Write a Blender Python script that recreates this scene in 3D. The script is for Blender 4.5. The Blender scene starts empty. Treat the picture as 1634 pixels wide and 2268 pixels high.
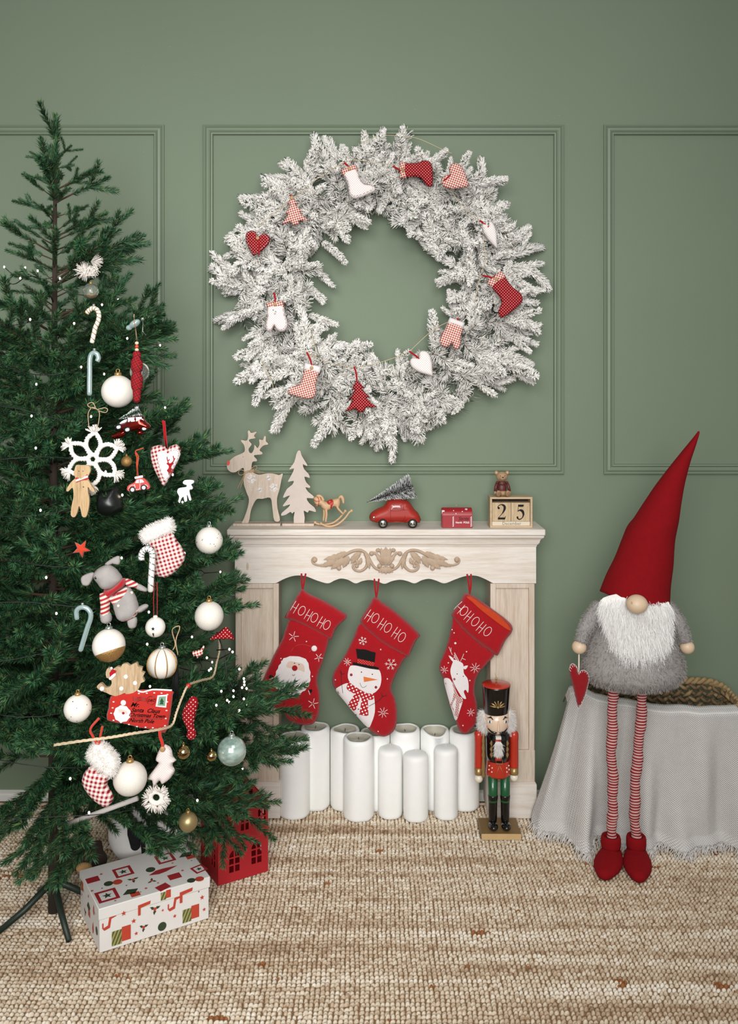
import bpy, math, random
import numpy as np
from math import pi, sin, cos, sqrt, radians
from mathutils import Vector, Matrix
from mathutils.geometry import delaunay_2d_cdt

random.seed(7)
rng = np.random.default_rng(7)
S = bpy.context.scene
COL = S.collection
# ---------------------------------------------------------------- camera
F = 2000.0            # focal length in pixels of the 1634x2268 frame
D = 3.33              # camera to back wall, metres
EH = 1.55             # eye height
HX, HY = 817.0, 840.0 # where the straight-ahead ray meets the frame
cd = bpy.data.cameras.new('camera'); cam = bpy.data.objects.new('camera', cd); COL.objects.link(cam)
cam.location = (0, -D, EH); cam.rotation_euler = (pi / 2, 0, 0)
cd.sensor_width = 36; cd.lens = F / 2268 * 36
cd.shift_y = -(1134 - HY) / 2268; cd.clip_start = .05
S.camera = cam
# ---------------------------------------------------------------- world and lights
W = bpy.data.worlds.new('world'); S.world = W; W.use_nodes = True
bg = W.node_tree.nodes['Background']; bg.inputs[0].default_value = (1.0, 1.0, .985, 1); bg.inputs[1].default_value = .28
def area(name, loc, target, size, power, col=(1, 1, 1), sy=None):
    l = bpy.data.lights.new(name, 'AREA'); l.energy = power; l.size = size; l.color = col
    if sy: l.shape = 'RECTANGLE'; l.size_y = sy
    o = bpy.data.objects.new(name, l); COL.objects.link(o); o.location = loc
    o.rotation_euler = (Vector(target) - Vector(loc)).to_track_quat('-Z', 'Y').to_euler()
    return o
key = area('window_light', (-.25, -3.9, 2.0), (-.60, 0, 1.1), 1.9, 43, (1.0, .995, .985), 1.7); key.data.spread = radians(92)
area('fill_light', (.7, -3.0, 3.4), (.0, 0, .9), 1.4, 18, (1.0, .99, .975))
S.view_settings.view_transform = 'Standard'; S.view_settings.look = 'None'
S.view_settings.exposure = 0.0; S.view_settings.gamma = 1.0
S.view_settings.use_curve_mapping = False

# ---------------------------------------------------------------- helpers: coordinates
def P(px, py, Z):
    return (float((px - HX) * Z / F), float(Z - D), float(EH - (py - HY) * Z / F))
def C(ox, oy, s, pts):
    return [(p[0] / s + ox, p[1] / s + oy) for p in pts]
def rgb(h):
    h = h.lstrip('#'); c = [int(h[i:i + 2], 16) / 255 for i in (0, 2, 4)]
    return tuple([(x / 12.92 if x <= .04045 else ((x + .055) / 1.055) ** 2.4) for x in c] + [1.0])
# ---------------------------------------------------------------- helpers: materials
class NT:
    def __init__(s, name):
        s.m = bpy.data.materials.new(name); s.m.use_nodes = True; s.t = s.m.node_tree
        s.b = s.t.nodes['Principled BSDF']; s._tc = None
    def n(s, k, **kw):
        x = s.t.nodes.new(k)
        for a, v in kw.items(): setattr(x, a, v)
        return x
    def l(s, a, b): s.t.links.new(a, b)
    def math(s, op, a, b=None, c=None):
        x = s.n('ShaderNodeMath', operation=op)
        for i, v in enumerate((a, b, c)):
            if v is None: continue
            if isinstance(v, (int, float)): x.inputs[i].default_value = v
            else: s.l(v, x.inputs[i])
        return x.outputs[0]
    def mix(s, f, a, b):
        x = s.n('ShaderNodeMix', data_type='RGBA')
        for sock, v in ((x.inputs[0], f), (x.inputs[6], a), (x.inputs[7], b)):
            if isinstance(v, (int, float, tuple)): sock.default_value = v
            else: s.l(v, sock)
        return x.outputs[2]
    def uv(s, scale=(1, 1, 1), rot=0.0, src='Object'):
        tc = s.n('ShaderNodeTexCoord'); mp = s.n('ShaderNodeMapping')
        mp.inputs['Scale'].default_value = scale
        mp.inputs['Rotation'].default_value = (0, rot, 0) if src == 'Object' else (0, 0, rot)
        s.l(tc.outputs[src], mp.inputs[0]); return mp.outputs[0]
    def noise(s, vec, sc, det=3, rough=.6):
        x = s.n('ShaderNodeTexNoise'); x.inputs['Scale'].default_value = sc
        x.inputs['Detail'].default_value = det; x.inputs['Roughness'].default_value = rough
        if vec is not None: s.l(vec, x.inputs['Vector'])
        return x.outputs[0]
    def ramp(s, f, stops):
        x = s.n('ShaderNodeValToRGB'); e = x.color_ramp.elements
        while len(e) < len(stops): e.new(.5)
        for i, (p, c) in enumerate(stops): e[i].position = p; e[i].color = c
        s.l(f, x.inputs[0]); return x.outputs[0]
    def bump(s, h, st=.3, dist=.002):
        x = s.n('ShaderNodeBump'); x.inputs['Strength'].default_value = st; x.inputs['Distance'].default_value = dist
        s.l(h, x.inputs['Height']); s.l(x.outputs[0], s.b.inputs['Normal'])
    def col(s, v):
        if isinstance(v, tuple): s.b.inputs['Base Color'].default_value = v
        else: s.l(v, s.b.inputs['Base Color'])
    def set(s, rough=.6, metal=0, spec=None, coat=0, sheen=0, trans=0, ior=None, sss=0):
        i = s.b.inputs; i['Roughness'].default_value = rough; i['Metallic'].default_value = metal
        if spec is not None: i['Specular IOR Level'].default_value = spec
        i['Coat Weight'].default_value = coat; i['Sheen Weight'].default_value = sheen
        i['Transmission Weight'].default_value = trans
        if ior: i['IOR'].default_value = ior
        if sss:
            i['Subsurface Weight'].default_value = sss; i['Subsurface Scale'].default_value = .02
        return s
def plain(name, c, rough=.6, var=.12, sc=60, bump=0, bsc=400, **kw):
    t = NT(name).set(rough, **kw); c = rgb(c) if isinstance(c, str) else c
    if var:
        f = t.noise(t.uv(), sc)
        d = tuple([x * (1 - var) for x in c[:3]] + [1]); e = tuple([min(1, x * (1 + var)) for x in c[:3]] + [1])
        t.col(t.mix(f, d, e))
    else: t.col(c)
    if bump: t.bump(t.noise(t.uv(), bsc, 2), bump, .0015)
    return t.m
def fabric(name, c, var=.15, bump=.5):
    return plain(name, c, .9, var, 90, bump, 900, spec=.2, sheen=.25)
def gingham(name, c1, c2, size, rot=0.0, lines=None):
    t = NT(name).set(.9, spec=.2); v = t.uv((1 / size,) * 3, rot); sp = t.n('ShaderNodeSeparateXYZ'); t.l(v, sp.inputs[0])
    a = t.math('GREATER_THAN', t.math('FRACT', t.math('ADD', sp.outputs[0], 100.0)), .5)
    b = t.math('GREATER_THAN', t.math('FRACT', t.math('ADD', sp.outputs[2], 100.0)), .5)
    f = t.math('MULTIPLY', t.math('ADD', a, b), .5)
    c = t.mix(f, rgb(c1), rgb(c2))
    if lines:
        la = t.math('LESS_THAN', t.math('ABSOLUTE', t.math('SUBTRACT', t.math('FRACT', t.math('ADD', sp.outputs[0], 100.25)), .5)), .09)
        lb = t.math('LESS_THAN', t.math('ABSOLUTE', t.math('SUBTRACT', t.math('FRACT', t.math('ADD', sp.outputs[2], 100.25)), .5)), .09)
        c = t.mix(t.math('MULTIPLY', t.math('MAXIMUM', la, lb), .85), c, rgb(lines))
    t.col(c); t.bump(t.noise(t.uv(), 900, 2), .4, .001); return t.m
def polka(name, c1, c2, size, r=.2, rot=.785):
    t = NT(name).set(.9, spec=.2); v = t.uv((1 / size,) * 3, rot); sp = t.n('ShaderNodeSeparateXYZ'); t.l(v, sp.inputs[0])
    a = t.math('SUBTRACT', t.math('FRACT', t.math('ADD', sp.outputs[0], 100.0)), .5)
    b = t.math('SUBTRACT', t.math('FRACT', t.math('ADD', sp.outputs[2], 100.0)), .5)
    d = t.math('SQRT', t.math('ADD', t.math('MULTIPLY', a, a), t.math('MULTIPLY', b, b)))
    t.col(t.mix(t.math('LESS_THAN', d, r), rgb(c1), rgb(c2))); t.bump(t.noise(t.uv(), 900, 2), .4, .001); return t.m
def stripes(name, c1, c2, size, rot=0.0, duty=.5, rough=.9, **kw):
    t = NT(name).set(rough, **kw); v = t.uv((1 / size,) * 3, rot); sp = t.n('ShaderNodeSeparateXYZ'); t.l(v, sp.inputs[0])
    a = t.math('GREATER_THAN', t.math('FRACT', t.math('ADD', sp.outputs[2], 100.0)), duty)
    t.col(t.mix(a, rgb(c1), rgb(c2))); t.bump(t.noise(t.uv(), 700, 2), .3, .001); return t.m
def wood(name, light, dark, axis='x', sc=1.0, rough=.65, amt=.5):
    t = NT(name).set(rough, spec=.3)
    k = {'x': (3, 40, 40), 'z': (40, 40, 3), 'y': (40, 3, 40)}[axis]
    v = t.uv(tuple(sc * q for q in k))
    n1 = t.noise(v, 1.2, 5, .7); n2 = t.noise(v, 5, 3, .7)
    f = t.math('ADD', t.math('MULTIPLY', n1, .65), t.math('MULTIPLY', n2, .35))
    g = t.ramp(f, [(.5 - amt * .36, rgb(dark)), (.5 + amt * .12, rgb(light))])
    big = t.noise(t.uv((3, 3, 3)), 1.5, 2)
    t.col(t.mix(t.math('MULTIPLY', big, .35), g, rgb(dark)))
    t.bump(n2, .25, .001); return t.m
def glow(name, c, st):
    t = NT(name); t.b.inputs['Emission Color'].default_value = rgb(c); t.b.inputs['Emission Strength'].default_value = st
    t.b.inputs['Base Color'].default_value = rgb(c); return t.m
# ---------------------------------------------------------------- helpers: objects
ORI = {}
def props(o, label=None, cat=None, group=None, kind=None):
    for k, v in (('label', label), ('category', cat), ('group', group), ('kind', kind)):
        if v: o[k] = v
    return o
def thing(name, label, cat, loc, group=None, kind=None):
    o = bpy.data.objects.new(name, None); COL.objects.link(o); o.location = loc; o.empty_display_size = .02
    ORI[o] = Vector(loc); return props(o, label, cat, group, kind)
def link(name, me, mat, parent=None, origin=None, smooth=True, **kw):
    for m in (mat if isinstance(mat, (list, tuple)) else [mat]): me.materials.append(m)
    if smooth and len(me.polygons): me.polygons.foreach_set('use_smooth', [True] * len(me.polygons))
    o = bpy.data.objects.new(name, me); COL.objects.link(o)
    if parent is not None: o.parent = parent; ORI[o] = ORI[parent]
    else: o.location = origin or (0, 0, 0); ORI[o] = Vector(origin or (0, 0, 0))
    return props(o, **kw)
class M:
    def __init__(s): s.v = []; s.f = []; s.mi = []
    def add(s, vs, fs, mi=0, mat=None):
        n = len(s.v)
        if mat is not None: vs = [tuple(mat @ Vector(v)) for v in vs]
        s.v += [tuple(v) for v in vs]; s.f += [tuple(i + n for i in f) for f in fs]; s.mi += [mi] * len(fs); return s
    def box(s, c, d, rot=None, mi=0):
        x, y, z = [q / 2 for q in d]
        vs = [Vector((a * x, b * y, e * z)) for a in (-1, 1) for b in (-1, 1) for e in (-1, 1)]
        if rot is not None: vs = [rot @ v for v in vs]
        vs = [v + Vector(c) for v in vs]
        return s.add(vs, [(0, 1, 3, 2), (4, 6, 7, 5), (0, 4, 5, 1), (2, 3, 7, 6), (0, 2, 6, 4), (1, 5, 7, 3)], mi)
    def bb(s, x0, x1, y0, y1, z0, z1, mi=0):
        return s.box(((x0 + x1) / 2, (y0 + y1) / 2, (z0 + z1) / 2), (x1 - x0, y1 - y0, z1 - z0), None, mi)
    def lathe(s, prof, c=(0, 0, 0), seg=24, axis=None, mi=0, sx=1, sy=1):
        n = len(prof); R = Vector(axis).to_track_quat('Z', 'Y').to_matrix() if axis is not None else Matrix.Identity(3)
        vs = [R @ Vector((r * cos(2 * pi * j / seg) * sx, r * sin(2 * pi * j / seg) * sy, z)) + Vector(c) for r, z in prof for j in range(seg)]
        fs = [(i * seg + j, i * seg + (j + 1) % seg, (i + 1) * seg + (j + 1) % seg, (i + 1) * seg + j) for i in range(n - 1) for j in range(seg)]
        if prof[0][0] > 1e-6: fs.append(tuple(range(seg))[::-1])
        if prof[-1][0] > 1e-6: fs.append(tuple((n - 1) * seg + j for j in range(seg)))
        return s.add(vs, fs, mi)
    def cyl(s, a, b, r, r2=None, seg=16, mi=0):
        a = Vector(a); b = Vector(b); L = (b - a).length
        return s.lathe([(r, 0), (r if r2 is None else r2, L)], a, seg, b - a, mi)
    def ell(s, c, r, seg=20, rings=12, rot=None, mi=0):
        if isinstance(r, (int, float)): r = (r, r, r)
        vs = []; fs = []
        for i in range(rings + 1):
            t = pi * i / rings
            for j in range(seg):
                q = Vector((r[0] * sin(t) * cos(2 * pi * j / seg), r[1] * sin(t) * sin(2 * pi * j / seg), r[2] * cos(t)))
                if rot is not None: q = rot @ q
                vs.append(q + Vector(c))
        for i in range(rings):
            for j in range(seg):
                fs.append((i * seg + j, (i + 1) * seg + j, (i + 1) * seg + (j + 1) % seg, i * seg + (j + 1) % seg))
        return s.add(vs, fs, mi)
    def tube(s, path, r, seg=8, closed=False, mi=0, flat=1.0):
        path = [Vector(p) for p in path]; n = len(path); vs = []; fs = []
        if n < 2: return s
        rr = r if isinstance(r, (list, tuple)) else [r] * n
        ref = None
        for i, p in enumerate(path):
            if closed: d = path[(i + 1) % n] - path[i - 1]
            else: d = path[min(i + 1, n - 1)] - path[max(i - 1, 0)]
            if d.length < 1e-9: d = Vector((0, 0, 1))
            d.normalize()
            if ref is None:
                ref = Vector((0, 1, 0)) if abs(d.y) < .9 else Vector((1, 0, 0))
            u = (ref - d * ref.dot(d))
            if u.length < 1e-6: u = d.orthogonal()
            u.normalize(); ref = u; w = d.cross(u)
            for j in range(seg):
                a = 2 * pi * j / seg; vs.append(p + u * (rr[i] * cos(a) * flat) + w * (rr[i] * sin(a)))
        m = n if closed else n - 1
        for i in range(m):
            for j in range(seg):
                k = (i + 1) % n; fs.append((i * seg + j, i * seg + (j + 1) % seg, k * seg + (j + 1) % seg, k * seg + j))
        if not closed: fs += [tuple(range(seg))[::-1], tuple((n - 1) * seg + j for j in range(seg))]
        return s.add(vs, fs, mi)
    def prism(s, pts, y0, y1, mi=0):
        """polygon in x,z extruded along y"""
        a = sum(pts[i][0] * pts[(i + 1) % len(pts)][1] - pts[(i + 1) % len(pts)][0] * pts[i][1] for i in range(len(pts)))
        if a < 0: pts = pts[::-1]
        n = len(pts); vs = [(p[0], y0, p[1]) for p in pts] + [(p[0], y1, p[1]) for p in pts]
        fs = [tuple(range(n)), tuple(range(2 * n - 1, n - 1, -1))] + [(i + n, (i + 1) % n + n, (i + 1) % n, i) for i in range(n)]
        return s.add(vs, fs, mi)
    def sweepx(s, prof, x0, x1, mi=0, mat=None):
        """profile in (y,z) swept along x"""
        n = len(prof); vs = [(x0, p[0], p[1]) for p in prof] + [(x1, p[0], p[1]) for p in prof]
        fs = [tuple(range(n)), tuple(range(2 * n - 1, n - 1, -1))] + [(i + n, (i + 1) % n + n, (i + 1) % n, i) for i in range(n)]
        return s.add(vs, fs, mi, mat)
    def build(s, name, mat, parent=None, origin=None, smooth=True, bevel=0, sub=0, remesh=0, angle=None, **kw):
        o = ORI[parent] if parent is not None else Vector(origin or (0, 0, 0))
        me = bpy.data.meshes.new(name)
        me.from_pydata([(v[0] - o.x, v[1] - o.y, v[2] - o.z) for v in s.v], [], s.f)
        if any(s.mi): me.polygons.foreach_set('material_index', s.mi)
        me.validate(); me.update()
        ob = link(name, me, mat, parent, origin, smooth, **kw)
        if bevel:
            b = ob.modifiers.new('b', 'BEVEL'); b.width = bevel; b.segments = 2; b.limit_method = 'ANGLE'; b.angle_limit = .6
        if remesh:
            r = ob.modifiers.new('r', 'REMESH'); r.mode = 'VOXEL'; r.voxel_size = remesh; r.use_smooth_shade = True
            q = ob.modifiers.new('s', 'SMOOTH'); q.factor = .6; q.iterations = 5
        if sub: ob.modifiers.new('u', 'SUBSURF').levels = sub; ob.modifiers['u'].render_levels = sub
        if smooth and (bevel or angle):
            me.set_sharp_from_angle(angle=angle or .7)
        return ob
def npmesh(name, V, Fa, mi=None):
    V = np.asarray(V, dtype=np.float32); Fa = np.asarray(Fa, dtype=np.int32); k = Fa.shape[1]
    me = bpy.data.meshes.new(name); me.vertices.add(len(V)); me.vertices.foreach_set('co', V.ravel())
    me.loops.add(Fa.size); me.loops.foreach_set('vertex_index', Fa.ravel())
    me.polygons.add(len(Fa)); me.polygons.foreach_set('loop_start', np.arange(0, Fa.size, k, dtype=np.int32))
    if mi is not None: me.polygons.foreach_set('material_index', np.asarray(mi, dtype=np.int32))
    me.update(calc_edges=True); return me
def cr(pts, n=4, closed=True):
    """smooth a polyline through its points"""
    N = len(pts); out = []
    for i in range(N if closed else N - 1):
        p0, p1, p2, p3 = [pts[(i + k) % N] if closed else pts[min(max(i + k, 0), N - 1)] for k in (-1, 0, 1, 2)]
        for j in range(n):
            t = j / n
            out.append(tuple(.5 * (2 * b + (c - a) * t + (2 * a - 5 * b + 4 * c - d) * t * t + (3 * b - a - 3 * c + d) * t ** 3) for a, b, c, d in zip(p0, p1, p2, p3)))
    if not closed: out.append(tuple(pts[-1]))
    return out
def inside(pts, q):
    p = np.array(pts); x, y = q[:, 0], q[:, 1]; r = np.zeros(len(q), bool); n = len(p)
    for i in range(n):
        (x1, y1), (x2, y2) = p[i], p[(i + 1) % n]
        if y1 == y2: continue
        c = ((y1 > y) != (y2 > y)) & (x < (x2 - x1) * (y - y1) / (y2 - y1) + x1); r ^= c
    return r
def edist(pts, q):
    p = np.array(pts, float); n = len(p); best = np.full(len(q), 1e9)
    for i in range(n):
        a = p[i]; b = p[(i + 1) % n]; ab = b - a; L = (ab ** 2).sum()
        if L < 1e-16: continue
        t = np.clip(((q - a) @ ab) / L, 0, 1); d = np.sqrt(((q - a - t[:, None] * ab) ** 2).sum(1)); best = np.minimum(best, d)
    return best
def tri(pts, res):
    """triangulate a 2-D outline with interior points"""
    p = np.array(pts, float); lo = p.min(0); hi = p.max(0)
    gx = np.arange(lo[0] + res / 2, hi[0], res); gy = np.arange(lo[1] + res / 2, hi[1], res)
    if len(gx) * len(gy):
        g = np.array([(x + (res / 2 if j % 2 else 0), y) for j, y in enumerate(gy) for x in gx])
        g = g[inside(pts, g)]
        if len(g): g = g[edist(pts, g) > res * .45]
    else: g = np.zeros((0, 2))
    allp = [Vector(a) for a in p] + [Vector(a) for a in g]; n = len(p)
    r = delaunay_2d_cdt(allp, [(i, (i + 1) % n) for i in range(n)], [], 1, 1e-7)
    return np.array([(v.x, v.y) for v in r[0]]), [tuple(f) for f in r[2]]
class Item:
    """a thing whose flat shapes are laid out facing the room, at distance Z from the lens"""
    def __init__(s, name, label, cat, px, py, Z, group=None, turn=0.0):
        s.Z = Z; s.k = Z / F; s.px = px; s.py = py
        s.o = thing(name, label, cat, P(px, py, Z), group); s.o.rotation_euler = (0, 0, turn); s.hf = lambda q: np.zeros(len(q))
        s.y = P(px, py, Z)[1]
    def w(s, pts): return [((p[0] - HX) * s.k, EH - (p[1] - HY) * s.k) for p in pts]
    def puff(s, part, pts, thick, edge, mat, res=4, sm=3, y=0.0, back=True, parent=None, keep=True, wob=0, **kw):
        """a stuffed shape: flat outline, swollen both ways; sizes in metres, res in pixels"""
        pts = cr(pts, sm) if sm > 1 else pts
        w = s.w(pts); q, fs = tri(w, res * s.k)
        def hf(q, w=w, thick=thick, edge=edge, y=y):
            d = np.minimum(edist(w, q) / edge, 1) * inside(w, q); return np.sqrt(np.maximum(1 - (1 - d) ** 2, 0)) * thick + y
        h = hf(q); d0 = edist(w, q) < 1e-6; h = np.where(d0, y, h)
        if wob: h = h + wob * np.sin(q[:, 0] * 90 + q[:, 1] * 40) * np.sin(q[:, 1] * 70 + 1.3) * (h > y + 1e-5)
        m = M(); n = len(q); yy = s.y
        vs = [(a[0], yy - b, a[1]) for a, b in zip(q, h)]
        m.add(vs, [f for f in fs])
        if back:
            vb = [(a[0], yy - (2 * y - b) + (0 if not c else 0.0), a[1]) for a, b, c in zip(q, h, d0)]
            m.add(vb, [f[::-1] for f in fs])
            # weld the rim
            idx = {}; rem = list(range(len(m.v)))
            for i, c in enumerate(d0):
                if c: rem[n + i] = i
            m.f = [tuple(rem[i] for i in f) for f in m.f]
        if keep: s.hf = hf
        return m.build(part, mat, parent or s.o, **kw)
    def decal(s, part, pts, mat, eps=.0008, res=4, sm=3, parent=None, **kw):
        pts = cr(pts, sm) if sm > 1 else pts
        w = s.w(pts); q, fs = tri(w, res * s.k); h = s.hf(q) + eps
        m = M(); m.add([(a[0], s.y - b, a[1]) for a, b in zip(q, h)], fs)
        n = len(q); rim = edist(w, q) < 1e-6
        m.add([(a[0], s.y - b + eps, a[1]) for a, b in zip(q, h)], [f[::-1] for f in fs])
        rem = list(range(2 * n))
        return m.build(part, mat, parent or s.o, **kw)
    def path(s, pts, off=.0):
        w = np.array(s.w(pts)); h = s.hf(w) + off
        return [(a[0], s.y - b, a[1]) for a, b in zip(w, h)]
    def strokes(s, part, lines, r, mat, off=0.0, sm=4, parent=None, seg=5, **kw):
        m = M()
        for l in lines:
            l = cr(l, sm, False) if sm > 1 and len(l) > 2 else ([(l[0][0] + (l[1][0] - l[0][0]) * t / 4, l[0][1] + (l[1][1] - l[0][1]) * t / 4) for t in range(5)] if len(l) == 2 else l)
            m.tube(s.path(l, off), r, seg)
        return m.build(part, mat, parent or s.o, **kw)
    def dots(s, part, pts, r, mat, parent=None, off=0.0, fl=.35, **kw):
        for p in pts:
            rr = p[2] * s.k if len(p) > 2 else r
            c = s.path([p[:2]], off)[0]; M().ell(c, (rr, rr * fl, rr), 12, 6).build(part, mat, parent or s.o, **kw)
    def each(s, part, groups, r, mat, off=0.0, **kw):
        for g in groups: s.strokes(part, g, r, mat, off, **kw)
def circ(x, y, r, n=14, ry=None): return [(x + r * cos(2 * pi * i / n), y + (ry or r) * sin(2 * pi * i / n)) for i in range(n)]
def fuzz(name, src, mat, n, L, w, parent, dirv=(0, 0, -1), comb=.5, jit=.35, kind='stuff', filt=None, curl=0.0, taper=.4, **kw):
    """short fibres grown from the triangles of src (list of M): one joined mesh"""
    A = []; 
    for m in src:
        v = np.array(m.v)
        for f in m.f:
            for k in range(1, len(f) - 1): A.append((v[f[0]], v[f[k]], v[f[k + 1]]))
    A = np.array(A); a, b, c = A[:, 0], A[:, 1], A[:, 2]
    nn = np.cross(b - a, c - a); ar = np.linalg.norm(nn, axis=1); nn /= np.maximum(ar, 1e-12)[:, None]
    i = rng.choice(len(A), n, p=ar / ar.sum()); u = rng.random(n); v = rng.random(n); fl = u + v > 1; u[fl] = 1 - u[fl]; v[fl] = 1 - v[fl]
    p = a[i] + (b - a)[i] * u[:, None] + (c - a)[i] * v[:, None]; nr = nn[i]
    if filt is not None: k = filt(p); p = p[k]; nr = nr[k]; n = len(p)
    d = nr * (1 - comb) + np.array(dirv) * comb + rng.normal(0, jit, (n, 3)); d /= np.linalg.norm(d, axis=1)[:, None]
    d2 = d + np.array(dirv) * .5 * comb + rng.normal(0, jit * .6 + curl, (n, 3)); d2 /= np.linalg.norm(d2, axis=1)[:, None]
    ll = L * rng.uniform(.6, 1.15, n)[:, None]
    sd = np.cross(d, rng.normal(0, 1, (n, 3))); sd /= np.linalg.norm(sd, axis=1)[:, None]; sd *= w / 2
    m1 = p + d * ll * .5; t = m1 + d2 * ll * .5
    V = np.stack([p - sd, p + sd, m1 + sd * .8, m1 - sd * .8, t + sd * taper, t - sd * taper], 1).reshape(-1, 3)
    q = np.arange(n)[:, None] * 6; Fa = np.concatenate([q + [0, 1, 2, 3], q + [3, 2, 4, 5]])
    V = V - np.array(ORI[parent]); me = npmesh(name, V, Fa)
    return link(name, me, mat, parent, kind=kind, **kw)
def text(string, size, shear=0.0, extrude=.0, thick=0.0):
    cu = bpy.data.curves.new('t', 'FONT'); cu.body = string; cu.size = size; cu.shear = shear; cu.extrude = extrude; cu.offset = thick
    cu.resolution_u = 3; cu.align_x = 'CENTER'; cu.align_y = 'CENTER'
    o = bpy.data.objects.new('t', cu); COL.objects.link(o); dg = bpy.context.evaluated_depsgraph_get(); dg.update()
    me = bpy.data.meshes.new_from_object(o.evaluated_get(dg)); m = M(); m.add([tuple(v.co) for v in me.vertices], [tuple(p.vertices) for p in me.polygons])
    bpy.data.objects.remove(o); bpy.data.curves.remove(cu); bpy.data.meshes.remove(me); return m
def place(m, c, ax, az, off=None):
    """lay a flat x,y mesh at c with x along ax and y along az"""
    ax = Vector(ax).normalized(); az = Vector(az).normalized(); n = ax.cross(az); c = Vector(c)
    m.v = [tuple(c + ax * v[0] + az * v[1] + n * v[2]) for v in m.v]; return m
def copy_tree(o, parent=None):
    c = o.copy(); COL.objects.link(c); ORI[c] = ORI[o]
    if parent is not None: c.parent = parent
    for ch in list(o.children): copy_tree(ch, c)
    return c
# ---------------------------------------------------------------- shared materials
white_thread = fabric('white_thread', '#ece4de', .05)
red_felt = fabric('red_felt', '#a80f1a', .14, .7)
red_felt_dark = fabric('red_felt_dark', '#8a0d16', .12, .6)
white_felt = fabric('white_felt', '#e9e1e0', .05)
black_felt = fabric('black_felt', '#121110', .1)
wood_button = wood('button_wood', '#c8a273', '#8b6238', 'x', 2)
twine = fabric('twine', '#b79a76', .25, .8)
gold = plain('gold_paint', '#b08d57', .35, .1, metal=.7)
chrome = plain('chrome', '#d8d4cc', .15, 0, metal=1)
g_red = gingham('red_gingham', '#f0e2d2', '#a8161c', .0075, .3)
g_red2 = gingham('red_gingham_tilted', '#f0e2d2', '#a8161c', .0075, -.35)
p_red = polka('red_polka_dot', '#8d0f19', '#e8d2c2', .0072, .17)
p_white = polka('white_polka_dot', '#ece6e2', '#b8545a', .0058, .14)
red_ribbon = fabric('red_ribbon', '#a30e16', .1)
# ================================================================ the room
wm = NT('sage_wall_paint').set(.62, spec=.35)
f1 = wm.noise(wm.uv(), 1.3, 3); f2 = wm.noise(wm.uv(), 240, 2)
c = wm.mix(f1, rgb('#72806a'), rgb('#7a8872'))
vo = wm.n('ShaderNodeTexVoronoi'); vo.inputs['Scale'].default_value = 55; wm.l(wm.uv(), vo.inputs['Vector'])
sp = wm.math('MULTIPLY', wm.math('LESS_THAN', vo.outputs['Distance'], .045), wm.math('GREATER_THAN', wm.noise(wm.uv(), 3.5, 3), .6))
wm.col(wm.mix(wm.math('MULTIPLY', sp, .5), c, rgb('#c9cfc0'))); wm.bump(f2, .12, .001)
WALL = wm.m
trim_m = plain('sage_trim_paint', '#7b8973', .45, .05, 8, spec=.4)
M().bb(-3.2, 3.2, 0, .12, 0, 3.15).build('wall_back', WALL, smooth=False, kind='structure')
# floor boards under the rug
fl = thing('floor', None, None, (0, 0, 0), kind='structure')
M().bb(-3.2, 3.2, -4.6, 0, -.035, -.012).build('subfloor', plain('subfloor', '#2c241d', .8), fl, smooth=False)
floor_w = wood('dark_oak_floor', '#6b5138', '#3a2a1c', 'x', .6)
for i in range(14):
    y0 = -i * .14; x = -3.2 + (i * .7) % 1.1 - 1.1
    while x < 3.2:
        a = max(x, -3.2); b = min(x + 1.6, 3.2)
        if b - a > .05: M().bb(a + .001, b - .001, y0 - .139, y0 - .001, -.012, 0).build('floorboard', floor_w, fl, smooth=False)
        x += 1.6
# baseboard: low white strip
bbm = plain('white_baseboard_paint', '#dcdad2', .5, .04)
m = M(); m.sweepx([(0, 0), (-.014, 0), (-.014, .022), (-.009, .026), (-.011, .031), (0, .036)], -3.2, 3.2)
m.build('baseboard_back', bbm, kind='structure', smooth=False)
# picture-frame mouldings on the wall
def moulding(n, x0, x1, y0, y1):
    X0, _, Z1 = P(x0, y0, D); X1, _, Z0 = P(x1, y1, D); wd = 23 * D / F
    prof = [(0, 0), (0, .009), (.004, .012), (.008, .009), (.010, .006), (.014, .0115), (.021, .0125), (.026, .009), (.0275, .006), (.031, .0115), (.035, .011), (wd, .004), (wd, 0)]
    t = thing('trim_%d' % n, None, None, ((X0 + X1) / 2, 0, (Z0 + Z1) / 2), kind='structure')
    cs = [(X0, Z0), (X1, Z0), (X1, Z1), (X0, Z1)]; sg = [(1, 1), (-1, 1), (-1, -1), (1, -1)]
    for i in range(4):
        m = M(); j = (i + 1) % 4; vs = []
        for k in (i, j):
            for o, h in prof: vs.append((cs[k][0] + sg[k][0] * o, -h - .0002, cs[k][1] + sg[k][1] * o))
        q = len(prof); m.add(vs, [(a, a + 1, q + a + 1, q + a) for a in range(q - 1)])
        m.build('moulding', trim_m, t, smooth=True, angle=.5)
moulding(1, 450, 1248, 277, 1050)
moulding(2, -435, 364, 277, 1050)
moulding(3, 1336, 2130, 277, 1050)

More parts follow.
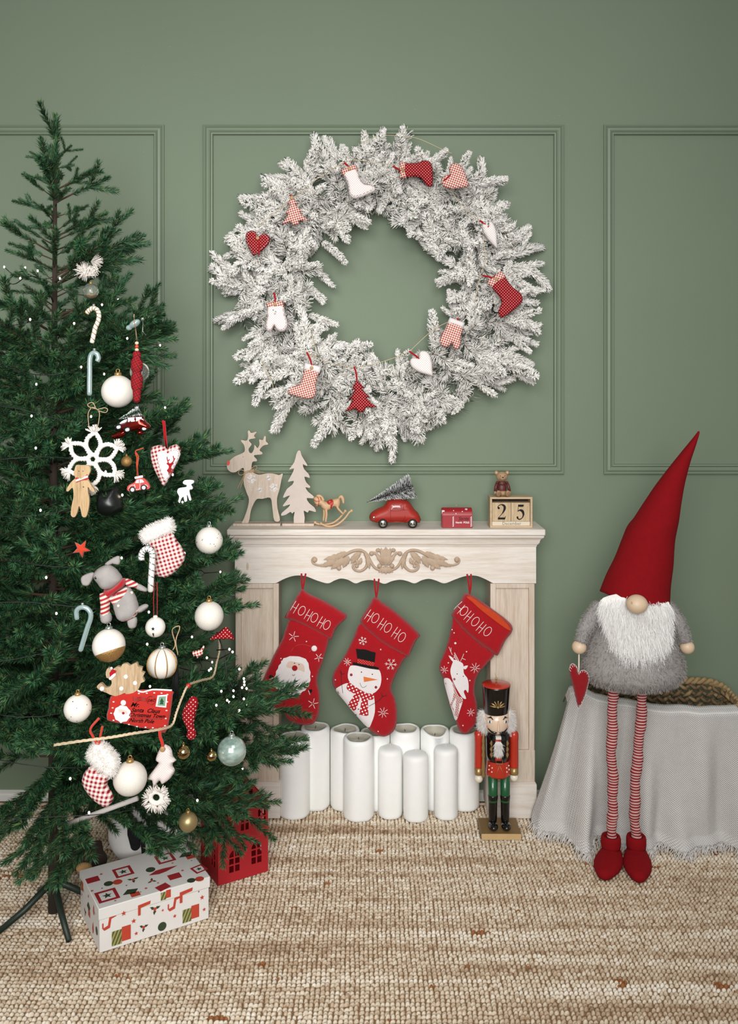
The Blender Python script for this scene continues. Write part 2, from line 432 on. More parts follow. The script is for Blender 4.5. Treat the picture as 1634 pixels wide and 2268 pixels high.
# ---------------------------------------------------------------- woven jute rug
t = NT('jute').set(.95, spec=.1)
v = t.uv((.35, 7, 1)); r1 = t.noise(v, 2.2, 3); r2 = t.noise(t.uv((14, 40, 1)), 2.5, 3); r3 = t.noise(t.uv((2, 2, 1)), 1.6, 2)
f = t.math('ADD', t.math('MULTIPLY', r1, .55), t.math('MULTIPLY', r2, .45))
c = t.ramp(f, [(.36, rgb('#967a60')), (.44, rgb('#c6ae92')), (.53, rgb('#e2d3bc')), (.63, rgb('#f6eee0'))])
c = t.mix(t.math('GREATER_THAN', t.noise(t.uv((7, 16, 1)), 1.0, 2), .69), c, rgb('#a0673f'))
t.col(c); fib = t.noise(t.uv((60, 60, 60)), 12, 3); t.bump(fib, .6, .002); JUTE = t.m
RX0, RX1, RY0, RY1 = -1.75, 1.95, -1.62, -.055
rug = thing('jute_rug', 'chunky woven natural jute rug with brown bands covering the floor', 'rug', (.1, -.8, 0))
M().bb(RX0, RX1, RY0, RY1, .0008, .0045).build('rug_backing', plain('jute_backing', '#8a6b4a', .95), rug, smooth=False)
nx = int((RX1 - RX0) / .0125); ny = int((RY1 - RY0) / .0145)
ix, iy = np.meshgrid(np.arange(nx), np.arange(ny)); ix = ix.ravel(); iy = iy.ravel(); N = len(ix)
cx = RX0 + (ix + .5) * .0125 + rng.normal(0, .0009, N) + .002 * np.sin(iy * .21); cy = RY0 + (iy + .5) * .0145 + rng.normal(0, .0012, N) + .003 * np.sin(ix * .045 + 1)
seg = 7; rings = [(1.0, 0.0), (.86, .62), (.45, .95)]
hh = .0085 * rng.uniform(.75, 1.2, N); rx = .0060 * rng.uniform(.85, 1.1, N); ry = .0060 * rng.uniform(.9, 1.25, N)
sk = rng.normal(.35, .2, N) * np.where(iy % 2, 1, 1)
vs = []
for rr, zz in rings:
    for j in range(seg):
        a = 2 * pi * j / seg; ux = rr * cos(a) * rx; uy = rr * sin(a) * ry
        vs.append(np.stack([cx + ux + sk * uy, cy + uy - .25 * sk * ux, .004 + zz * hh], 1))
vs.append(np.stack([cx, cy, .004 + hh * 1.03], 1))
V = np.stack(vs, 1); k = V.shape[1]; base = np.arange(N)[:, None] * k; tf = []
for i in range(2):
    for j in range(seg):
        a, b = i * seg + j, i * seg + (j + 1) % seg; c_, d_ = a + seg, b + seg
        tf += [(a, b, d_), (a, d_, c_)]
for j in range(seg): tf.append((2 * seg + j, 2 * seg + (j + 1) % seg, 3 * seg))
Fa = np.concatenate([base + np.array(q) for q in tf]); o3 = np.array(ORI[rug])
link('woven_knots', npmesh('woven_knots', V.reshape(-1, 3) - o3, Fa), JUTE, rug, kind='stuff')
m = M()
pth = [(RX0 + i * .02, RY1 + .004 + .002 * sin(i * 1.3), .006) for i in range(int((RX1 - RX0) / .02) + 1)]
m.tube(pth, .006, 8); m.build('bound_edge', JUTE, rug)

# ================================================================ fireplace surround
WX = wood('whitewashed_wood', '#ebe5dd', '#cfbeab', 'x', 1.0, .7, .62)
WZ = wood('whitewashed_wood_upright', '#dfd2c2', '#b7a089', 'z', 1.0, .7, .62)
ZF = 3.165; YF = ZF - D
def fx(px, Z=ZF): return (px - HX) * Z / F
def fz(py, Z=ZF): return EH - (py - HY) * Z / F
xl, xr = fx(520), fx(1187)
fp = thing('fireplace_surround', 'whitewashed wooden mantelpiece surround with carved crest standing against the wall', 'fireplace', (fx(853), -.07, 0))
top = 1.028
m = M(); x0, x1 = (502 - HX) * 3.137 / F, (1208 - HX) * 3.137 / F
n0 = 0
m.bb(x0, x1, -.194, -.0006, top - .022, top)
m.build('mantel_shelf', WX, fp, bevel=.004)
# crown moulding under the shelf, mitred round the corners
EX = .4
prof = [(-.062, -.022), (-.062, -.027), (-.056, -.031), (-.050, -.031), (-.047, -.033), (-.038, -.036), (-.030, -.043), (-.026, -.051), (-.018, -.051), (-.018, -.055), (-.008, -.058), (-.004, -.064), (0, -.066)]
m = M(); q = len(prof); vs = []
for cxn, sx, yy in ((xl, 1, 0), (xl, 1, 1), (xr, -1, 1), (xr, -1, 0)):
    for o, z in prof: vs.append((cxn + sx * o * .36, (YF + o * .45) if yy else -.0006, top + z))
fs = [(s * q + i, s * q + i + 1, (s + 1) * q + i + 1, (s + 1) * q + i) for s in range(3) for i in range(q - 1)]
m.add(vs, fs); m.build('crown_moulding', WX, fp, angle=.4)
# frieze with its scalloped lower edge
lows = [(610, 1292), (632, 1281), (653, 1275), (676, 1276), (700, 1285), (725, 1292), (740, 1286), (754, 1281.5), (770, 1284), (787, 1292), (802, 1287), (818, 1284.5), (834, 1287), (851, 1293), (868, 1287), (886, 1284), (902, 1287), (918, 1292), (934, 1285), (950, 1282), (966, 1286), (984, 1292), (1006, 1284), (1030, 1276), (1053, 1275), (1073, 1282), (1092, 1292)]
sc = cr(lows, 4, False)
out = [(fx(520), fz(1178)), (fx(520), fz(1292))] + [(fx(a), fz(b)) for a, b in sc] + [(fx(1187), fz(1292)), (fx(1187), fz(1178))]
M().prism(out, YF, YF + .018).build('frieze_board', WX, fp, smooth=False)
M().bb(xl, xl + .018, YF + .018, -.0006, fz(1292), top - .022).build('return_board', WX, fp, smooth=False)
M().bb(xr - .018, xr, YF + .018, -.0006, fz(1292), top - .022).build('return_board', WX, fp, smooth=False)
t_knot = wood('wood_knot', '#d9c8ae', '#9a7b57', 'z', 3)
for side, (a, b) in enumerate(((521, 617), (1086, 1184))):
    X0, X1 = fx(a), fx(b); zt = fz(1293)
    lg = M(); lg.bb(X0 + .004, X1 - .004, YF + .016, -.0155, 0.0138, zt)
    legn = lg.build('leg', WZ, fp, smooth=False)
    fr = M(); s = .02; y0, y1 = YF + .002, YF + .016; zb = fz(1664)
    fr.bb(X0, X0 + s, y0, y1, zb, zt); fr.bb(X1 - s, X1, y0, y1, zb, zt); fr.bb(X0 + s, X1 - s, y0, y1, zt - .017, zt)
    fr.build('panel_frame', WZ, legn, bevel=.002)
    z1 = zb; z2 = fz(1733, 3.160)
    M().bb(X0 - .001, X1 + .001, YF - .002, -.0006, z2 + .0005, z1 + (.004)).build('lower_block', WZ, legn, bevel=.003)
    pl = M(); e = .006
    pl.bb(X0 - e, X1 + e, YF - .008, -.0155, 0.0138, z2 - .008)
    pl.build('plinth', WX, legn, bevel=.002)
    m = M(); m.prism([(X0 - e, z2 - .0078), (X1 + e, z2 - .0078), (X1, z2 + .002), (X0, z2 + .002)], YF - .006, -.0006)
    m.build('plinth_cap', WX, legn, smooth=False)
    M().bb(X0 + s + .0003, X1 - s - .0003, YF + .0115, YF + .0158, zb + .002, zt - .018).build('inset_panel', WZ, legn, smooth=False)
m = M(); m.ell((fx(583), YF + .0125, fz(1463)), (.011, .0022, .0125), 16, 8); m.build('wood_knot', t_knot, fp)
m = M(); m.ell((fx(548), YF, fz(1254)), (.004, .0016, .014), 12, 8); m.build('wood_knot', t_knot, fp)
# carved crest
CW = plain('carved_wood', '#b39b83', .6, .25, 50, .4, 300)
K = lambda p: C(680, 1190, 4.669, p)
def w3(p, o=0): return (fx(p[0]), YF - .004 - o, fz(p[1]))
cen = 812
def mir(l): return [(2 * cen - x, y) for x, y in l]
m = M()
def scroll(l, r0, r1, n=6, o=.002):
    for L in (l, mir(l)):
        q = cr(K(L), n, False); k = len(q)
        m.tube([w3(p, o) for p in q], [(r0 + (r1 - r0) * i / (k - 1)) for i in range(k)], 8, flat=.8)
def leaf(b, t_, wd, o=.003, both=True):
    for B, T in (((b, t_), (mir([b])[0], mir([t_])[0])) if both else ((b, t_),)):
        B, T = K([B, T]); B = Vector(w3(B, o)); T = Vector(w3(T, o)); d = T - B; L = d.length; d.normalize(); n_ = Vector((0, -1, 0)); sd = d.cross(n_)
        W_ = wd * 1.45 / 4.669 * ZF / F; vs = []; fs = []; N = 8
        for i in range(N + 1):
            u = i / N; ww = W_ * sin(pi * u ** .75) ** .8 * (1 - .25 * (i % 2) * (0 < i < N)); z = .004 * sin(pi * min(1, u * .9 + .1))
            p = B + d * L * u
            vs += [p + sd * ww + n_ * 0, p + sd * ww * .5 + n_ * (z + .002), p + n_ * z * .5, p - sd * ww * .5 + n_ * (z + .002), p - sd * ww]
        for i in range(N):
            for j in range(4): fs.append((i * 5 + j, i * 5 + j + 1, i * 5 + j + 6, i * 5 + j + 5))
        m.add(vs, fs); m.add([v - n_ * -.0005 for v in vs], [f[::-1] for f in fs])
scroll([(790, 318), (740, 330), (690, 300), (650, 235), (610, 165), (545, 130), (470, 140), (400, 175), (340, 205)], .0042, .0055)
scroll([(600, 165), (622, 230), (612, 300), (560, 342), (505, 340), (475, 310), (480, 275), (510, 268), (530, 285)], .0058, .0026)
scroll([(360, 215), (280, 250), (200, 275), (120, 285), (65, 265), (52, 230), (75, 205), (98, 220), (92, 242)], .0045, .0022)
for c_, r_ in (((78, 230), 26), ((748, 292), 24), ((512, 295), 20), ((330, 315), 24), ((665, 165), 24), ((730, 130), 20)):
    for q in (K([c_])[0], K(mir([c_]))[0]):
        rr = r_ / 4.669 * ZF / F; m.ell(w3(q, .003), (rr, rr * .7, rr), 14, 8)
for b, t_, w_ in (((420, 160), (290, 185), 20), ((390, 185), (170, 225), 24), ((330, 225), (140, 300), 26), ((390, 210), (245, 325), 30), ((430, 190), (370, 310), 28), ((545, 150), (450, 270), 24), ((560, 150), (440, 230), 20), ((620, 200), (645, 325), 18), ((545, 275), (560, 205), 14), ((535, 280), (500, 215), 12), ((300, 235), (240, 200), 14), ((250, 250), (205, 225), 14)):
    leaf(b, t_, w_)
scroll([(790, 280), (760, 230), (725, 180), (680, 155), (655, 175)], .0052, .0036)
scroll([(800, 275), (780, 200), (760, 145), (735, 120), (722, 138)], .0052, .0034)
leaf((812, 285), (812, 92), 46, .008, False); leaf((800, 285), (765, 100), 22, .006); leaf((790, 285), (700, 140), 16, .004); leaf((806, 280), (775, 115), 18, .007); leaf((812, 300), (812, 375), 26, .004, False)
leaf((800, 305), (770, 368), 20, .004); leaf((795, 305), (738, 358), 18, .003)
q = K([(812, 305)])[0]; m.ell(w3(q, .004), (.011, .004, .003), 14, 8)
m.build('carved_crest', CW, fp, label='brown carved scroll and leaf crest')

# ================================================================ pillar candles
t = NT('candle_wax').set(.55, sss=.1, spec=.35); n_ = t.noise(t.uv(), 30, 3); t.col(t.mix(n_, rgb('#f8f8f4'), rgb('#fdfdfa'))); t.bump(t.noise(t.uv(), 260, 2), .25, .0012); WAX = t.m
t = NT('candle_wax_pool').set(.5, sss=.3); t.col(t.mix(t.noise(t.uv(), 40, 2), rgb('#b9b3a0'), rgb('#cfcbbd'))); WAXP = t.m
WICK = plain('wick', '#1c1712', .9); WICKW = plain('wick_new', '#e6e0cf', .9)
def candle(x0, x1, yt, yb, kind, lab, depth=.006):
    Z = (EH - .012) * F / (yb - 1 - HY); cxp = (x0 + x1) / 2; r = (x1 - x0) / 2 * Z / F; Z += r * .0
    Zc = Z + r; r = (x1 - x0) / 2 * Zc / F
    Xc = (cxp - HX) * Zc / F; Yc = Zc - D
    # height: top front rim projects near yt + small
    h = EH - (yt - HY) * (Zc + r * .8) / F - .0125
    if Yc + r > -.018: Yc = -.018 - r
    t_ = thing('pillar_candle', lab, 'candle', (Xc, Yc, .0115), group='white pillar candles in the fireplace')
    rnd = random.Random(int(cxp)); seg = 40
    if kind == 'new': prof = [(r * .9, 0), (r * .985, .004), (r, .012), (r, h - .022), (r * .97, h - .013), (r * .86, h - .006), (r * .6, h - .002), (r * .25, h), (0, h)]
    else: prof = [(r * .9, 0), (r * .985, .004), (r, .012), (r, h - .016), (r * .985, h - .008), (r * .93, h - .002), (r * .85, h), (r * .76, h - .003), (r * .7, h - depth), (r * .3, h - depth - .004), (0, h - depth - .004)]
    m = M(); m.lathe(prof, (0, 0, 0), seg); ph = rnd.random() * 6
    vv = []
    for i, (x, y, z) in enumerate(m.v):
        a = math.atan2(y, x); k = i // seg; w_ = 1 + .006 * sin(2 * a + ph) * sin(z * 11 + ph) + .006 * sin(5 * a + z * 23)
        dz = 0
        if k >= len(prof) - 8 and z > h * .8: dz = (.0016 * sin(a * 2 + ph) + .0006 * sin(5 * a + ph * 2)) * (kind != 'new')
        if k < 2: w_ *= 1 + .015 * sin(7 * a + ph)
        if kind == 'melted' and z > h * .85 and k >= len(prof) - 7: dz -= .010 * max(0, cos(a + pi / 2 - .2)) ** 3; w_ *= 1.0
        vv.append((Xc + x * w_, Yc + y * w_, .0118 + z + dz))
    m.v = vv
    if kind != 'new': m.mi = [1 if (i // seg) >= len(prof) - 4 else 0 for i in range(len(m.f))]
    m.build('wax_body', [WAX, WAXP], t_)
    z0 = .0118 + h - (0 if kind == 'new' else depth + .005); wk = M(); e = rnd.uniform(-.003, .003)
    wk.tube([(Xc, Yc, z0 - .003), (Xc, Yc, z0 + .005), (Xc + e, Yc - .001, z0 + .011)], .0011, 6); wk.build('wick', WICKW if kind == 'new' else WICK, t_)
candle(667, 731, 1592, 1793, 'used', 'tall white pillar candle in back row, leftmost, under the toe of the left stocking')
candle(732, 797, 1596, 1792, 'used', 'tall white pillar candle in back row, second from left, with short black wick')
candle(797.5, 863, 1601, 1792, 'used', 'white pillar candle mostly hidden behind the toe of the snowman stocking')
candle(863.5, 929, 1595, 1793, 'used', 'white pillar candle in back row right of the snowman stocking toe', .012)
candle(930, 994, 1600, 1795, 'melted', 'white pillar candle with deep hollow and dripped front rim', .022)
candle(995, 1061, 1604, 1801, 'used', 'tall white pillar candle in back row, rightmost, beside the nutcracker')
candle(618, 686, 1618, 1819, 'used', 'thick white pillar candle at far left of the front row beside the left leg')
candle(760, 828, 1620, 1824, 'used', 'thick white pillar candle in front row with shallow burnt hollow', .008)
candle(837, 891, 1644, 1818, 'new', 'slim unburnt white pillar candle with wick, left of the shortest one')
candle(893, 948, 1656, 1825, 'new', 'shortest slim white pillar candle in the middle of front row')
candle(961, 1014, 1643, 1820, 'new', 'slim unburnt white pillar candle at right end of front row')

# ================================================================ red stockings under the mantel
A5 = lambda p: C(560, 1260, 4.085, p)
A6 = lambda p: C(880, 1260, 4.806, p)
def hoho(it, cs, hgt, ang, par):
    ca, sa = cos(ang), sin(ang)
    def T(c, u, v): return (c[0] + u * ca - v * sa * 1, c[1] + u * sa + v * ca)
    for i, c_ in enumerate(cs):
        if i % 2 == 0:
            w_ = 4.2; h = hgt / 2
            L = [[T(c_, -w_ + 1, -h), T(c_, -w_, h)], [T(c_, w_ + 1, -h + 1), T(c_, w_, h + 1)], [T(c_, -w_ - 1, 2), T(c_, w_ + 2, 0)]]
        else: 
            e = [T(c_, 6.6 * cos(a), (hgt * .42) * sin(a)) for a in [2 * pi * k / 12 for k in range(13)]]
            L = [e]
        it.strokes('letter', L, .0011, white_thread, .0012, parent=par)
def star(c, r, n=8, a0=.2): return [[(c[0] + r * cos(a0 + pi * k / (n / 2)), c[1] + r * sin(a0 + pi * k / (n / 2))), (c[0] + r * .15 * cos(a0 + pi * k / (n / 2)), c[1] + r * .15 * sin(a0 + pi * k / (n / 2)))] for k in range(n)]
def flake(c, r, a0=.3):
    L = []
    for k in range(6):
        a = a0 + k * pi / 3; d = (cos(a), sin(a)); L.append([c, (c[0] + r * d[0], c[1] + r * d[1])])
        for s_ in (-.7, .7):
            q = (c[0] + r * .55 * d[0], c[1] + r * .55 * d[1]); L.append([q, (q[0] + r * .35 * cos(a + s_), q[1] + r * .35 * sin(a + s_))])
    return L
ZS = 3.138
scarf_m = polka('red_scarf_dots', '#b3202a', '#f2e6e0', .011, .27, .4)
def stocking(lab, f, body, cuff, loop, turn=0):
    b = f(body); cxp = sum(p[0] for p in b) / len(b); cyp = min(p[1] for p in f(cuff))
    it = Item('christmas_stocking', lab, 'stocking', cxp, cyp, ZS, 'red felt stockings hanging from the mantel')
    bd = it.puff('stocking_body', b, .016, .03, red_felt, 4, 3, wob=.0012)
    it.bodyhf = it.hf; it.bd = bd
    lp = f(loop); it.hf = lambda q: np.zeros(len(q))
    m = M()
    for a, c_ in ((lp[0], lp[1]), (lp[0], lp[2])):
        A = it.path([a])[0]; B = it.path([c_])[0]
        m.tube([(A[0], A[1], A[2]), ((A[0] * .5 + B[0] * .5), A[1] - .002, (A[2] + B[2]) / 2), (B[0], B[1] + .036, B[2] + .004), (B[0], B[1] + .047, B[2] + .02)], .0034, 6, flat=.4)
    m.build('hanging_loop', red_felt, it.o)
    cu = it.puff('cuff', f(cuff), .024, .022, red_felt, 4, 3, wob=.001)
    it.cu = cu
    return it
s1 = stocking('red felt stocking with a bearded Santa face hanging at left', A5,
    [(340, 450), (270, 620), (180, 800), (110, 960), (72, 1050), (68, 1090), (90, 1130), (180, 1230), (260, 1310), (340, 1380), (430, 1410), (520, 1410), (570, 1375), (600, 1290), (605, 1130), (585, 1040), (590, 960), (640, 820), (690, 640), (700, 560), (520, 480)],
    [(440, 182), (425, 200), (380, 270), (292, 425), (300, 447), (420, 490), (560, 560), (698, 635), (715, 630), (760, 530), (842, 450), (845, 412), (800, 380), (650, 290), (520, 230), (465, 192)],
    [(450, 195), (432, 50), (475, 50)])
hoho(s1, A5([(380, 330), (447, 362), (505, 400), (560, 425), (620, 465), (672, 490)]), 25, .5, s1.cu)
s1.hf = s1.bodyhf; B = s1.bd
bp = [(300, 790), (340, 775), (420, 780), (480, 800), (505, 840), (512, 890), (520, 960), (512, 1020), (490, 1062), (450, 1095), (400, 1130), (355, 1150), (310, 1145), (268, 1120), (235, 1080), (210, 1040), (203, 990), (212, 940), (230, 890), (258, 840), (270, 815)]
q = []
for i, p in enumerate(bp):
    n_ = bp[(i + 1) % len(bp)]; q += [p, ((p[0] + n_[0]) / 2 + (((p[0] + n_[0]) / 2 - 365) * .05 if i > 4 else 0), (p[1] + n_[1]) / 2 + (((p[1] + n_[1]) / 2 - 960) * .05 if i > 4 else 0))]
s1.decal('beard_patch', A5(q), white_felt, .0018, parent=B)
skin_f = fabric('skin_felt', '#dfc4b4', .05)
s1.decal('face_patch', A5([(330, 822), (400, 830), (460, 850), (470, 915), (440, 905), (370, 885), (308, 872)]), skin_f, .0026, parent=B)
s1.dots('nose', [A5([(382, 882)])[0]], 26 / 4.085 * s1.k, red_felt, B, .003, .4)
s1.dots('pompom', [A5([(557, 707)])[0]], 27 / 4.085 * s1.k, white_felt, B, .001, .3)
s1.dots('eye', A5([(380, 838), (420, 850), (286, 1205)]), .0019, black_felt, B, .003)
s1.each('stitched_line', [[A5(l)] for l in ([(345, 740), (380, 690), (440, 672), (490, 678), (530, 690)], [(510, 742), (530, 725), (540, 700)], [(100, 1140), (160, 1070), (230, 1000)])] , .0007, fabric('orange_thread', '#c8402a'), .0004, parent=B)
s1.strokes('smile', [A5([(360, 940), (372, 950), (383, 938)])], .0008, red_felt_dark, .0028, parent=B)
s1.each('stitched_star', [[A5(l) for l in X] for X in (star((370, 600), 48, 5, 1.2), star((597, 790), 40, 5, .3), star((545, 1205), 48, 5, 1.2), [[(150, 990), (190, 970)]], [[(505, 1085), (518, 1125)]])], .0012, white_thread, .0006, parent=B)
s1.dots('white_dot', A5([(487, 645), (257, 798), (540, 960), (490, 1362)]), .0022, white_thread, B)
s1.decal('mitten_patch', A5([(150, 975), (155, 950), (180, 950), (190, 968)]), black_felt, .001, sm=2, parent=B)
s1.decal('mitten_patch', A5([(510, 1085), (515, 1078), (540, 1078), (530, 1110)]), black_felt, .001, sm=2, parent=B)

s2 = stocking('red felt stocking with a snowman in a black top hat hanging in the middle', A5,
    [(990, 480), (900, 640), (830, 780), (750, 900), (722, 960), (718, 1030), (745, 1090), (820, 1190), (930, 1320), (1030, 1430), (1100, 1490), (1180, 1518), (1250, 1490), (1295, 1420), (1305, 1300), (1290, 1190), (1255, 1100), (1260, 1040), (1300, 940), (1360, 830), (1395, 760), (1200, 640)],
    [(1090, 258), (1070, 290), (1030, 360), (975, 450), (975, 490), (1000, 530), (1080, 600), (1170, 670), (1290, 740), (1390, 790), (1415, 783), (1470, 660), (1508, 612), (1500, 580), (1400, 480), (1270, 370), (1170, 300), (1130, 265)],
    [(1115, 270), (1097, 95), (1143, 95)])
hoho(s2, A5([(1050, 405), (1107, 430), (1165, 480), (1220, 515), (1290, 560), (1345, 600)]), 26, .56, s2.cu)
s2.hf = s2.bodyhf; B = s2.bd
s2.decal('snow_body_patch', A5([(750, 1092), (790, 1045), (850, 1020), (900, 1030), (1000, 1085), (1080, 1110), (1100, 1180), (1102, 1280), (1075, 1370), (1036, 1425), (930, 1316), (825, 1188)]), white_felt, .0014, parent=B)
s2.decal('snow_head_patch', A5([(872, 880), (905, 860), (1000, 870), (1128, 890), (1160, 960), (1152, 1040), (1122, 1085), (1080, 1110), (1000, 1090), (905, 1040), (860, 970)]), white_felt, .0022, parent=B)
s2.decal('scarf_patch', A5([(870, 1012), (848, 1058), (880, 1092), (960, 1130), (990, 1155), (1080, 1165), (1095, 1110), (1040, 1110), (970, 1075), (900, 1030)]), scarf_m, .0036, parent=B)
s2.decal('scarf_patch', A5([(925, 1115), (968, 1148), (940, 1235), (915, 1272), (860, 1222), (895, 1160)]), scarf_m, .0029, parent=B, sm=2)
s2.decal('scarf_patch', A5([(985, 1150), (1040, 1150), (1042, 1230), (1045, 1315), (962, 1305), (975, 1220)]), scarf_m, .0031, parent=B, sm=1)
s2.decal('hat_patch', A5([(932, 708), (1020, 718), (1110, 745), (1100, 830), (1020, 815), (945, 795)]), black_felt, .0032, parent=B, sm=1)
s2.decal('hat_band_patch', A5([(945, 795), (1100, 830), (1090, 868), (945, 838)]), polka('hat_band', '#b3202a', '#e8c98a', .006, .14), .0036, parent=B, sm=1)
s2.decal('hat_brim_patch', A5([(905, 826), (945, 836), (1090, 866), (1138, 880), (1135, 896), (1060, 886), (903, 850)]), black_felt, .0042, parent=B, sm=1)
s2.decal('carrot_patch', A5([(1000, 958), (1130, 985), (1005, 1006)]), fabric('orange_felt', '#dd7a3c'), .0036, parent=B, sm=1)
s2.dots('eye', A5([(982, 918), (1080, 938), (955, 1252), (932, 1312)]), .0021, black_felt, B, .0028)
s2.dots('cheek', A5([(890, 943), (1112, 1055)]), .0052, fabric('cheek_red', '#8f3038'), B, .002, .2)
s2.each('stitched_line', [[A5(l)] for l in ([(968, 1015), (980, 1045), (1000, 1058), (1028, 1040)], [(815, 1110), (802, 1000), (800, 910)], [(790, 900), (802, 935), (830, 930)], [(1050, 1225), (1130, 1180), (1180, 1130)], [(1160, 1105), (1172, 1135), (1210, 1128)])], .0008, black_felt, .002, parent=B)
s2.each('stitched_snowflake', [[A5(l) for l in X] for X in (flake((993, 640), 40), flake((1247, 850), 56, .1), star((855, 830), 36), star((1177, 1285), 48))], .0010, white_thread, .0006, parent=B)
s2.dots('white_dot', A5([(1155, 717), (748, 993), (1215, 982), (1133, 1455)]), .0024, white_thread, B)

s3 = stocking('red felt stocking with a white reindeer in a scarf hanging at right', A6,
    [(600, 500), (570, 620), (530, 790), (470, 950), (445, 1020), (450, 1090), (490, 1180), (520, 1320), (570, 1490), (620, 1620), (660, 1720), (720, 1758), (790, 1710), (840, 1640), (850, 1540), (845, 1420), (822, 1320), (832, 1200), (870, 1110), (960, 1000), (1030, 900), (900, 800), (720, 640)],
    [(725, 258), (690, 300), (650, 370), (580, 470), (578, 500), (610, 550), (700, 650), (850, 780), (980, 870), (1050, 920), (1080, 900), (1150, 760), (1213, 680), (1222, 615), (1160, 540), (1000, 420), (860, 320), (800, 282)],
    [(770, 275), (748, 60), (795, 60)])
s3.decal('satin_lining', A6([(728, 282), (790, 292), (900, 370), (1040, 460), (1150, 560), (1198, 632), (1150, 618), (1000, 510), (860, 400), (785, 330)]), fabric('orange_satin', '#c4421c'), .003, parent=s3.cu)
hoho(s3, A6([(655, 395), (700, 430), (750, 485), (820, 540), (880, 600), (950, 645)]), 26, .68, s3.cu)
s3.hf = s3.bodyhf; B = s3.bd; gsc = gingham('scarf_check', '#e8d8d0', '#93202a', .0055, .5)
s3.decal('deer_body_patch', A6([(492, 1168), (540, 1150), (572, 1185), (600, 1250), (640, 1330), (690, 1370), (655, 1500), (617, 1610), (575, 1490), (525, 1320)]), white_felt, .0012, parent=B)
s3.decal('deer_head_patch', A6([(600, 950), (660, 972), (695, 1002), (700, 1090), (740, 1150), (752, 1230), (745, 1300), (720, 1268), (700, 1290), (725, 1360), (690, 1355), (650, 1300), (600, 1210), (570, 1130), (558, 1070), (572, 1010)]), white_felt, .0024, parent=B)
s3.decal('scarf_patch', A6([(578, 1180), (600, 1290), (640, 1390), (670, 1410), (692, 1372), (645, 1330), (610, 1250)]), gsc, .0032, parent=B)
s3.decal('scarf_patch', A6([(596, 1300), (548, 1440), (572, 1452), (622, 1340)]), gsc, .0028, parent=B, sm=1)
s3.decal('scarf_patch', A6([(622, 1350), (605, 1540), (640, 1572), (655, 1400)]), gsc, .0030, parent=B, sm=1)
s3.decal('deer_hat_patch', A6([(602, 868), (590, 930), (655, 968)]), gsc, .0026, parent=B, sm=1)
s3.decal('deer_ear_patch', A6([(540, 905), (588, 935), (602, 985), (565, 950)]), white_felt, .002, parent=B, sm=2)
s3.decal('deer_ear_patch', A6([(695, 1022), (745, 1010), (722, 1050), (700, 1046)]), white_felt, .002, parent=B, sm=2)
s3.dots('pompom', [A6([(612, 778)])[0]], .0045, white_felt, B)
s3.dots('cheek', [A6([(600, 1155)])[0]], .0048, fabric('cheek_pink', '#a8606a'), B, .002, .2)
s3.dots('eye', A6([(630, 1100), (695, 1125)]), .0018, black_felt, B, .0026)
s3.each('stitched_snowflake', [[A6(l) for l in X] for X in (star((820, 1040), 56), star((495, 1060), 42, 7), star((775, 1510), 44, 7), [[(580, 900), (560, 860), (545, 820)]], [[(565, 868), (566, 825)]], [[(665, 970), (690, 915), (700, 888)]], [[(680, 935), (720, 952)]])], .0010, white_thread, .0006, parent=B)
s3.dots('white_dot', A6([(730, 867), (765, 1172), (692, 1650), (537, 985), (580, 640), (600, 670)]), .0024, white_thread, B)
# ================================================================ nutcracker
NZ = 3.07; nk = NZ / F
def nx_(px): return (px - HX) * nk
def nz_(py): return EH - (py - HY) * nk
NY = NZ - D; ncx = nx_(1099)
nut = thing('nutcracker', 'painted wooden nutcracker soldier with black top hat standing in front of right leg', 'figurine', (ncx, NY, .0125))
N_ = lambda ox, oy: (1020 + ox / 5.4, 1480 + oy / 5.4)
gl = dict(coat=.5, spec=.5)
n_red = plain('lacquer_red', '#b8301f', .3, .08, 30, **gl); n_blk = plain('lacquer_black', '#0e0d0c', .2, 0, **gl); n_grn = plain('lacquer_green', '#14532f', .35, .08, 30, **gl)
n_skin = plain('lacquer_skin', '#e3c7ae', .35, .04, 30, **gl); n_gold = plain('lacquer_gold', '#a88a5a', .35, .15, 60, metal=.55); n_cream = plain('lacquer_cream', '#e6dcc8', .35, .04)
n_blue = plain('lacquer_blue', '#3b5f7c', .3, 0); n_pink = plain('lacquer_blush', '#d79a8c', .5, 0); n_white = plain('lacquer_white', '#f0ebe0', .3, 0)
m = M(); zb = .0128
m.bb(nx_(1061.5), nx_(1148), NY - .055, NY + .055, zb, zb + .02)
m.build('base_board', plain('base_brown_paint', '#7d6238', .5, .15, 20), nut, bevel=.002)
M().bb(nx_(1061.5), nx_(1148), NY - .0585, NY - .0553, zb, zb + .0195).build('base_edge', plain('base_edge', '#c9a878', .5, .1), nut, bevel=.0012)
zt = zb + .02; ly = NY - .012
for px in (1090, 1117):
    x = nx_(px); r = .0165
    m = M(); m.lathe([(r * .9, nz_(1772)), (r, nz_(1770)), (r, nz_(1712))], (x, ly, 0), 24); lg = m.build('leg', n_grn, nut)
    m = M(); m.lathe([(r * .8, zt + .012), (r * .86, zt + .03), (r * .9, nz_(1800)), (r * .98, nz_(1768)), (r * 1.04, nz_(1764)), (r * 1.06, nz_(1758)), (r, nz_(1756)), (0, nz_(1756))], (x, ly, 0), 24)
    m.build('boot', n_blk, lg)
    m = M(); m.ell((x + (.001 if px > 1100 else -.001), ly - .016, zt + .0125), (.0165, .026, .0122), 20, 12); m.build('boot_toe', n_blk, lg)
cx = nx_(1103)
m = M(); m.lathe([(.030, nz_(1716)), (.0405, nz_(1716)), (.0425, nz_(1712)), (.0385, nz_(1684)), (.0385, nz_(1680))], (cx, NY, 0), 32, sy=.85); m.build('jacket_skirt', n_red, nut)
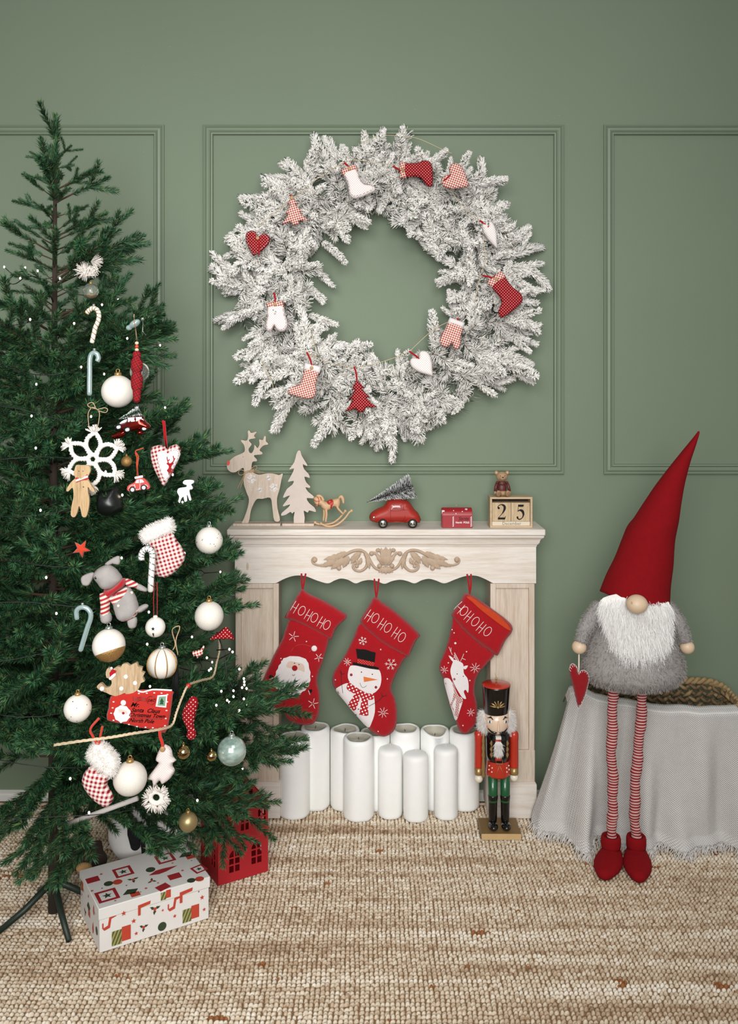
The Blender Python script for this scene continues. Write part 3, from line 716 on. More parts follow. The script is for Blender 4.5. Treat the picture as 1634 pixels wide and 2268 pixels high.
m = M(); m.lathe([(.0385, nz_(1682)), (.0405, nz_(1670)), (.0415, nz_(1640)), (.0405, nz_(1625)), (.032, nz_(1619)), (.02, nz_(1614)), (0, nz_(1614))], (cx, NY, 0), 32, sy=.85); m.build('torso', n_blk, nut)
fy = NY - .035
m = M(); bx = nx_(1103)
for q in ([(1095, 1673), (1109, 1673), (1109, 1682), (1095, 1682)],):
    m.tube([(nx_(a), fy - .0018, nz_(b)) for a, b in q], .0011, 6, True)
m.build('belt_buckle', n_gold, nut)
for s_ in (-1, 1):
    m = M(); m.tube([(cx, fy - .001, nz_(1685)), (cx + s_ * .009, fy - .0015, nz_(1700)), (cx + s_ * .019, fy + .001, nz_(1717))], .0008, 5); m.build('gold_trim', n_gold, nut)
    for i, yy in enumerate((1639, 1652, 1664)):
        m = M(); x = cx + s_ * .0265; m.prism([(x, nz_(yy - 7)), (x + .0055, nz_(yy)), (x, nz_(yy + 7)), (x - .0055, nz_(yy))], fy + .0065, fy + .009)
        m.build('gold_diamond', n_gold, nut, smooth=False)
    for dx, yy in ((.0245, 1693), (.0255, 1702), (.0330, 1690), (.034, 1699)):
        a = dx / .0405; M().ell((cx + s_ * dx, NY - .034 * sqrt(1 - min(.95, a * a)) - .0015, nz_(yy)), (.0024, .0016, .0024), 10, 6).build('white_button', n_white, nut)
# arms, hands
for px, s_ in ((1059.5, -1), (1138, 1)):
    x = nx_(px); a = M(); rr = .0148
    a.lathe([(.0001, nz_(1618)), (rr * .75, nz_(1619)), (rr, nz_(1625)), (rr, nz_(1638)), (rr * .96, nz_(1640)), (rr * .98, nz_(1690)), (rr, nz_(1696)), (rr * .96, nz_(1698))][::-1], (x, NY - .002, 0), 24); ao = a.build('arm', n_red, nut)
    a = M(); a.lathe([(rr * .9, nz_(1714)), (rr * .98, nz_(1712)), (rr * .96, nz_(1698))], (x, NY - .002, 0), 24); a.build('gold_cuff', n_gold, ao)
    a = M(); a.ell((x, NY - .003, nz_(1720.5 if s_ > 0 else 1723)), (.0145, .0145, .0145), 20, 14); a.build('hand', n_cream, ao)
# sceptre of gilt beads
m = M(); x = nx_(1068.5); yy = NY - .021
prof = [(0, nz_(1718)), (.003, nz_(1717)), (.0062, nz_(1712)), (.0045, nz_(1706)), (.0045, nz_(1704)), (.0064, nz_(1694)), (.0045, nz_(1675)), (.0042, nz_(1674)), (.0064, nz_(1667)), (.0046, nz_(1659)), (.0064, nz_(1650)), (.0044, nz_(1642)), (.0044, nz_(1640)), (.0058, nz_(1637)), (.003, nz_(1622)), (0, nz_(1617))]
m.lathe(prof, (x, yy, 0), 16); m.build('sceptre', n_gold, nut)
# head
hx = nx_(1099)
m = M(); m.lathe([(.0, nz_(1622)), (.022, nz_(1621)), (.033, nz_(1616)), (.039, nz_(1607)), (.0412, nz_(1595)), (.0412, nz_(1572))], (hx, NY - .004, 0), 32); m.build('head', n_skin, nut)
hf_ = NY - .004 - .0412
m = M(); m.prism([(hx - .0022, nz_(1586)), (hx + .0022, nz_(1586)), (hx + .0034, nz_(1607)), (hx - .0034, nz_(1607))], hf_ - .0065, hf_ + .002); m.build('nose', n_skin, nut, bevel=.0012)
for s_ in (-1, 1):
    ex = hx + s_ * .0275; ey = NY - .004 - sqrt(.0412 ** 2 - .0275 ** 2); ro = Matrix.Rotation(s_ * .73, 3, 'Z')
    e = M(); e.ell((ex, ey - .0002, nz_(1590)), (.0085, .0012, .0048), 14, 8, ro); eo = e.build('eye', n_white, nut)
    M().ell((ex + .0003, ey - .0010, nz_(1590)), (.0048, .0009, .0048), 14, 8, ro).build('iris', n_blue, eo)
    M().ell((ex + .0003, ey - .0018, nz_(1590)), (.0015, .0005, .0018), 10, 6, ro).build('pupil', n_blk, eo)
    b = M(); b.tube([(hx + s_ * .0165, NY - .0430, nz_(1584)), (hx + s_ * .0240, NY - .0385, nz_(1579)), (hx + s_ * .0345, NY - .0280, nz_(1583))], [.0010, .0034, .0010], 8); b.build('eyebrow', n_blk, nut)
    M().ell((hx + s_ * .0335, NY - .0280, nz_(1603)), (.0055, .0012, .0045), 12, 6, Matrix.Rotation(s_ * 1.0, 3, 'Z')).build('blush', n_pink, nut)
    b = M(); b.tube([(hx + s_ * .0045, NY - .0452, nz_(1612)), (hx + s_ * .012, NY - .0440, nz_(1612.5)), (hx + s_ * .022, NY - .0392, nz_(1611)), (hx + s_ * .0305, NY - .0320, nz_(1607)), (hx + s_ * .0355, NY - .0262, nz_(1602))], [.0018, .0042, .0032, .0020, .0006], 8, flat=.5); b.build('moustache', n_blk, nut)
    src = M(); src.ell((hx + s_ * .0440, NY + .002, nz_(1597)), (.0095, .018, .036), 14, 10)
    src.build('hair', fabric('white_fur_base', '#e4dfd8', .05), nut)
    fuzz('hair_fibres', [src], fabric('white_fur', '#efebe6', .04), 2600, .019, .0009, nut, (s_ * .35, -.1, -1), .55, .35)
for i in range(4): M().bb(hx + .0015 + (i - 2) * .0046, hx + .0055 + (i - 2) * .0046, NY - .0455, NY - .03, nz_(1627), nz_(1621)).build('tooth', n_white, nut, bevel=.0006)
M().bb(hx - .0095, hx + .0105, NY - .043, NY - .028, nz_(1674), nz_(1629)).build('jaw', n_red, nut, bevel=.002)
src = M(); src.bb(hx - .0075, hx + .0085, NY - .050, NY - .043, nz_(1655), nz_(1631)); src.build('beard', fabric('beard_base', '#e8e2da', .04), nut)
fuzz('beard_fibres', [src], fabric('white_beard_fur', '#f0ece7', .04), 1400, .017, .0009, nut, (0, -.15, -1), .75, .22)
m = M(); m.lathe([(.0395, nz_(1578)), (.0420, nz_(1574)), (.0472, nz_(1519)), (.0478, nz_(1516))], (hx - .001, NY - .004, 0), 36); m.build('hat', n_blk, nut)
m = M(); m.lathe([(.0478, nz_(1516)), (.0487, nz_(1514.5)), (.047, nz_(1513.5)), (.014, nz_(1511)), (0, nz_(1510.5))], (hx - .001, NY - .004, 0), 36); m.build('hat_lid', n_red, nut)
m = M(); zz = nz_(1510); m.lathe([(.0035, zz - .002), (.0022, zz + .004), (.0036, zz + .009), (.0036, zz + .013), (.0015, zz + .017), (0, zz + .018)], (hx - .001, NY - .004, 0), 14); m.build('hat_finial', n_gold, nut)
m = M(); m.tube([(hx - .001, NY - .004, zz + .018), (hx - .004, NY - .004, zz + .023), (hx - .005, NY - .004, zz + .03)], .0005, 5); m.build('hanging_wire', n_gold, nut)
for i in range(7):
    a = radians(8 + i * 27.3); L = .0215; c0 = (hx, nz_(1556))
    m = M()
    def hat_pt(u, v):
        rr = .0420 + (v - nz_(1574)) / (nz_(1519) - nz_(1574)) * .0052; return (hx - .001 + u, NY - .004 - sqrt(max(rr * rr - u * u, 0)) - .0009, v)
    pts = [hat_pt(cos(a) * L * t * 1.15, c0[1] + sin(a) * L * t) for t in (.15, .4, .65, .9, 1.1)]
    m.tube(pts, [.0008, .0016, .0024, .0022, .0007], 8, flat=.5); m.build('crest_petal', n_gold, nut)
M().ell(hat_pt(0, nz_(1556)), (.0038, .0012, .0038), 12, 6).build('crest_centre', n_gold, nut)

# ================================================================ things on the mantel
MT = top + .0006
def seat_z(Z): return HY + (EH - MT) * F / Z
R2 = lambda p: C(480, 930, 4.539, p)
Zm = 3.225; whites = wood('whitewashed_cutout', '#d2c2b2', '#b8a492', 'z', 2.2, .7, .5); edgeb = plain('brown_cut_edge', '#9c7350', .7, .15, 40)
def cutout(it, pts, depth, mat, name, y=0, sm=3, edge=None):
    w = it.w(cr(pts, sm)); q, fs = tri(w, 14 * it.k); yy = it.y + y
    m = M(); n = len(q); m.add([(a[0], yy - depth / 2, a[1]) for a in q], fs); m.add([(a[0], yy + depth / 2, a[1]) for a in q], [f[::-1] for f in fs])
    k = len(w); m.add([(a[0], yy - depth / 2, a[1]) for a in w] + [(a[0], yy + depth / 2, a[1]) for a in w], [((i + 1) % k, i, i + k, (i + 1) % k + k) for i in range(k)], 1 if edge else 0)
    return m.build(name, [mat, edge] if edge else mat, it.o, smooth=False)
def wedge_base(name, it, ptop, h, mat):
    """board on the mantel: four floor-plan corners given in pixels of their top face"""
    m = M(); z1 = MT + h; zc = z1
    v = []
    for (px, py) in ptop:
        Z = (EH - zc) * F / (py - HY); v.append(((px - HX) * Z / F, Z - D))
    vs = [(a, b, MT) for a, b in v] + [(a, b, z1) for a, b in v]
    m.add(vs, [(3, 2, 1, 0), (4, 5, 6, 7)] + [(i, (i + 1) % 4, (i + 1) % 4 + 4, i + 4) for i in range(4)])
    return m.build(name, mat, it.o, bevel=.0008)
it = Item('reindeer_cutout', 'whitewashed wooden reindeer cutout with red nose and twine bow on the mantel', 'figurine', 565, 1160, Zm)
it.o.location = (it.o.location.x, it.o.location.y, MT); ORI[it.o] = Vector(it.o.location)
m = M(); m.bb((518 - HX) * Zm / F, (622 - HX) * Zm / F, Zm - D - .022, Zm - D + .026, MT, MT + .009); m.build('base_board', whites, it.o, bevel=.001)
deer = [(105, 440), (108, 480), (130, 510), (165, 522), (200, 515), (240, 490), (270, 478), (276, 520), (272, 560), (275, 640), (300, 720), (325, 790), (310, 880), (275, 980), (255, 1026), (320, 1022), (345, 900), (380, 820), (410, 785), (460, 785), (540, 775), (560, 870), (580, 1000), (637, 997), (612, 880), (607, 780), (630, 700), (650, 600), (665, 542), (655, 535), (625, 548), (560, 532), (500, 533), (430, 545), (380, 530), (355, 500), (352, 450), (365, 415), (400, 412), (405, 395), (378, 365), (385, 350), (455, 342), (458, 322), (432, 300), (470, 255), (515, 245), (515, 230), (495, 212), (495, 165), (478, 165), (465, 200), (428, 196), (432, 240), (412, 280), (382, 248), (376, 290), (355, 328), (332, 325), (322, 290), (348, 252), (350, 236), (326, 210), (335, 192), (392, 180), (376, 158), (404, 118), (350, 130), (330, 106), (313, 116), (318, 160), (303, 206), (252, 200), (248, 215), (276, 250), (283, 310), (250, 335), (180, 365), (130, 408)]
def fit(pts, it):  # drop the feet exactly on the base board
    return [(x, y) for x, y in pts]
yb = HY + (EH - MT - .0085) * F / Zm
dp = R2(deer); sc_ = (yb - min(p[1] for p in dp)) / (max(p[1] for p in dp) - min(p[1] for p in dp)); y0_ = min(p[1] for p in dp)
dp = [(x, y0_ + (y - y0_) * sc_) for x, y in dp]
cutout(it, dp, .011, whites, 'deer_body', sm=3, edge=edgeb)
it.hf = lambda q: np.full(len(q), .0056)
it.decal('red_nose', R2([(104, 440), (108, 412), (125, 408), (134, 425), (128, 448), (110, 458)]), plain('nose_red', '#d04a3a', .5, 0), .0006)
it.dots('eye', R2([(267, 369)]), .0012, n_blk)
wp = plain('snow_paint', '#eeeef0', .7, .02)
for c_, r_ in (((350, 592), 52), ((572, 680), 48), ((522, 583), 26), ((435, 705), 26)):
    it.strokes('painted_snowflake', [R2(l) for l in flake(c_, r_) + star(c_, r_ * .8, 8, .1)], .0009, wp, sm=1)
it.dots('painted_dot', R2([(448, 612), (375, 790), (605, 575), (350, 705)]), .0009, wp)
m = M()
for p in ([(275, 525), (300, 515), (355, 500), (380, 490)], [(280, 535), (330, 520), (375, 498)], [(290, 522), (250, 500), (225, 512), (222, 540), (250, 552), (290, 530)], [(330, 515), (370, 470), (398, 462), (405, 480), (380, 508), (335, 520)], [(285, 535), (255, 600), (210, 690)], [(290, 535), (268, 600), (238, 688)], [(330, 520), (390, 505), (440, 520), (475, 522)], [(335, 522), (400, 520), (435, 535)]):
    m.tube(it.path(cr(R2(p), 4, False), .0022), .0013, 6)
m.build('twine_bow', twine, it.o, kind='stuff')

it = Item('tree_cutout', 'whitewashed wooden fir tree cutout on a small board beside the reindeer', 'figurine', 659, 1160, Zm)
it.o.location = (it.o.location.x, it.o.location.y, MT); ORI[it.o] = Vector(it.o.location)
M().bb((626 - HX) * Zm / F, (696 - HX) * Zm / F, Zm - D - .022, Zm - D + .024, MT, MT + .009).build('base_board', whites, it.o, bevel=.001)
tp = R2([(820, 308), (842, 310), (852, 350), (878, 395), (910, 445), (905, 458), (866, 440), (880, 490), (920, 530), (935, 565), (928, 573), (882, 562), (902, 620), (940, 655), (930, 672), (892, 665), (920, 710), (960, 740), (985, 775), (905, 770), (930, 820), (980, 860), (998, 898), (985, 905), (930, 890), (915, 912), (882, 895), (876, 905), (881, 1015), (775, 1015), (784, 905), (760, 922), (742, 905), (700, 930), (652, 943), (655, 915), (715, 865), (738, 832), (680, 850), (668, 838), (738, 745), (680, 766), (668, 756), (708, 680), (760, 640), (774, 602), (722, 612), (720, 600), (757, 535), (778, 482), (738, 490), (735, 480), (780, 420), (800, 345)])
k_ = (yb - tp[0][1]) / (max(p[1] for p in tp) - tp[0][1]); tp = [(x, tp[0][1] + (y - tp[0][1]) * k_) for x, y in tp]
cutout(it, tp, .012, plain('felted_cream', '#cbbdb3', .85, .12, 25, .3, 200), 'tree_body', edge=edgeb, sm=2)

it = Item('rocking_horse', 'small wooden rocking horse with red saddle and bridle on the mantel', 'figurine', 737, 1160, 3.2)
it.o.location = (it.o.location.x, it.o.location.y, MT); ORI[it.o] = Vector(it.o.location)
hw = plain('honey_wood', '#c9a57e', .55, .18, 30); hr = plain('toy_red', '#b02a20', .5, .08)
it.puff('horse_body', R2([(970, 790), (985, 772), (1010, 765), (1040, 768), (1062, 792), (1100, 822), (1140, 805), (1180, 792), (1228, 785), (1243, 820), (1236, 868), (1215, 890), (1180, 872), (1145, 898), (1112, 912), (1080, 905), (1050, 880), (1038, 858), (1012, 870), (990, 855)]), .014, .014, hw, 2)
for i, (l, dy) in enumerate((([(1075, 890), (1078, 950), (1072, 1000), (1070, 1018)], .010), ([(1100, 895), (1104, 950), (1098, 1000), (1097, 1020)], -.010), ([(1210, 860), (1222, 890), (1255, 925), (1275, 945)], -.010), ([(1200, 860), (1228, 905), (1248, 935), (1265, 942)], .010))):
    m = M(); q = cr(it.w(R2(l)), 3, False); m.tube([(a, it.y - dy * -1, b) for a, b in q], [.0046 - .0018 * i_ / len(q) for i_ in range(len(q))], 10); m.build('leg', hw, it.o)
m = M(); q = cr(it.w(R2([(1225, 790), (1250, 768), (1268, 800), (1272, 840)])), 4, False); m.tube([(a, it.y, b) for a, b in q], [.003 + .003 * sin(pi * i_ / (len(q) - 1)) for i_ in range(len(q))], 10); m.build('tail', hw, it.o)
m = M(); q = cr(it.w(R2([(1005, 770), (1030, 762), (1058, 782), (1072, 812)])), 4, False); m.tube([(a, it.y, b) for a, b in q], .005, 8); m.build('mane', hw, it.o)
for dy, l in ((-.017, [(1050, 1042), (1070, 1050), (1110, 1066), (1170, 1064), (1230, 1038), (1290, 985), (1330, 930), (1355, 912)]), (.017, [(985, 1020), (1005, 1032), (1060, 1042), (1150, 1030), (1210, 995), (1255, 950), (1290, 905)])):
    w_ = it.w(R2(l)); zlow = min(b for a, b in w_); w_ = [(a, b - zlow + MT + .0035 + .0001) for a, b in w_] ; q = cr(w_, 4, False)
    m = M(); m.tube([(a, it.y + dy, b) for a, b in q], .0036, 10); m.ell((q[0][0], it.y + dy, q[0][1]), .0055, 12, 8); m.ell((q[-1][0], it.y + dy, q[-1][1]), .0055, 12, 8); m.build('rocker', hw, it.o)
it.decal('saddle', R2([(1105, 822), (1125, 808), (1150, 797), (1170, 808), (1176, 835), (1162, 858), (1155, 888), (1142, 885), (1145, 852), (1125, 845)]), hr, .0012)
it.strokes('bridle', [R2(l) for l in ([(975, 800), (1000, 812), (1040, 810)], [(1010, 768), (1028, 800), (1022, 868)], [(985, 845), (1025, 850)], [(1042, 766), (1052, 805)])], .0012, hr, .0003)

# red toy car with a bottle-brush tree on its roof
K3 = lambda p: C(800, 1000, 3.89, p)
it = Item('toy_car', 'red toy car with chrome hubcaps carrying a snowy fir tree on its roof', 'toy car', 874, 1163, 3.2)
it.o.location = (it.o.location.x, it.o.location.y, MT); ORI[it.o] = Vector(it.o.location)
cred = plain('car_red_paint', '#a3281c', .5, .06, 20); cdk = plain('car_groove', '#6c150f', .6, 0)
it.puff('car_body', K3([(68, 572), (72, 545), (92, 520), (140, 490), (190, 470), (212, 440), (240, 415), (290, 408), (350, 410), (395, 422), (425, 448), (455, 495), (490, 530), (508, 570), (514, 592), (490, 606), (440, 610), (380, 606), (300, 606), (230, 608), (170, 612), (110, 608), (78, 595)]), .034, .024, cred, 2.5, 3)
for n_, c_, r_ in (('front_fender', 185, 66), ('rear_fender', 437, 70)):
    h0 = it.hf; 
    it.puff(n_, K3([(c_ - r_, 612)] + [(c_ - r_ * cos(pi * i / 10), 605 - r_ * .98 * sin(pi * i / 10)) for i in range(11)] + [(c_ + r_, 612)]), .043, .02, cred, 2.5, 1, keep=False)
it.strokes('door_line', [K3(l) for l in ([(250, 500), (255, 445), (280, 430), (352, 435), (355, 495), (250, 498)], [(250, 500), (250, 560), (262, 590), (345, 590), (365, 570), (372, 540)], [(362, 495), (360, 436), (395, 440), (420, 488), (362, 492)])], .0008, cdk, -.0002, sm=2)
it.decal('side_window', K3([(254, 492), (258, 450), (282, 434), (349, 438), (351, 490)]), plain('car_window_red', '#8c2218', .25, 0, coat=.5), .0004, sm=1)
it.decal('rear_window', K3([(366, 488), (364, 440), (392, 443), (415, 485)]), plain('car_window_red2', '#8c2218', .25, 0, coat=.5), .0004, sm=1)
rub = plain('rubber', '#14120f', .6, 0)
zc_ = MT + .0165
for px in (185, 437):
    X = it.w(K3([(px, 600)]))[0][0]
    for sgn, lab in ((-1, 'front'), (1, 'far')):
        y = it.y + sgn * .036
        m = M(); m.lathe([(.006, -.006), (.0125, -.006), (.0162, -.004), (.0163, .004), (.0125, .006), (.006, .006)], (X, y, zc_), 28, (0, -sgn * -1, 0)); w_ = m.build('wheel', rub, it.o)
        m = M(); m.lathe([(.0112, -.0062), (.0112, .0062), (.009, .0078), (.005, .0072), (.003, .0095), (0, .0098)], (X, y, zc_), 24, (0, sgn, 0)); m.build('hubcap', chrome, w_)
it.dots('headlight', K3([(108, 560)]), .0055, chrome, off=-.001)
it.puff('side_mirror', K3([(218, 495), (232, 482), (243, 492), (240, 510), (224, 512)]), .041, .006, cred, 2, 1, keep=False)
m = M(); m.tube(it.path(K3([(225, 600), (395, 600)]), .002), .0022, 8); m.build('running_board', cred, it.o)
# the fir
A = Vector(it.path(K3([(45, 438)]))[0]); B_ = Vector(it.path(K3([(445, 296)]))[0]); A.y = B_.y = it.y; dr = (B_ - A).normalized()
m = M(); m.cyl(B_ - dr * .03, B_ + dr * .0, .0034, seg=10); m.cyl(A, B_, .0009, seg=6); m.build('fir_trunk', plain('dark_stem', '#1a1713', .8, 0), it.o, kind='stuff')
def brush(name, A, L, dr, R0, n, mats, parent, wd=.0007):
    t = rng.random(n) ** .6; p = np.array(A)[None] + np.array(dr)[None] * (t * L)[:, None]
    r = rng.normal(0, 1, (n, 3)); dv = np.array(dr); r -= (r @ dv)[:, None] * dv; r /= np.linalg.norm(r, axis=1)[:, None]
    ln = (R0 * t * rng.uniform(.55, 1.05, n))[:, None]; d = r * .93 + dv * .25; s_ = np.cross(d, rng.normal(0, 1, (n, 3))); s_ /= np.linalg.norm(s_, axis=1)[:, None]; s_ *= wd
    q0 = p; q1 = p + d * ln * .65; q2 = p + d * ln
    V = np.stack([q0 - s_, q0 + s_, q1 + s_, q1 - s_, q2 + s_ * .9, q2 - s_ * .9], 1).reshape(-1, 3) - np.array(ORI[parent]); b = np.arange(n)[:, None] * 6
    Fa = np.concatenate([b + [0, 1, 2, 3], b + [3, 2, 4, 5]]); mi = np.concatenate([np.zeros(n, int), (rng.random(n) < .7).astype(int)])
    return link(name, npmesh(name, V, Fa, mi), mats, parent, kind='stuff')
brush('fir_bristles', A, (B_ - A).length - .012, dr, .050, 7000, [plain('bristle_dark', '#1d2622', .8, 0), plain('bristle_snow', '#dfe0de', .8, 0)], it.o)
m = M(); q = it.w(K3([(300, 405)]))[0]; m.ell((q[0], it.y, q[1] + .001), (.016, .012, .003), 14, 8); m.build('roof_snow', wp, it.o)

# mailbox
ZM = 3.195
x0, x1 = (978.5 - HX) * ZM / F, (1044 - HX) * ZM / F; yb_, yf_ = ZM - D + .028, ZM - D - .028; hz = .044; H_ = .072
mb = thing('toy_mailbox', 'small red arched letterbox with candy stripes standing on the mantel', 'mailbox', ((x0 + x1) / 2, (yb_ + yf_) / 2, MT))
mred = plain('tin_red', '#9c1822', .4, .06, 30); 
prof = [(yf_, MT), (yf_, MT + hz)] + [((yf_ + yb_) / 2 - .028 * cos(pi * i / 12), MT + hz + .024 * sin(pi * i / 12)) for i in range(1, 12)] + [(yb_, MT + hz), (yb_, MT)]
m = M(); m.sweepx([p for p in prof], x0, x1); m.build('box_shell', mred, mb, smooth=False, bevel=.0012)
m = M(); m.sweepx([((p[0] - (yf_ + yb_) / 2) * .93 + (yf_ + yb_) / 2, MT + .002 + (p[1] - MT) * .95) for p in prof], x0 - .0014, x0); m.build('hatch_door', mred, mb, smooth=False)
M().bb(x0 - .002, x0 + .007, yf_ + .004, yf_ + .012, MT + hz + .004, MT + hz + .017).build('paper_slip', white_felt, mb, smooth=False)
yy = yf_ - .0006; kx = lambda px: (px - HX) * ZM / F; kz = lambda py: EH - (py - HY) * ZM / F
for px in (1002, 1041.5):
    for i in range(7):
        z = MT + .004 + i * .0052; m = M(); m.prism([(kx(px) - .0028, z), (kx(px) + .0022, z + .003), (kx(px) + .0022, z + .0055), (kx(px) - .0028, z + .0025)], yy - .0004, yy + .0008); m.build('candy_stripe', wp, mb, smooth=False)
tx = text('Santa', .017, .35); place(tx, (kx(1024), yy - .0006, kz(1146)), (1, 0, 0), (0, 0, 1)); tx.build('lettering', n_blk, mb, smooth=False)
tx = text('North  POLE', .0088, 0, 0, .0002); place(tx, (kx(1022), yy - .0006, kz(1154.5)), (1, 0, 0), (0, 0, 1)); tx.build('lettering', wp, mb, smooth=False)
m = M(); c_ = ((yf_ + yb_) / 2); a_ = 1.0
for ln in flake((0, 0), .005) :
    m.tube([(kx(1031) + p[0], c_ - .028 * cos(.95 + p[1] / .026) - .0004, MT + hz + .024 * sin(.95 + p[1] / .026) + .0006) for p in ln], .0006, 5)
m.build('painted_snowflake', wp, mb, kind='stuff')
for px, an in ((1003, .7), (1008, .25), (1022, .55)):
    M().ell((kx(px), c_ - .0284 * cos(an), MT + hz + .0244 * sin(an)), (.0022, .0012, .0018), 8, 6).build('painted_dot', wp, mb)
m = M(); m.tube([(kx(1010) - .004, c_, MT + .071), (kx(1010) - .004, c_, MT + .0715 + .002), (kx(1010), c_, MT + .077), (kx(1010) + .004, c_, MT + .0725), (kx(1010) + .004, c_, MT + .0695)], .0007, 6); m.build('wire_loop', n_gold, mb)

# block calendar
ZC = 3.20
x0, x1 = (1086 - HX) * ZC / F, (1180 - HX) * ZC / F; yf_ = ZC - D - .035; yb_ = yf_ + .058; zT = EH - (1101 - HY) * (yf_ + D) / F
x0, x1 = (1085 - HX) * (yf_ + D) / F, (1179 - HX) * (yf_ + D) / F
cw = wood('pale_block_wood', '#cdb596', '#b0946e', 'x', 2, .6, .5); cw2 = wood('pale_cube_wood', '#cfb998', '#ab8d66', 'z', 3, .6, .5)
cal = thing('block_calendar', 'pale wooden block calendar showing 25 December on the mantel', 'calendar', ((x0 + x1) / 2, (yf_ + yb_) / 2, MT))
th = .007
M().bb(x0, x1, yf_, yb_, MT, MT + th).build('frame_board', cw, cal, bevel=.0006)
M().bb(x0, x1, yf_, yb_, zT - th, zT).build('frame_board', cw, cal, bevel=.0006)
M().bb(x0, x0 + th, yf_, yb_, MT + th, zT - th).build('frame_board', cw, cal, bevel=.0006)
M().bb(x1 - th, x1, yf_, yb_, MT + th, zT - th).build('frame_board', cw, cal, bevel=.0006)
M().bb(x0 + th, x1 - th, yb_ - .004, yb_, MT + th, zT - th).build('back_board', plain('dark_recess', '#2a2018', .8, 0), cal, smooth=False)
xm = (x0 + x1) / 2; zs = MT + th + .0155
mo = M(); mo.bb(x0 + th + .001, x1 - th - .001, yf_ + .004, yb_ - .005, MT + th + .0002, zs - .0005); mo_ = mo.build('month_block', plain('pale_month', '#d9ccb6', .6, .05), cal, bevel=.0006)
tx = text('December', .0155); place(tx, (xm + .002, yf_ + .0036, (MT + th + zs) / 2), (1, 0, 0), (0, 0, 1)); tx.build('lettering', plain('grey_print', '#77706a', .7, 0), mo_, smooth=False)
for i, (ch) in enumerate('25'):
    a = x0 + th + .0012 if i == 0 else xm + .0006; b = xm - .0006 if i == 0 else x1 - th - .0012
    cb = M(); cb.bb(a, b, yf_ + .005, yb_ - .005, zs, zs + (b - a)); cu_ = cb.build('number_cube', cw2, cal, bevel=.001)
    cxx = (a + b) / 2; czz = zs + (b - a) / 2; g = (b - a) * .40
    def R_(pts, ws):
        L = []; Rr = []
        for k in range(len(pts)):
            p0 = pts[max(k - 1, 0)]; p1 = pts[min(k + 1, len(pts) - 1)]; d = Vector((p1[0] - p0[0], p1[1] - p0[1])); d.normalize(); n_ = Vector((-d.y, d.x)) * ws[k]
            L.append((pts[k][0] + n_.x, pts[k][1] + n_.y)); Rr.append((pts[k][0] - n_.x, pts[k][1] - n_.y))
        return L + Rr[::-1]
    if ch == '2':
        sh = [R_(cr([(-.52, .50), (-.50, .80), (-.05, 1.0), (.42, .80), (.46, .38), (.10, -.20), (-.55, -.82)], 4, False), [.10, .10, .10, .06, .05, .05, .05, .05] + [.06 + .13 * sin(pi * min(1, k / 12)) for k in range(13)] + [.04] * 4), [(-.60, -1), (.55, -1), (.66, -.52), (.60, -.52), (.50, -.72), (-.50, -.72)], circ(-.42, .52, .15)]
    else:
        sh = [[(-.38, 1), (.52, 1), (.42, .70), (-.32, .70)], [(-.38, 1), (-.32, .95), (-.38, .05), (-.46, .05)], R_(cr([(-.44, .10), (-.1, .25), (.30, .10), (.44, -.35), (.20, -.82), (-.2, -.97), (-.52, -.82)], 4, False), [.04, .05, .07, .09, .11, .14, .16, .18, .19, .19, .18, .16, .14, .11, .09, .07, .06, .06, .06, .07, .08, .08, .08, .08, .08]), circ(-.48, -.72, .15)]
    m = M()
    for s_ in sh:
        m2 = M(); q, fs = tri([(cxx + p[0] * g * .86, czz + p[1] * g) for p in s_], .02); m.add([(v[0], yf_ + .0044, v[1]) for v in q], fs)
    m.build('numeral', n_blk, cu_, smooth=False)
# bear sitting on the calendar
bz = zT + .0006; bx = (1112.5 - HX) * (ZC - .02) / F; by = (yf_ + yb_) / 2 - .004
bear = thing('bear_figurine', 'brown carved bear in dark red sweater sitting on the block calendar', 'figurine', (bx, by, bz))
bt = plain('bear_tan', '#a58563', .55, .22, 45); bm = plain('bear_maroon', '#5a231f', .5, .2, 40); sca = .00154
m = M(); m.ell((bx, by + .002, bz + .026), (.017, .014, .022), 20, 12); m.ell((bx, by, bz + .045), (.0145, .012, .012), 16, 10); m.build('sweater', bm, bear, remesh=.0016)
m = M(); m.ell((bx, by - .001, bz + .011), (.019, .015, .0112), 18, 10)
for s_ in (-1, 1):
    m.tube([(bx + s_ * .008, by - .002, bz + .011), (bx + s_ * .015, by - .018, bz + .0095), (bx + s_ * .0165, by - .026, bz + .011)], [.009, .0085, .008], 12); m.ell((bx + s_ * .0165, by - .029, bz + .0125), (.0085, .0065, .0115), 14, 10)
m.build('legs', bt, bear, remesh=.0016)
for s_ in (-1, 1):
    M().ell((bx + s_ * .0165, by - .0352, bz + .0125), (.0048, .0012, .007), 12, 8).build('foot_pad', plain('pad_brown', '#8a5f48', .6, .1), bear)
    a = M(); a.tube([(bx + s_ * .017, by, bz + .048), (bx + s_ * .022, by - .003, bz + .034), (bx + s_ * .025, by - .008, bz + .018)], [.0048, .0055, .0052], 12); a.ell((bx + s_ * .017, by, bz + .048), .005, 12, 8); ao = a.build('arm', bm, bear)
    M().ell((bx + s_ * .0255, by - .009, bz + .0125), (.0052, .0052, .0062), 12, 8).build('paw', bt, ao)
hz_ = bz + .069; m = M(); m.ell((bx - .001, by - .004, hz_), (.0205, .0185, .0185), 22, 14); m.ell((bx - .001, by - .020, hz_ - .005), (.0105, .007, .008), 16, 10)
for s_ in (-1, 1): m.ell((bx - .001 + s_ * .0195, by, hz_ + .0135), (.0075, .004, .0075), 14, 8)
hd = m.build('head', bt, bear, remesh=.0015)
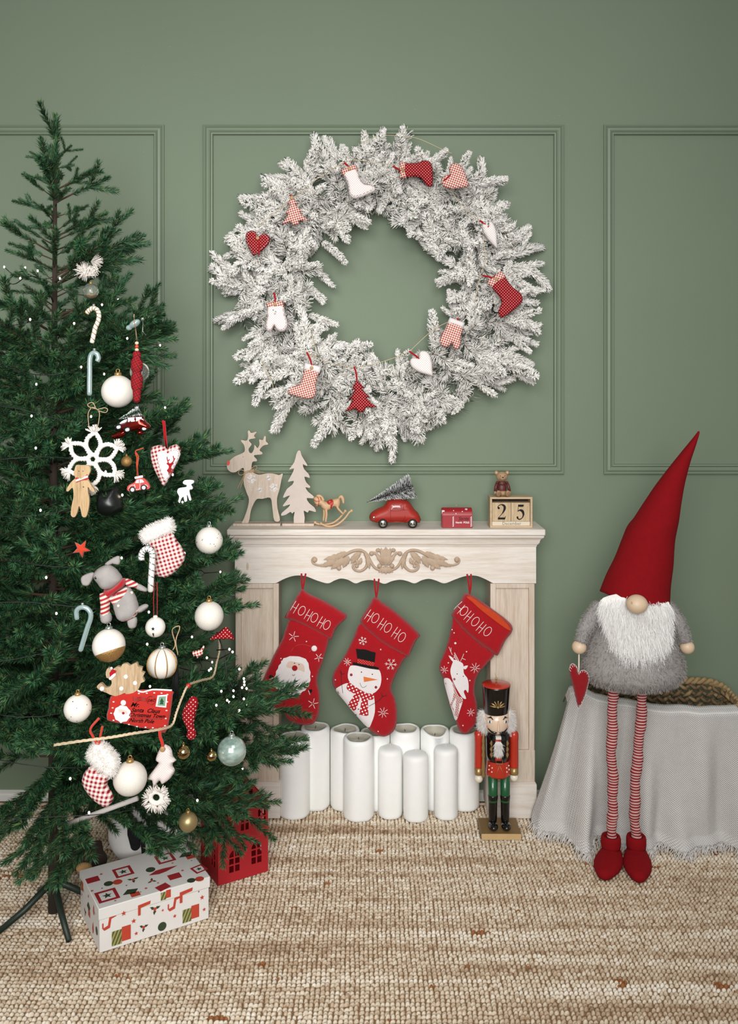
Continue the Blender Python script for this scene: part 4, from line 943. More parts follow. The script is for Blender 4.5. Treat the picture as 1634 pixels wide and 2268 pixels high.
for s_ in (-1, 1):
    M().ell((bx - .001 + s_ * .0080, by - .0212, hz_ + .0045), (.0014, .001, .0014), 8, 6).build('eye', n_blk, hd)
    M().ell((bx - .001 + s_ * .0195, by - .0038, hz_ + .0135), (.0042, .001, .0042), 10, 6).build('inner_ear', plain('ear_tan', '#c2a284', .6, 0), hd)
M().ell((bx - .001, by - .0265, hz_ - .001), (.0034, .0018, .0022), 10, 6).build('nose', n_blk, hd)
m = M(); m.tube([(bx - .007, by - .0258, hz_ - .0062), (bx - .004, by - .0268, hz_ - .008), (bx - .001, by - .0272, hz_ - .0062), (bx + .002, by - .0268, hz_ - .008), (bx + .005, by - .0258, hz_ - .0062)], .0005, 5); m.build('mouth', n_blk, hd)

# ================================================================ red card house lantern
hred = plain('red_card', '#b01e26', .6, .05, 20); ang = radians(30.7); ux = Vector((cos(ang), sin(ang), 0)); uy = Vector((-sin(ang), cos(ang), 0))
O_ = Vector((-.458, 2.737 - D, .0135)); Wd, Dp, EV, PK = .166, .145, .216, .320
hs = thing('house_lantern', 'red card house lantern with cut-out windows on the rug beside the gift box', 'lantern', tuple(O_ + ux * Wd / 2 + uy * Dp / 2))
def wallholes(name, o, ax, outline, holes, thick=.0015):
    """flat card with real window holes: outline and holes in (along, up)"""
    pts = []; edges = []
    for L in [outline] + holes:
        n0 = len(pts); pts += [Vector(p) for p in L]; edges += [(n0 + i, n0 + (i + 1) % len(L)) for i in range(len(L))]
    r = delaunay_2d_cdt(pts, edges, [], 1, 1e-7); V2 = [(v.x, v.y) for v in r[0]]; keep = []
    for f in r[2]:
        c = np.array([[sum(V2[i][0] for i in f) / len(f), sum(V2[i][1] for i in f) / len(f)]])
        if any(inside(h, c)[0] for h in holes): continue
        keep.append(tuple(f))
    nrm = ax.cross(Vector((0, 0, 1)))
    m = M(); m.add([o + ax * a + Vector((0, 0, b)) for a, b in V2], keep); m.add([o + ax * a + Vector((0, 0, b)) - nrm * thick for a, b in V2], [f[::-1] for f in keep])
    for L in [outline] + holes:
        k = len(L); m.add([o + ax * a + Vector((0, 0, b)) for a, b in L] + [o + ax * a + Vector((0, 0, b)) - nrm * thick for a, b in L], [(i, (i + 1) % k, (i + 1) % k + k, i + k) for i in range(k)])
    return m.build(name, hred, hs, smooth=False)
def rect(a, b, c, d): return [(a, c), (b, c), (b, d), (a, d)]
def win4(cx, cz, w, h, arch=False):
    H = []; g = .0022; a, b = cx - w / 2, cx + w / 2
    rows = [(cz - h / 2, cz - g), (cz + g, cz + h / 2)] if not arch else [(cz - h / 2, cz - h / 6 - g), (cz - h / 6 + g, cz + h / 6 - g)]
    for z0, z1 in rows: H += [rect(a, cx - g, z0, z1), rect(cx + g, b, z0, z1)]
    if arch:
        z0 = cz + h / 6 + g; hh = h / 3 - g; ww = w / 2 - g
        q = [(cos(pi / 2 * i / 5), sin(pi / 2 * i / 5)) for i in range(6)]
        H.append([(cx + g, z0), (cx + g + ww, z0)] + [(cx + g + ww * a_, z0 + hh * b_) for a_, b_ in q[1:-1]] + [(cx + g, z0 + hh)])
        H.append([(cx - g, z0), (cx - g, z0 + hh)] + [(cx - g - ww * a_, z0 + hh * b_) for a_, b_ in q[1:-1][::-1]] + [(cx - g - ww, z0)])
    return H
def w2(px, py):  # pixel on the front gable -> (along, up)
    # intersect ray with the gable plane
    d = Vector(((px - HX) / F, 1, -(py - HY) / F)); c0 = Vector((0, -D, EH)); n = ux.cross(Vector((0, 0, 1)))
    t_ = (O_ - c0).dot(n) / d.dot(n); p = c0 + d * t_ - O_; return p.dot(ux), p.z
gab = [(0, 0), (Wd, 0), (Wd, EV), (Wd / 2, PK), (0, EV)]
holes = []
for px, py in ((519, 1907), (568, 1888)): a, b = w2(px, py); holes += win4(a, b, .034, .066, True)
for px, py in ((542, 1822), (580, 1808)): a, b = w2(px, py); holes += win4(a, b, .026, .046)
for px, py in ((531, 1768), (555, 1760)): a, b = w2(px, py); holes += [rect(a - .007, a + .007, b - .017, b + .017)]
wallholes('front_gable', O_, ux, gab, holes)
side_h = win4(.04, .075, .034, .066, True) + win4(.105, .075, .034, .066, True) + win4(.04, .165, .026, .046) + win4(.105, .165, .026, .046)
wallholes('side_wall', O_ + uy * Dp, -uy, rect(0, Dp, 0, EV), [[(Dp - a, b) for a, b in h] for h in side_h])
wallholes('side_wall', O_ + ux * (Wd - .0016), uy, rect(.002, Dp - .002, 0, EV), side_h)
wallholes('back_gable', O_ + uy * Dp + ux * Wd, -ux, [(Wd - a, b) for a, b in gab][::-1], [])
for s_ in (0, 1):
    m = M(); e = Wd / 2; sl = (PK - EV) / e; n = 1
    a0, a1 = (-.010, e) if s_ == 0 else (e, Wd + .010)
    def rz(a): return PK - abs(a - e) * sl + .0022
    vs = [O_ + ux * a + uy * b + Vector((0, 0, rz(a) + o)) for a in (a0, a1) for b in (-.007, Dp + .007) for o in (0, .002)]
    m.add(vs, [(0, 1, 3, 2), (4, 6, 7, 5), (0, 4, 5, 1), (2, 3, 7, 6), (0, 2, 6, 4), (1, 5, 7, 3)]); m.build('roof_panel', hred, hs, smooth=False)
M().add([O_ + ux * a + uy * b + Vector((0, 0, .0)) for a, b in ((.002, .002), (Wd - .002, .002), (Wd - .002, Dp - .002), (.002, Dp - .002))], [(0, 1, 2, 3)]).build('floor_panel', hred, hs, smooth=False)

# ================================================================ printed gift box
gw = plain('gift_paper_white', '#e6e2dd', .55, .03, 30); g_r = plain('print_red', '#a3232a', .55, .1, 60); g_g = plain('print_green', '#33432c', .55, .2, 60); g_o = plain('print_orange_red', '#c0442f', .55, .1, 60); g_st = stripes('print_stripes', '#4f5f35', '#a79a5c', .008, 1.2, .5, .55)
gb = radians(30.6); gx = Vector((cos(gb), sin(gb), 0)); gy = Vector((-sin(gb), cos(gb), 0)); GO = Vector((-.722, 2.413 - D, .0135)); GL, GW, GH = .3135, .222, .118
box = thing('gift_box', 'white lidded gift box printed with red and green Christmas motifs at lower left', 'gift box', tuple(GO + gx * GL / 2 + gy * GW / 2))
RM = Matrix.Rotation(gb, 3, 'Z'); cc = GO + gx * GL / 2 + gy * GW / 2
bd = M().box(cc + Vector((0, 0, (GH - .004) / 2)), (GL - .006, GW - .006, GH - .004), RM).build('box_body', gw, box, bevel=.0015)
ld = M().box(cc + Vector((0, 0, GH - .0135)), (GL, GW, .031), RM).build('lid', gw, box, bevel=.002)
def motif(face, u, v, kind, sz=.02, rot=0.0, par=None):
    sz *= 1.36 if kind not in ('star', 'tstar') else 1.5
    if face == 'top': o = GO + Vector((0, 0, GH + .0021)); ax, ay = gx, gy; par = ld
    elif face == 'front':
        o = GO - gy * .0002; ax, ay = gx, Vector((0, 0, 1)); par = ld if v > GH - .03 else bd; o = o - gy * (.0006 if par is ld else -.003 + .0006)
    else: o = GO + gy * GW; ax, ay = -gy, Vector((0, 0, 1)); par = ld if v > GH - .03 else bd; o = o - gx * (.0006 if par is ld else -.0024)
    nrm = ax.cross(ay)
    def P2(pts): 
        r = Matrix.Rotation(rot, 2); return [o + ax * (u + (r @ Vector(p)).x * sz) + ay * (v + (r @ Vector(p)).y * sz) for p in pts]
    def poly(pts, mat, nm, lift=0):
        q, fs = tri(pts, 10); m = M(); m.add([p + nrm * (.0003 + lift) for p in P2([tuple(a) for a in q])], fs); m.build(nm, mat, par, smooth=False)
    sq = [(-1, -1), (1, -1), (1, 1), (-1, 1)]
    st = [((1 if k % 2 == 0 else .42) * sin(pi * k / 5), (1 if k % 2 == 0 else .42) * cos(pi * k / 5)) for k in range(10)]
    if kind == 'frame':
        for a, b, c, d in ((-1, 1, .72, 1), (-1, 1, -1, -.72), (-1, -.72, -.72, .72), (.72, 1, -.72, .72)): pass
        m = M(); vs = P2(sq + [(.68 * a, .68 * b) for a, b in sq]); m.add([p + nrm * .0003 for p in vs], [(i, (i + 1) % 4, (i + 1) % 4 + 4, i + 4) for i in range(4)]); m.build('printed_frame', g_r, par, smooth=False)
        poly([(a * .5, b * .5) for a, b in st], g_g, 'printed_star')
    elif kind == 'square': poly([(-1, -.8), (1, -.8), (1, .8), (-1, .8)], g_r, 'printed_square')
    elif kind == 'parcel': poly([(-1, -.8), (.1, -.8), (.1, .8), (-1, .8)], g_st, 'printed_parcel'); poly([(.1, -.6), (1.1, -.6), (1.1, 1), (.1, 1)], g_o, 'printed_parcel')
    elif kind == 'parcel2': poly([(-1, 0), (.4, -.3), (1, .5), (-.2, .9)], g_g, 'printed_parcel'); poly([(-.2, -1), (.9, -1), (.9, -.1), (-.2, -.05)], g_o, 'printed_parcel')
    elif kind == 'balls': poly(circ(-.55, .1, .55, 14), g_g, 'printed_bauble'); poly(circ(.5, -.1, .58, 14), g_o, 'printed_bauble')
    elif kind == 'drop': poly([(0, 1.4), (.4, .5), (.55, -.2), (.25, -.9), (-.25, -.9), (-.55, -.2), (-.4, .5)], g_o, 'printed_drop')
    elif kind == 'drop_long': poly([(-1.6, 0), (-.6, .45), (.2, .4), (1.7, .05), (.2, -.35), (-.6, -.4)], g_r, 'printed_drop')
    elif kind == 'holly':
        for a in (.3, 2.6, 4.6): poly([(cos(a) * k - sin(a) * j, sin(a) * k + cos(a) * j) for k, j in ((.15, 0), (.4, .3), (.65, .15), (1, 0), (.65, -.2), (.4, -.22))], g_g, 'printed_holly')
        poly(circ(0, 0, .3, 9), g_o, 'printed_berry', .0002)
    elif kind == 'star': poly(st, g_o, 'printed_star')
    elif kind == 'tstar': poly(st, g_g, 'printed_star')
    elif kind == 'ell': poly([(-1, -1), (-.6, -1), (-.6, .1), (.9, .3), (1, .8), (-1, .6)], g_o, 'printed_ribbon')
    elif kind == 'zig': poly([(-1, -.6), (-.7, -1), (.1, -.8), (.3, .4), (1, .6), (1, 1), (.0, .75), (-.2, -.4), (-.8, -.6), (-.8, .1), (-1, .1)], g_o, 'printed_ribbon')
    elif kind == 'greenball': poly(circ(0, 0, 1, 14), g_g, 'printed_bauble')
def topuv(px, py):
    Z = (EH - (GO.z + GH)) * F / (py - HY); p = Vector(((px - HX) * Z / F, Z - D, 0)) - Vector((GO.x, GO.y, 0)); return p.dot(gx), p.dot(gy)
def fuv(px, py):
    d = Vector(((px - HX) / F, 1, -(py - HY) / F)); c0 = Vector((0, -D, EH)); t_ = (GO - c0).dot(gy) / d.dot(gy); p = c0 + d * t_ - GO; return p.dot(gx), p.z
G8 = lambda x, y: (180 + x / 5.447, 1860 + y / 5.447)
for x, y, k, s_, r_ in ((1010, 232, 'frame', .019, 0), (505, 395, 'frame', .019, 0), (312, 682, 'frame', .021, 0), (138, 492, 'square', .013, 0), (1125, 450, 'square', .013, 0), (985, 580, 'square', .013, .3), (385, 528, 'balls', .017, 0), (1378, 490, 'balls', .016, 0), (985, 382, 'drop_long', .02, .1), (835, 370, 'greenball', .010, 0), (625, 490, 'holly', .013, 0), (850, 505, 'holly', .011, 1), (600, 650, 'parcel2', .017, 0), (1270, 200, 'parcel2', .017, 0), (1420, 360, 'frame', .014, .2), (1120, 95, 'greenball', .008, 0), (240, 425, 'star', .004, 0), (780, 595, 'star', .004, 0), (1220, 380, 'star', .004, 0), (925, 530, 'star', .003, 0), (130, 625, 'star', .004, 0), (1100, 290, 'star', .003, 0), (545, 560, 'tstar', .0025, 0), (250, 595, 'tstar', .0025, 0), (410, 745, 'star', .003, 0), (1330, 260, 'tstar', .002, 0), (935, 150, 'star', .002, 0), (715, 640, 'tstar', .002, 0)):
    u, v = topuv(*G8(x, y))
    if 0.004 < u < GL - .004 and .004 < v < GW - .004: motif('top', u, v, k, s_, r_)
for x, y, k, s_, r_ in ((1015, 670, 'parcel', .010, 0), (300, 830, 'drop_long', .016, .1), (1265, 660, 'ell', .014, 0), (1125, 770, 'zig', .014, 0), (760, 815, 'ell', .013, 0), (890, 840, 'holly', .012, .3), (340, 1000, 'zig', .014, 0), (1320, 905, 'parcel', .017, 0), (480, 1170, 'parcel', .018, 0), (890, 1150, 'drop', .012, 0), (978, 1050, 'greenball', .009, 0), (755, 1060, 'holly', .010, .2), (1110, 1150, 'ell', .014, .2), (1490, 1000, 'square', .008, 0), (510, 885, 'star', .005, 0), (635, 985, 'star', .005, 0), (1130, 925, 'star', .004, 0), (1295, 1040, 'star', .004, 0), (1460, 700, 'star', .005, 0), (665, 1135, 'star', .004, 0), (1485, 845, 'star', .004, 0), (985, 855, 'star', .003, 0), (1140, 580, 'star', .003, 0), (1420, 630, 'tstar', .002, 0)):
    u, v = fuv(*G8(x, y))
    if .003 < u < GL - .003 and v < GH - .002 and v > .004: motif('front', u, v, k, s_, 0)
for u, v, k, s_ in ((.03, .09, 'parcel', .012), (.10, .06, 'parcel2', .014), (.17, .09, 'drop', .009), (.15, .03, 'drop', .010), (.06, .03, 'holly', .01), (.19, .045, 'greenball', .008), (.11, .1, 'star', .004), (.02, .06, 'star', .004)): motif('side', u, v, k, s_)
# ================================================================ basket with throw
rimz = .452; bz0 = .0135
def rrect(x0, x1, y0, y1, r, n):
    cs = [(x1 - r, y1 - r, 0), (x0 + r, y1 - r, pi / 2), (x0 + r, y0 + r, pi), (x1 - r, y0 + r, 3 * pi / 2)]; P_ = []
    for cx_, cy_, a0 in cs:
        for i in range(7): a = a0 + pi / 2 * i / 6; P_.append(Vector((cx_ + r * cos(a), cy_ + r * sin(a), 0)))
    L = [0]
    for i in range(len(P_)): L.append(L[-1] + (P_[(i + 1) % len(P_)] - P_[i]).length)
    out = []
    for k in range(n):
        s_ = L[-1] * k / n; i = max(j for j in range(len(P_)) if L[j] <= s_ + 1e-9); t_ = (s_ - L[i]) / max(L[i + 1] - L[i], 1e-9)
        out.append(P_[i].lerp(P_[(i + 1) % len(P_)], t_))
    return out
bas = thing('seagrass_basket', 'dark woven seagrass basket against the wall behind the gnome', 'basket', (.97, -.17, bz0))
sea = plain('seagrass', '#7b6447', .8, .45, 45, .5, 200); sea2 = plain('seagrass_light', '#a1875f', .8, .35, 45, .5, 200)
bx0, bx1, by0, by1 = .745, 1.27, -.275, -.045
rows = int((rimz - bz0) / .0225)
m = M(); per = rrect(bx0, bx1, by0, by1, .07, 70)
for r_ in range(rows):
    z = bz0 + .012 + r_ * .0225; sub = M() if r_ >= rows - 7 else m
    for i in range(70):
        sc_ = 1 - .10 * (1 - r_ / rows); cb = Vector(((bx0 + bx1) / 2, by1, 0)); a = cb + (per[i] - cb) * sc_; b = cb + (per[(i + 1) % 70] - cb) * sc_; d = (b - a); n_ = Vector((d.y, -d.x, 0)).normalized(); up = (.011 if (i + r_) % 2 else -.011) * (1 if r_ % 2 else -1)
        mid = (a + b) / 2
        m.tube([a - d * .35 + Vector((0, 0, z - up)), mid + n_ * .006 * (1 if (i + r_) % 2 else -1) + Vector((0, 0, z)), b + d * .35 + Vector((0, 0, z + up))], [.0035, .0078, .0035], 5, mi=(i * 7 + r_ * 3) % 5 == 0 and 1 or 0)
m.build('woven_wall', [sea, sea2], bas, kind='stuff')
m = M()
for ph in (0, pi):
    rp = rrect(bx0 - .004, bx1 + .004, by0 - .004, by1 + .004, .075, 260)
    m.tube([p + Vector((0, 0, rimz - .022 * (by1 - p.y) / (by1 - by0) + .007 * sin(i * 2 * pi / 8 + ph))) + Vector((cos(i) * .001, .007 * cos(i * 2 * pi / 8 + ph), 0)) for i, p in enumerate(rp)], .0075, 6, True)
m.build('braided_rim', sea2, bas)
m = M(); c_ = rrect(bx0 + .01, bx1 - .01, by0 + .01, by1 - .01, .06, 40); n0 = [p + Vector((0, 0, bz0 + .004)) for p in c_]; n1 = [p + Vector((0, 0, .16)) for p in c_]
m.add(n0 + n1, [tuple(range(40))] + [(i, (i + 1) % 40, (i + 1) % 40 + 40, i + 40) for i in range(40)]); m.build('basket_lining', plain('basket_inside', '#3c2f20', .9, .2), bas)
# throw
def bl_top(u): 
    T = [(0, 1258, 1552, 3.09), (.05, 1266, 1534, 3.07), (.12, 1290, 1533, 3.03), (.22, 1325, 1552, 3.0), (.36, 1375, 1561, 2.985), (.55, 1451, 1574, 2.98), (.78, 1550, 1580, 2.97), (1, 1640, 1578, 2.975)]
    return [float(np.interp(u, [t[0] for t in T], [t[k] for t in T])) for k in (1, 2, 3)]
def bl_bot(u):
    T = [(0, 1173, 1812), (.06, 1190, 1836), (.16, 1240, 1850), (.26, 1290, 1866), (.36, 1340, 1856), (.5, 1410, 1864), (.62, 1460, 1872), (.8, 1550, 1874), (1, 1640, 1868)]
    x, y = [float(np.interp(u, [t[0] for t in T], [t[k] for t in T])) for k in (1, 2)]; return x, y, (EH - .022) * F / (y - HY)
thr = thing('fringed_throw', 'light grey waffle-weave throw with fringe draped over the basket', 'blanket', (.9, -.33, .016))
nu, nv = 150, 80; V = []; UV = []
def blp(u, v):
    a = P(*bl_top(u)); b = P(*bl_bot(u)); e = v ** 1.15
    x = a[0] + (b[0] - a[0]) * v; y = a[1] + (b[1] - a[1]) * (v ** 1.5); z = a[2] + (b[2] - a[2]) * v
    amp = .007 + .040 * v; f = .5 * sin(u * 24 + v * 2.2 + .4) + .35 * sin(u * 41 + 1 - v * 3) + .25 * sin(u * 11 + 2)
    f -= 1.5 * math.exp(-((u - (.135 + .055 * v)) / .022) ** 2) * (1 - v * .6) * min(1, v * 7)
    f += .9 * math.exp(-((u - (.19 + .07 * v)) / .04) ** 2)
    y -= f * amp
    if v > .93: y -= (v - .93) * .35; z = max(z, .018 + .004 * sin(u * 60))
    return x, y, z
for j in range(nv + 1):
    for i in range(nu + 1):
        u, v = i / nu, j / nv
        if j == 0: x, y, z = blp(u, 0); V.append((x, min(y + .075, -.06), z - .03))
        elif j == 1: x, y, z = blp(u, 0); V.append((x, min(y + .035, -.07), z + .008))
        else: x, y, z = blp(u, (j - 1) / (nv - 1)); V.append((x, y, z))
m = M(); m.add(V, [(j * (nu + 1) + i, (j + 1) * (nu + 1) + i, (j + 1) * (nu + 1) + i + 1, j * (nu + 1) + i + 1) for j in range(nv) for i in range(nu)])
t = NT('waffle_cotton').set(.95, spec=.1, sheen=.3); v_ = t.uv((1, 1, 1), 0, 'UV'); sp_ = t.n('ShaderNodeSeparateXYZ'); t.l(v_, sp_.inputs[0])
a_ = t.math('SINE', t.math('MULTIPLY', sp_.outputs[0], 560.0)); b_ = t.math('SINE', t.math('MULTIPLY', sp_.outputs[1], 400.0)); h_ = t.math('MULTIPLY', a_, b_)
t.col(t.mix(t.noise(t.uv(), 30, 3), rgb('#dad6d1'), rgb('#ebe8e4'))); t.bump(h_, .75, .0035); THR = t.m
to = m.build('cloth', THR, thr); uvl = to.data.uv_layers.new(name='uv')
lv = np.zeros(len(to.data.loops), dtype=np.int32); to.data.loops.foreach_get('vertex_index', lv)
uvc = np.stack([(lv % (nu + 1)) / nu, (lv // (nu + 1)) / nv], 1).astype(np.float32); uvl.data.foreach_set('uv', uvc.ravel())
so = to.modifiers.new('s', 'SOLIDIFY'); so.thickness = .004; so.offset = 1
m = M(); rnd = random.Random(3)
for i in range(420):
    u = rnd.random(); v = 1.0; x, y, z = blp(u, v); q = []; ax_, ay_ = rnd.uniform(-1, .6), rnd.uniform(-1.2, -.3); L = rnd.uniform(.018, .045); c0 = rnd.uniform(-2, 2)
    for k in range(6):
        s_ = k / 5; q.append((x + ax_ * L * s_ * .6 + .006 * sin(s_ * 5 + c0), y + ay_ * L * s_ - .004 + .004 * sin(s_ * 6 + c0), max(.0155, z + .004 + .008 * sin(s_ * 3.1 + c0 * .3) - s_ * .012)))
    m.tube(q, .0011, 4)
m.build('fringe', plain('fringe_cotton', '#e2ded9', .95, .05), thr, kind='stuff')

# ================================================================ tall gnome
GZ = 2.86; gk = GZ / F
def G(px, py, dz=0): return Vector(P(px, py, GZ + dz))
gn = thing('gnome_doll', 'tall gnome doll with red pointed hat, white beard and long striped legs', 'doll', (G(1385, 1900).x, GZ - D, .0125))
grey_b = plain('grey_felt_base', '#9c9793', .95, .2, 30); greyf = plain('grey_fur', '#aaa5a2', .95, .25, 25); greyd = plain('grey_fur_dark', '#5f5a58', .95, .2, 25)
wf_b = plain('beard_underlay', '#f0ece6', .95, .03); wf = plain('beard_fur', '#fbf9f6', .9, .04, sheen=.3)
hatf = plain('hat_felt', '#840d14', .92, .12, 60, .6, 900, spec=.15); ballw = plain('turned_wood', '#d8bd9f', .45, .08, 15)
prof = [(20, 1516), (70, 1513), (98, 1504), (110, 1488), (110, 1470), (102, 1440), (92, 1405), (84, 1370), (70, 1345), (52, 1325), (30, 1312), (0, 1308)]
cxg = 1402; src = M(); src.lathe([(r * gk, G(0, y).z) for r, y in prof], (G(cxg, 0).x, GZ - D, 0), 40, sy=.78)
body = src.build('body', grey_b, gn)
fuzz('body_fur', [src], [greyf], 15000, .013, .0008, body, (0, 0, -1), .5, .4)
fuzz('body_fur_dark', [src], [greyd], 5000, .013, .0008, body, (0, 0, -1), .5, .4)  # darker grey fibres mixed at random through the body fur
for s_ in (-1, 1):
    def gx_(px): return cxg + (px - cxg) * (-s_) if False else (px if s_ < 0 else 2 * cxg - px)
    a = M(); q = cr([tuple(G(gx_(px), py, dz)) for px, py, dz in ((1330, 1340, -.02), (1312, 1365, -.04), (1296, 1392, -.05), (1286, 1420, -.05))], 4, False)
    a.tube(q, [.017 + .006 * sin(pi * min(1, i / (len(q) - 1) + .15)) for i in range(len(q))], 16); ao = a.build('arm', grey_b, gn)
    fuzz('arm_fur', [a], greyf, 2600, .009, .0007, ao, (0, 0, -1), .5, .4); fuzz('arm_fur_dark', [a], greyd, 800, .009, .0007, ao, (0, 0, -1), .5, .4)  # second set: fewer, darker grey fibres scattered over the arm
    h = M(); h.ell(G(gx_(1282.5), 1433, -.05), (.0225, .0225, .0215), 24, 16); h.build('hand', ballw, gn, label='round wooden ball hand')
# beard
bo = [(1336, 1308), (1318, 1328), (1330, 1362), (1340, 1395), (1350, 1425), (1370, 1445), (1396, 1458), (1424, 1445), (1448, 1425), (1462, 1395), (1466, 1362), (1468, 1335), (1458, 1316), (1400, 1296)]
w_ = [(G(a, b).x, G(a, b).z) for a, b in cr(bo, 3)]; q, fs = tri(w_, .012); dd = np.minimum(edist(w_, q) / .05, 1)
sx_ = (q[:, 0] - G(cxg, 0).x); yy_ = GZ - D - .078 * np.sqrt(np.clip(1 - (sx_ / .150) ** 2, .05, 1)) - .02 * np.sqrt(1 - (1 - dd) ** 2) - .006
src = M(); src.add([(a[0], b, a[1]) for a, b in zip(q, yy_)], fs); bd_ = src.build('beard', wf_b, gn)
fuzz('beard_fur', [src], wf, 20000, .042, .0012, bd_, (0, -.08, -1), .80, .16)
m = M(); m.ell(G(1410, 1338, -.135), (.0325, .031, .0285), 32, 20); m.build('nose', ballw, gn, label='round pale wooden nose')
M().tube([G(1397, 1335, -.168), G(1398.5, 1332, -.1685), G(1400, 1336, -.169), G(1398, 1338, -.169)], .0006, 5).build('wood_flaw', plain('flaw', '#9a7450', .6, 0), gn)
# hat
ring = [(1329, 150, 1326, .19, 1.0), (1342, 138, 1283, .15, .97), (1362, 124, 1238, .1, .9), (1378, 112, 1194, .05, .8), (1389, 106, 1166, .02, .72), (1404, 96, 1146, 0, .66), (1426, 80, 1110, -.05, .55), (1451, 62, 1070, -.1, .42), (1480, 44, 1030, -.2, .3), (1512, 26, 990, -.35, .18), (1536, 10, 962, -.5, .06), (1542, 3, 955, -.5, .02)]
m = M(); sg_ = 48; vs = []
rr_ = cr([(a + w / 2, w / 2, y, t_, d_) for a, w, y, t_, d_ in ring], 4, False)
for k, (c_, w, y, tl, dp) in enumerate(rr_):
    for j in range(sg_):
        a = 2 * pi * j / sg_; ww = w * (1 + .012 * sin(3 * a + k * .5) + .010 * sin(5 * a - k * .3)); dxp = ww * cos(a)
        yy = y + tl * dxp + (3 * sin(3 * a + 1) if k < 3 else 0) - 5 * max(0, -sin(a)) * min(1, w / 70)
        p = G(c_ + dxp, yy); p.y = GZ - D - .01 + w * gk * .92 * sin(a); vs.append(p)
n_ = len(rr_); m.add(vs, [(k * sg_ + j, k * sg_ + (j + 1) % sg_, (k + 1) * sg_ + (j + 1) % sg_, (k + 1) * sg_ + j) for k in range(n_ - 1) for j in range(sg_)])
ht = m.build('hat', hatf, gn, label='tall red felt hat leaning right'); s_ = ht.modifiers.new('s', 'SOLIDIFY'); s_.thickness = .004
# legs
t = NT('striped_knit').set(.9, spec=.15); v_ = t.uv(); sp_ = t.n('ShaderNodeSeparateXYZ'); t.l(v_, sp_.inputs[0])
z_ = t.math('ADD', t.math('MULTIPLY', sp_.outputs[2], 111.0), t.math('MULTIPLY', t.noise(t.uv((9, 9, 14)), 1.5, 2), .9))
t.col(t.mix(t.math('GREATER_THAN', t.math('FRACT', t.math('ADD', z_, 50.0)), .5), rgb('#8f2029'), rgb('#c8aba3'))); t.bump(t.noise(t.uv((60, 60, 300)), 3, 2), .6, .002); SK = t.m
for L, nm in (([(1359, 1498), (1357, 1560), (1355, 1620), (1354, 1680), (1357, 1740), (1356, 1790), (1355, 1830), (1353, 1872)], 0), ([(1425, 1500), (1421, 1560), (1417, 1620), (1411, 1680), (1407, 1735), (1405, 1790), (1407, 1840), (1410, 1878)], 1)):
    q = cr([tuple(G(a, b)) for a, b in L], 12, False); rnd = random.Random(nm)
    rr = [.0158 + .0009 * sin(i * .9 + nm) + .0012 * sin(i * .31 + 2 * nm) + (.0007 if i % 2 else -.0007) for i in range(len(q))]
    q = [(x + .0016 * sin(i * .33 + nm * 2), y, z) for i, (x, y, z) in enumerate(q)]
    m = M(); m.tube(q, rr, 20); m.build('leg', SK, gn, label='long red and pale pink striped leg')
for cx_, toe in ((1353, Vector((-.042, -.085, 0))), (1409, Vector((-.022, -.098, 0)))):
    b = G(cx_, 1890); z0 = .0135; b = Vector((b.x, GZ - D, z0)); m = M()
    m.ell(b + Vector((0, .004, .030)), (.030, .034, .030), 18, 12); d = toe.normalized()
    for k in range(7):
        s_ = k / 6; c = b + toe * s_ + Vector((0, 0, .030 - .010 * s_)); m.ell(c, (.036 + .010 * sin(pi * s_) - .010 * s_ ** 3, .036 + .008 * sin(pi * s_) - .010 * s_ ** 3, .030 - .010 * s_), 18, 12)
    m.cyl(b + Vector((0, .002, .035)), b + Vector((0, .002, .082)), .026, .024, 20)
    bt_ = m.build('boot', hatf, gn, remesh=.0035, label='soft red felt boot')
    m = M(); m.lathe([(.0235, .050), (.0295, .052), (.031, .062), (.031, .082), (.0285, .090), (.0225, .092), (.0215, .082)], b + Vector((0, .002, 0)), 28); m.build('boot_cuff', hatf, bt_)
# heart on a stick in its hand
it = Item('heart_on_stick', 'red felt heart with blanket stitching on a white stick held by the gnome', 'decoration', 1282, 1515, GZ - .05)
hb = it.puff('felt_heart', [(1260, 1482), (1263, 1473), (1269, 1470), (1277, 1477), (1281, 1491), (1287, 1485), (1295, 1485), (1302, 1492), (1304.5, 1503), (1302, 1517), (1297, 1535), (1290, 1553), (1281, 1567), (1275, 1548), (1268, 1518), (1262, 1498)], .012, .014, red_felt_dark, 3, 2)
it.strokes('stick', [[(1282, 1438), (1281.5, 1488)]], .0028, plain('white_stick', '#ddd3c0', .6, .05), -.0)
ho = [(1260, 1482), (1263, 1473), (1269, 1470), (1277, 1477), (1281, 1491), (1287, 1485), (1295, 1485), (1302, 1492), (1304.5, 1503), (1302, 1517), (1297, 1535), (1290, 1553), (1281, 1567)]
st = cr(ho, 3, False); cc_ = (1283, 1505)
it.strokes('blanket_stitch', [[p, (p[0] + (cc_[0] - p[0]) * .13, p[1] + (cc_[1] - p[1]) * .13)] for p in st[::2]] + [st], .0007, white_thread, .0002, sm=1, kind='stuff')

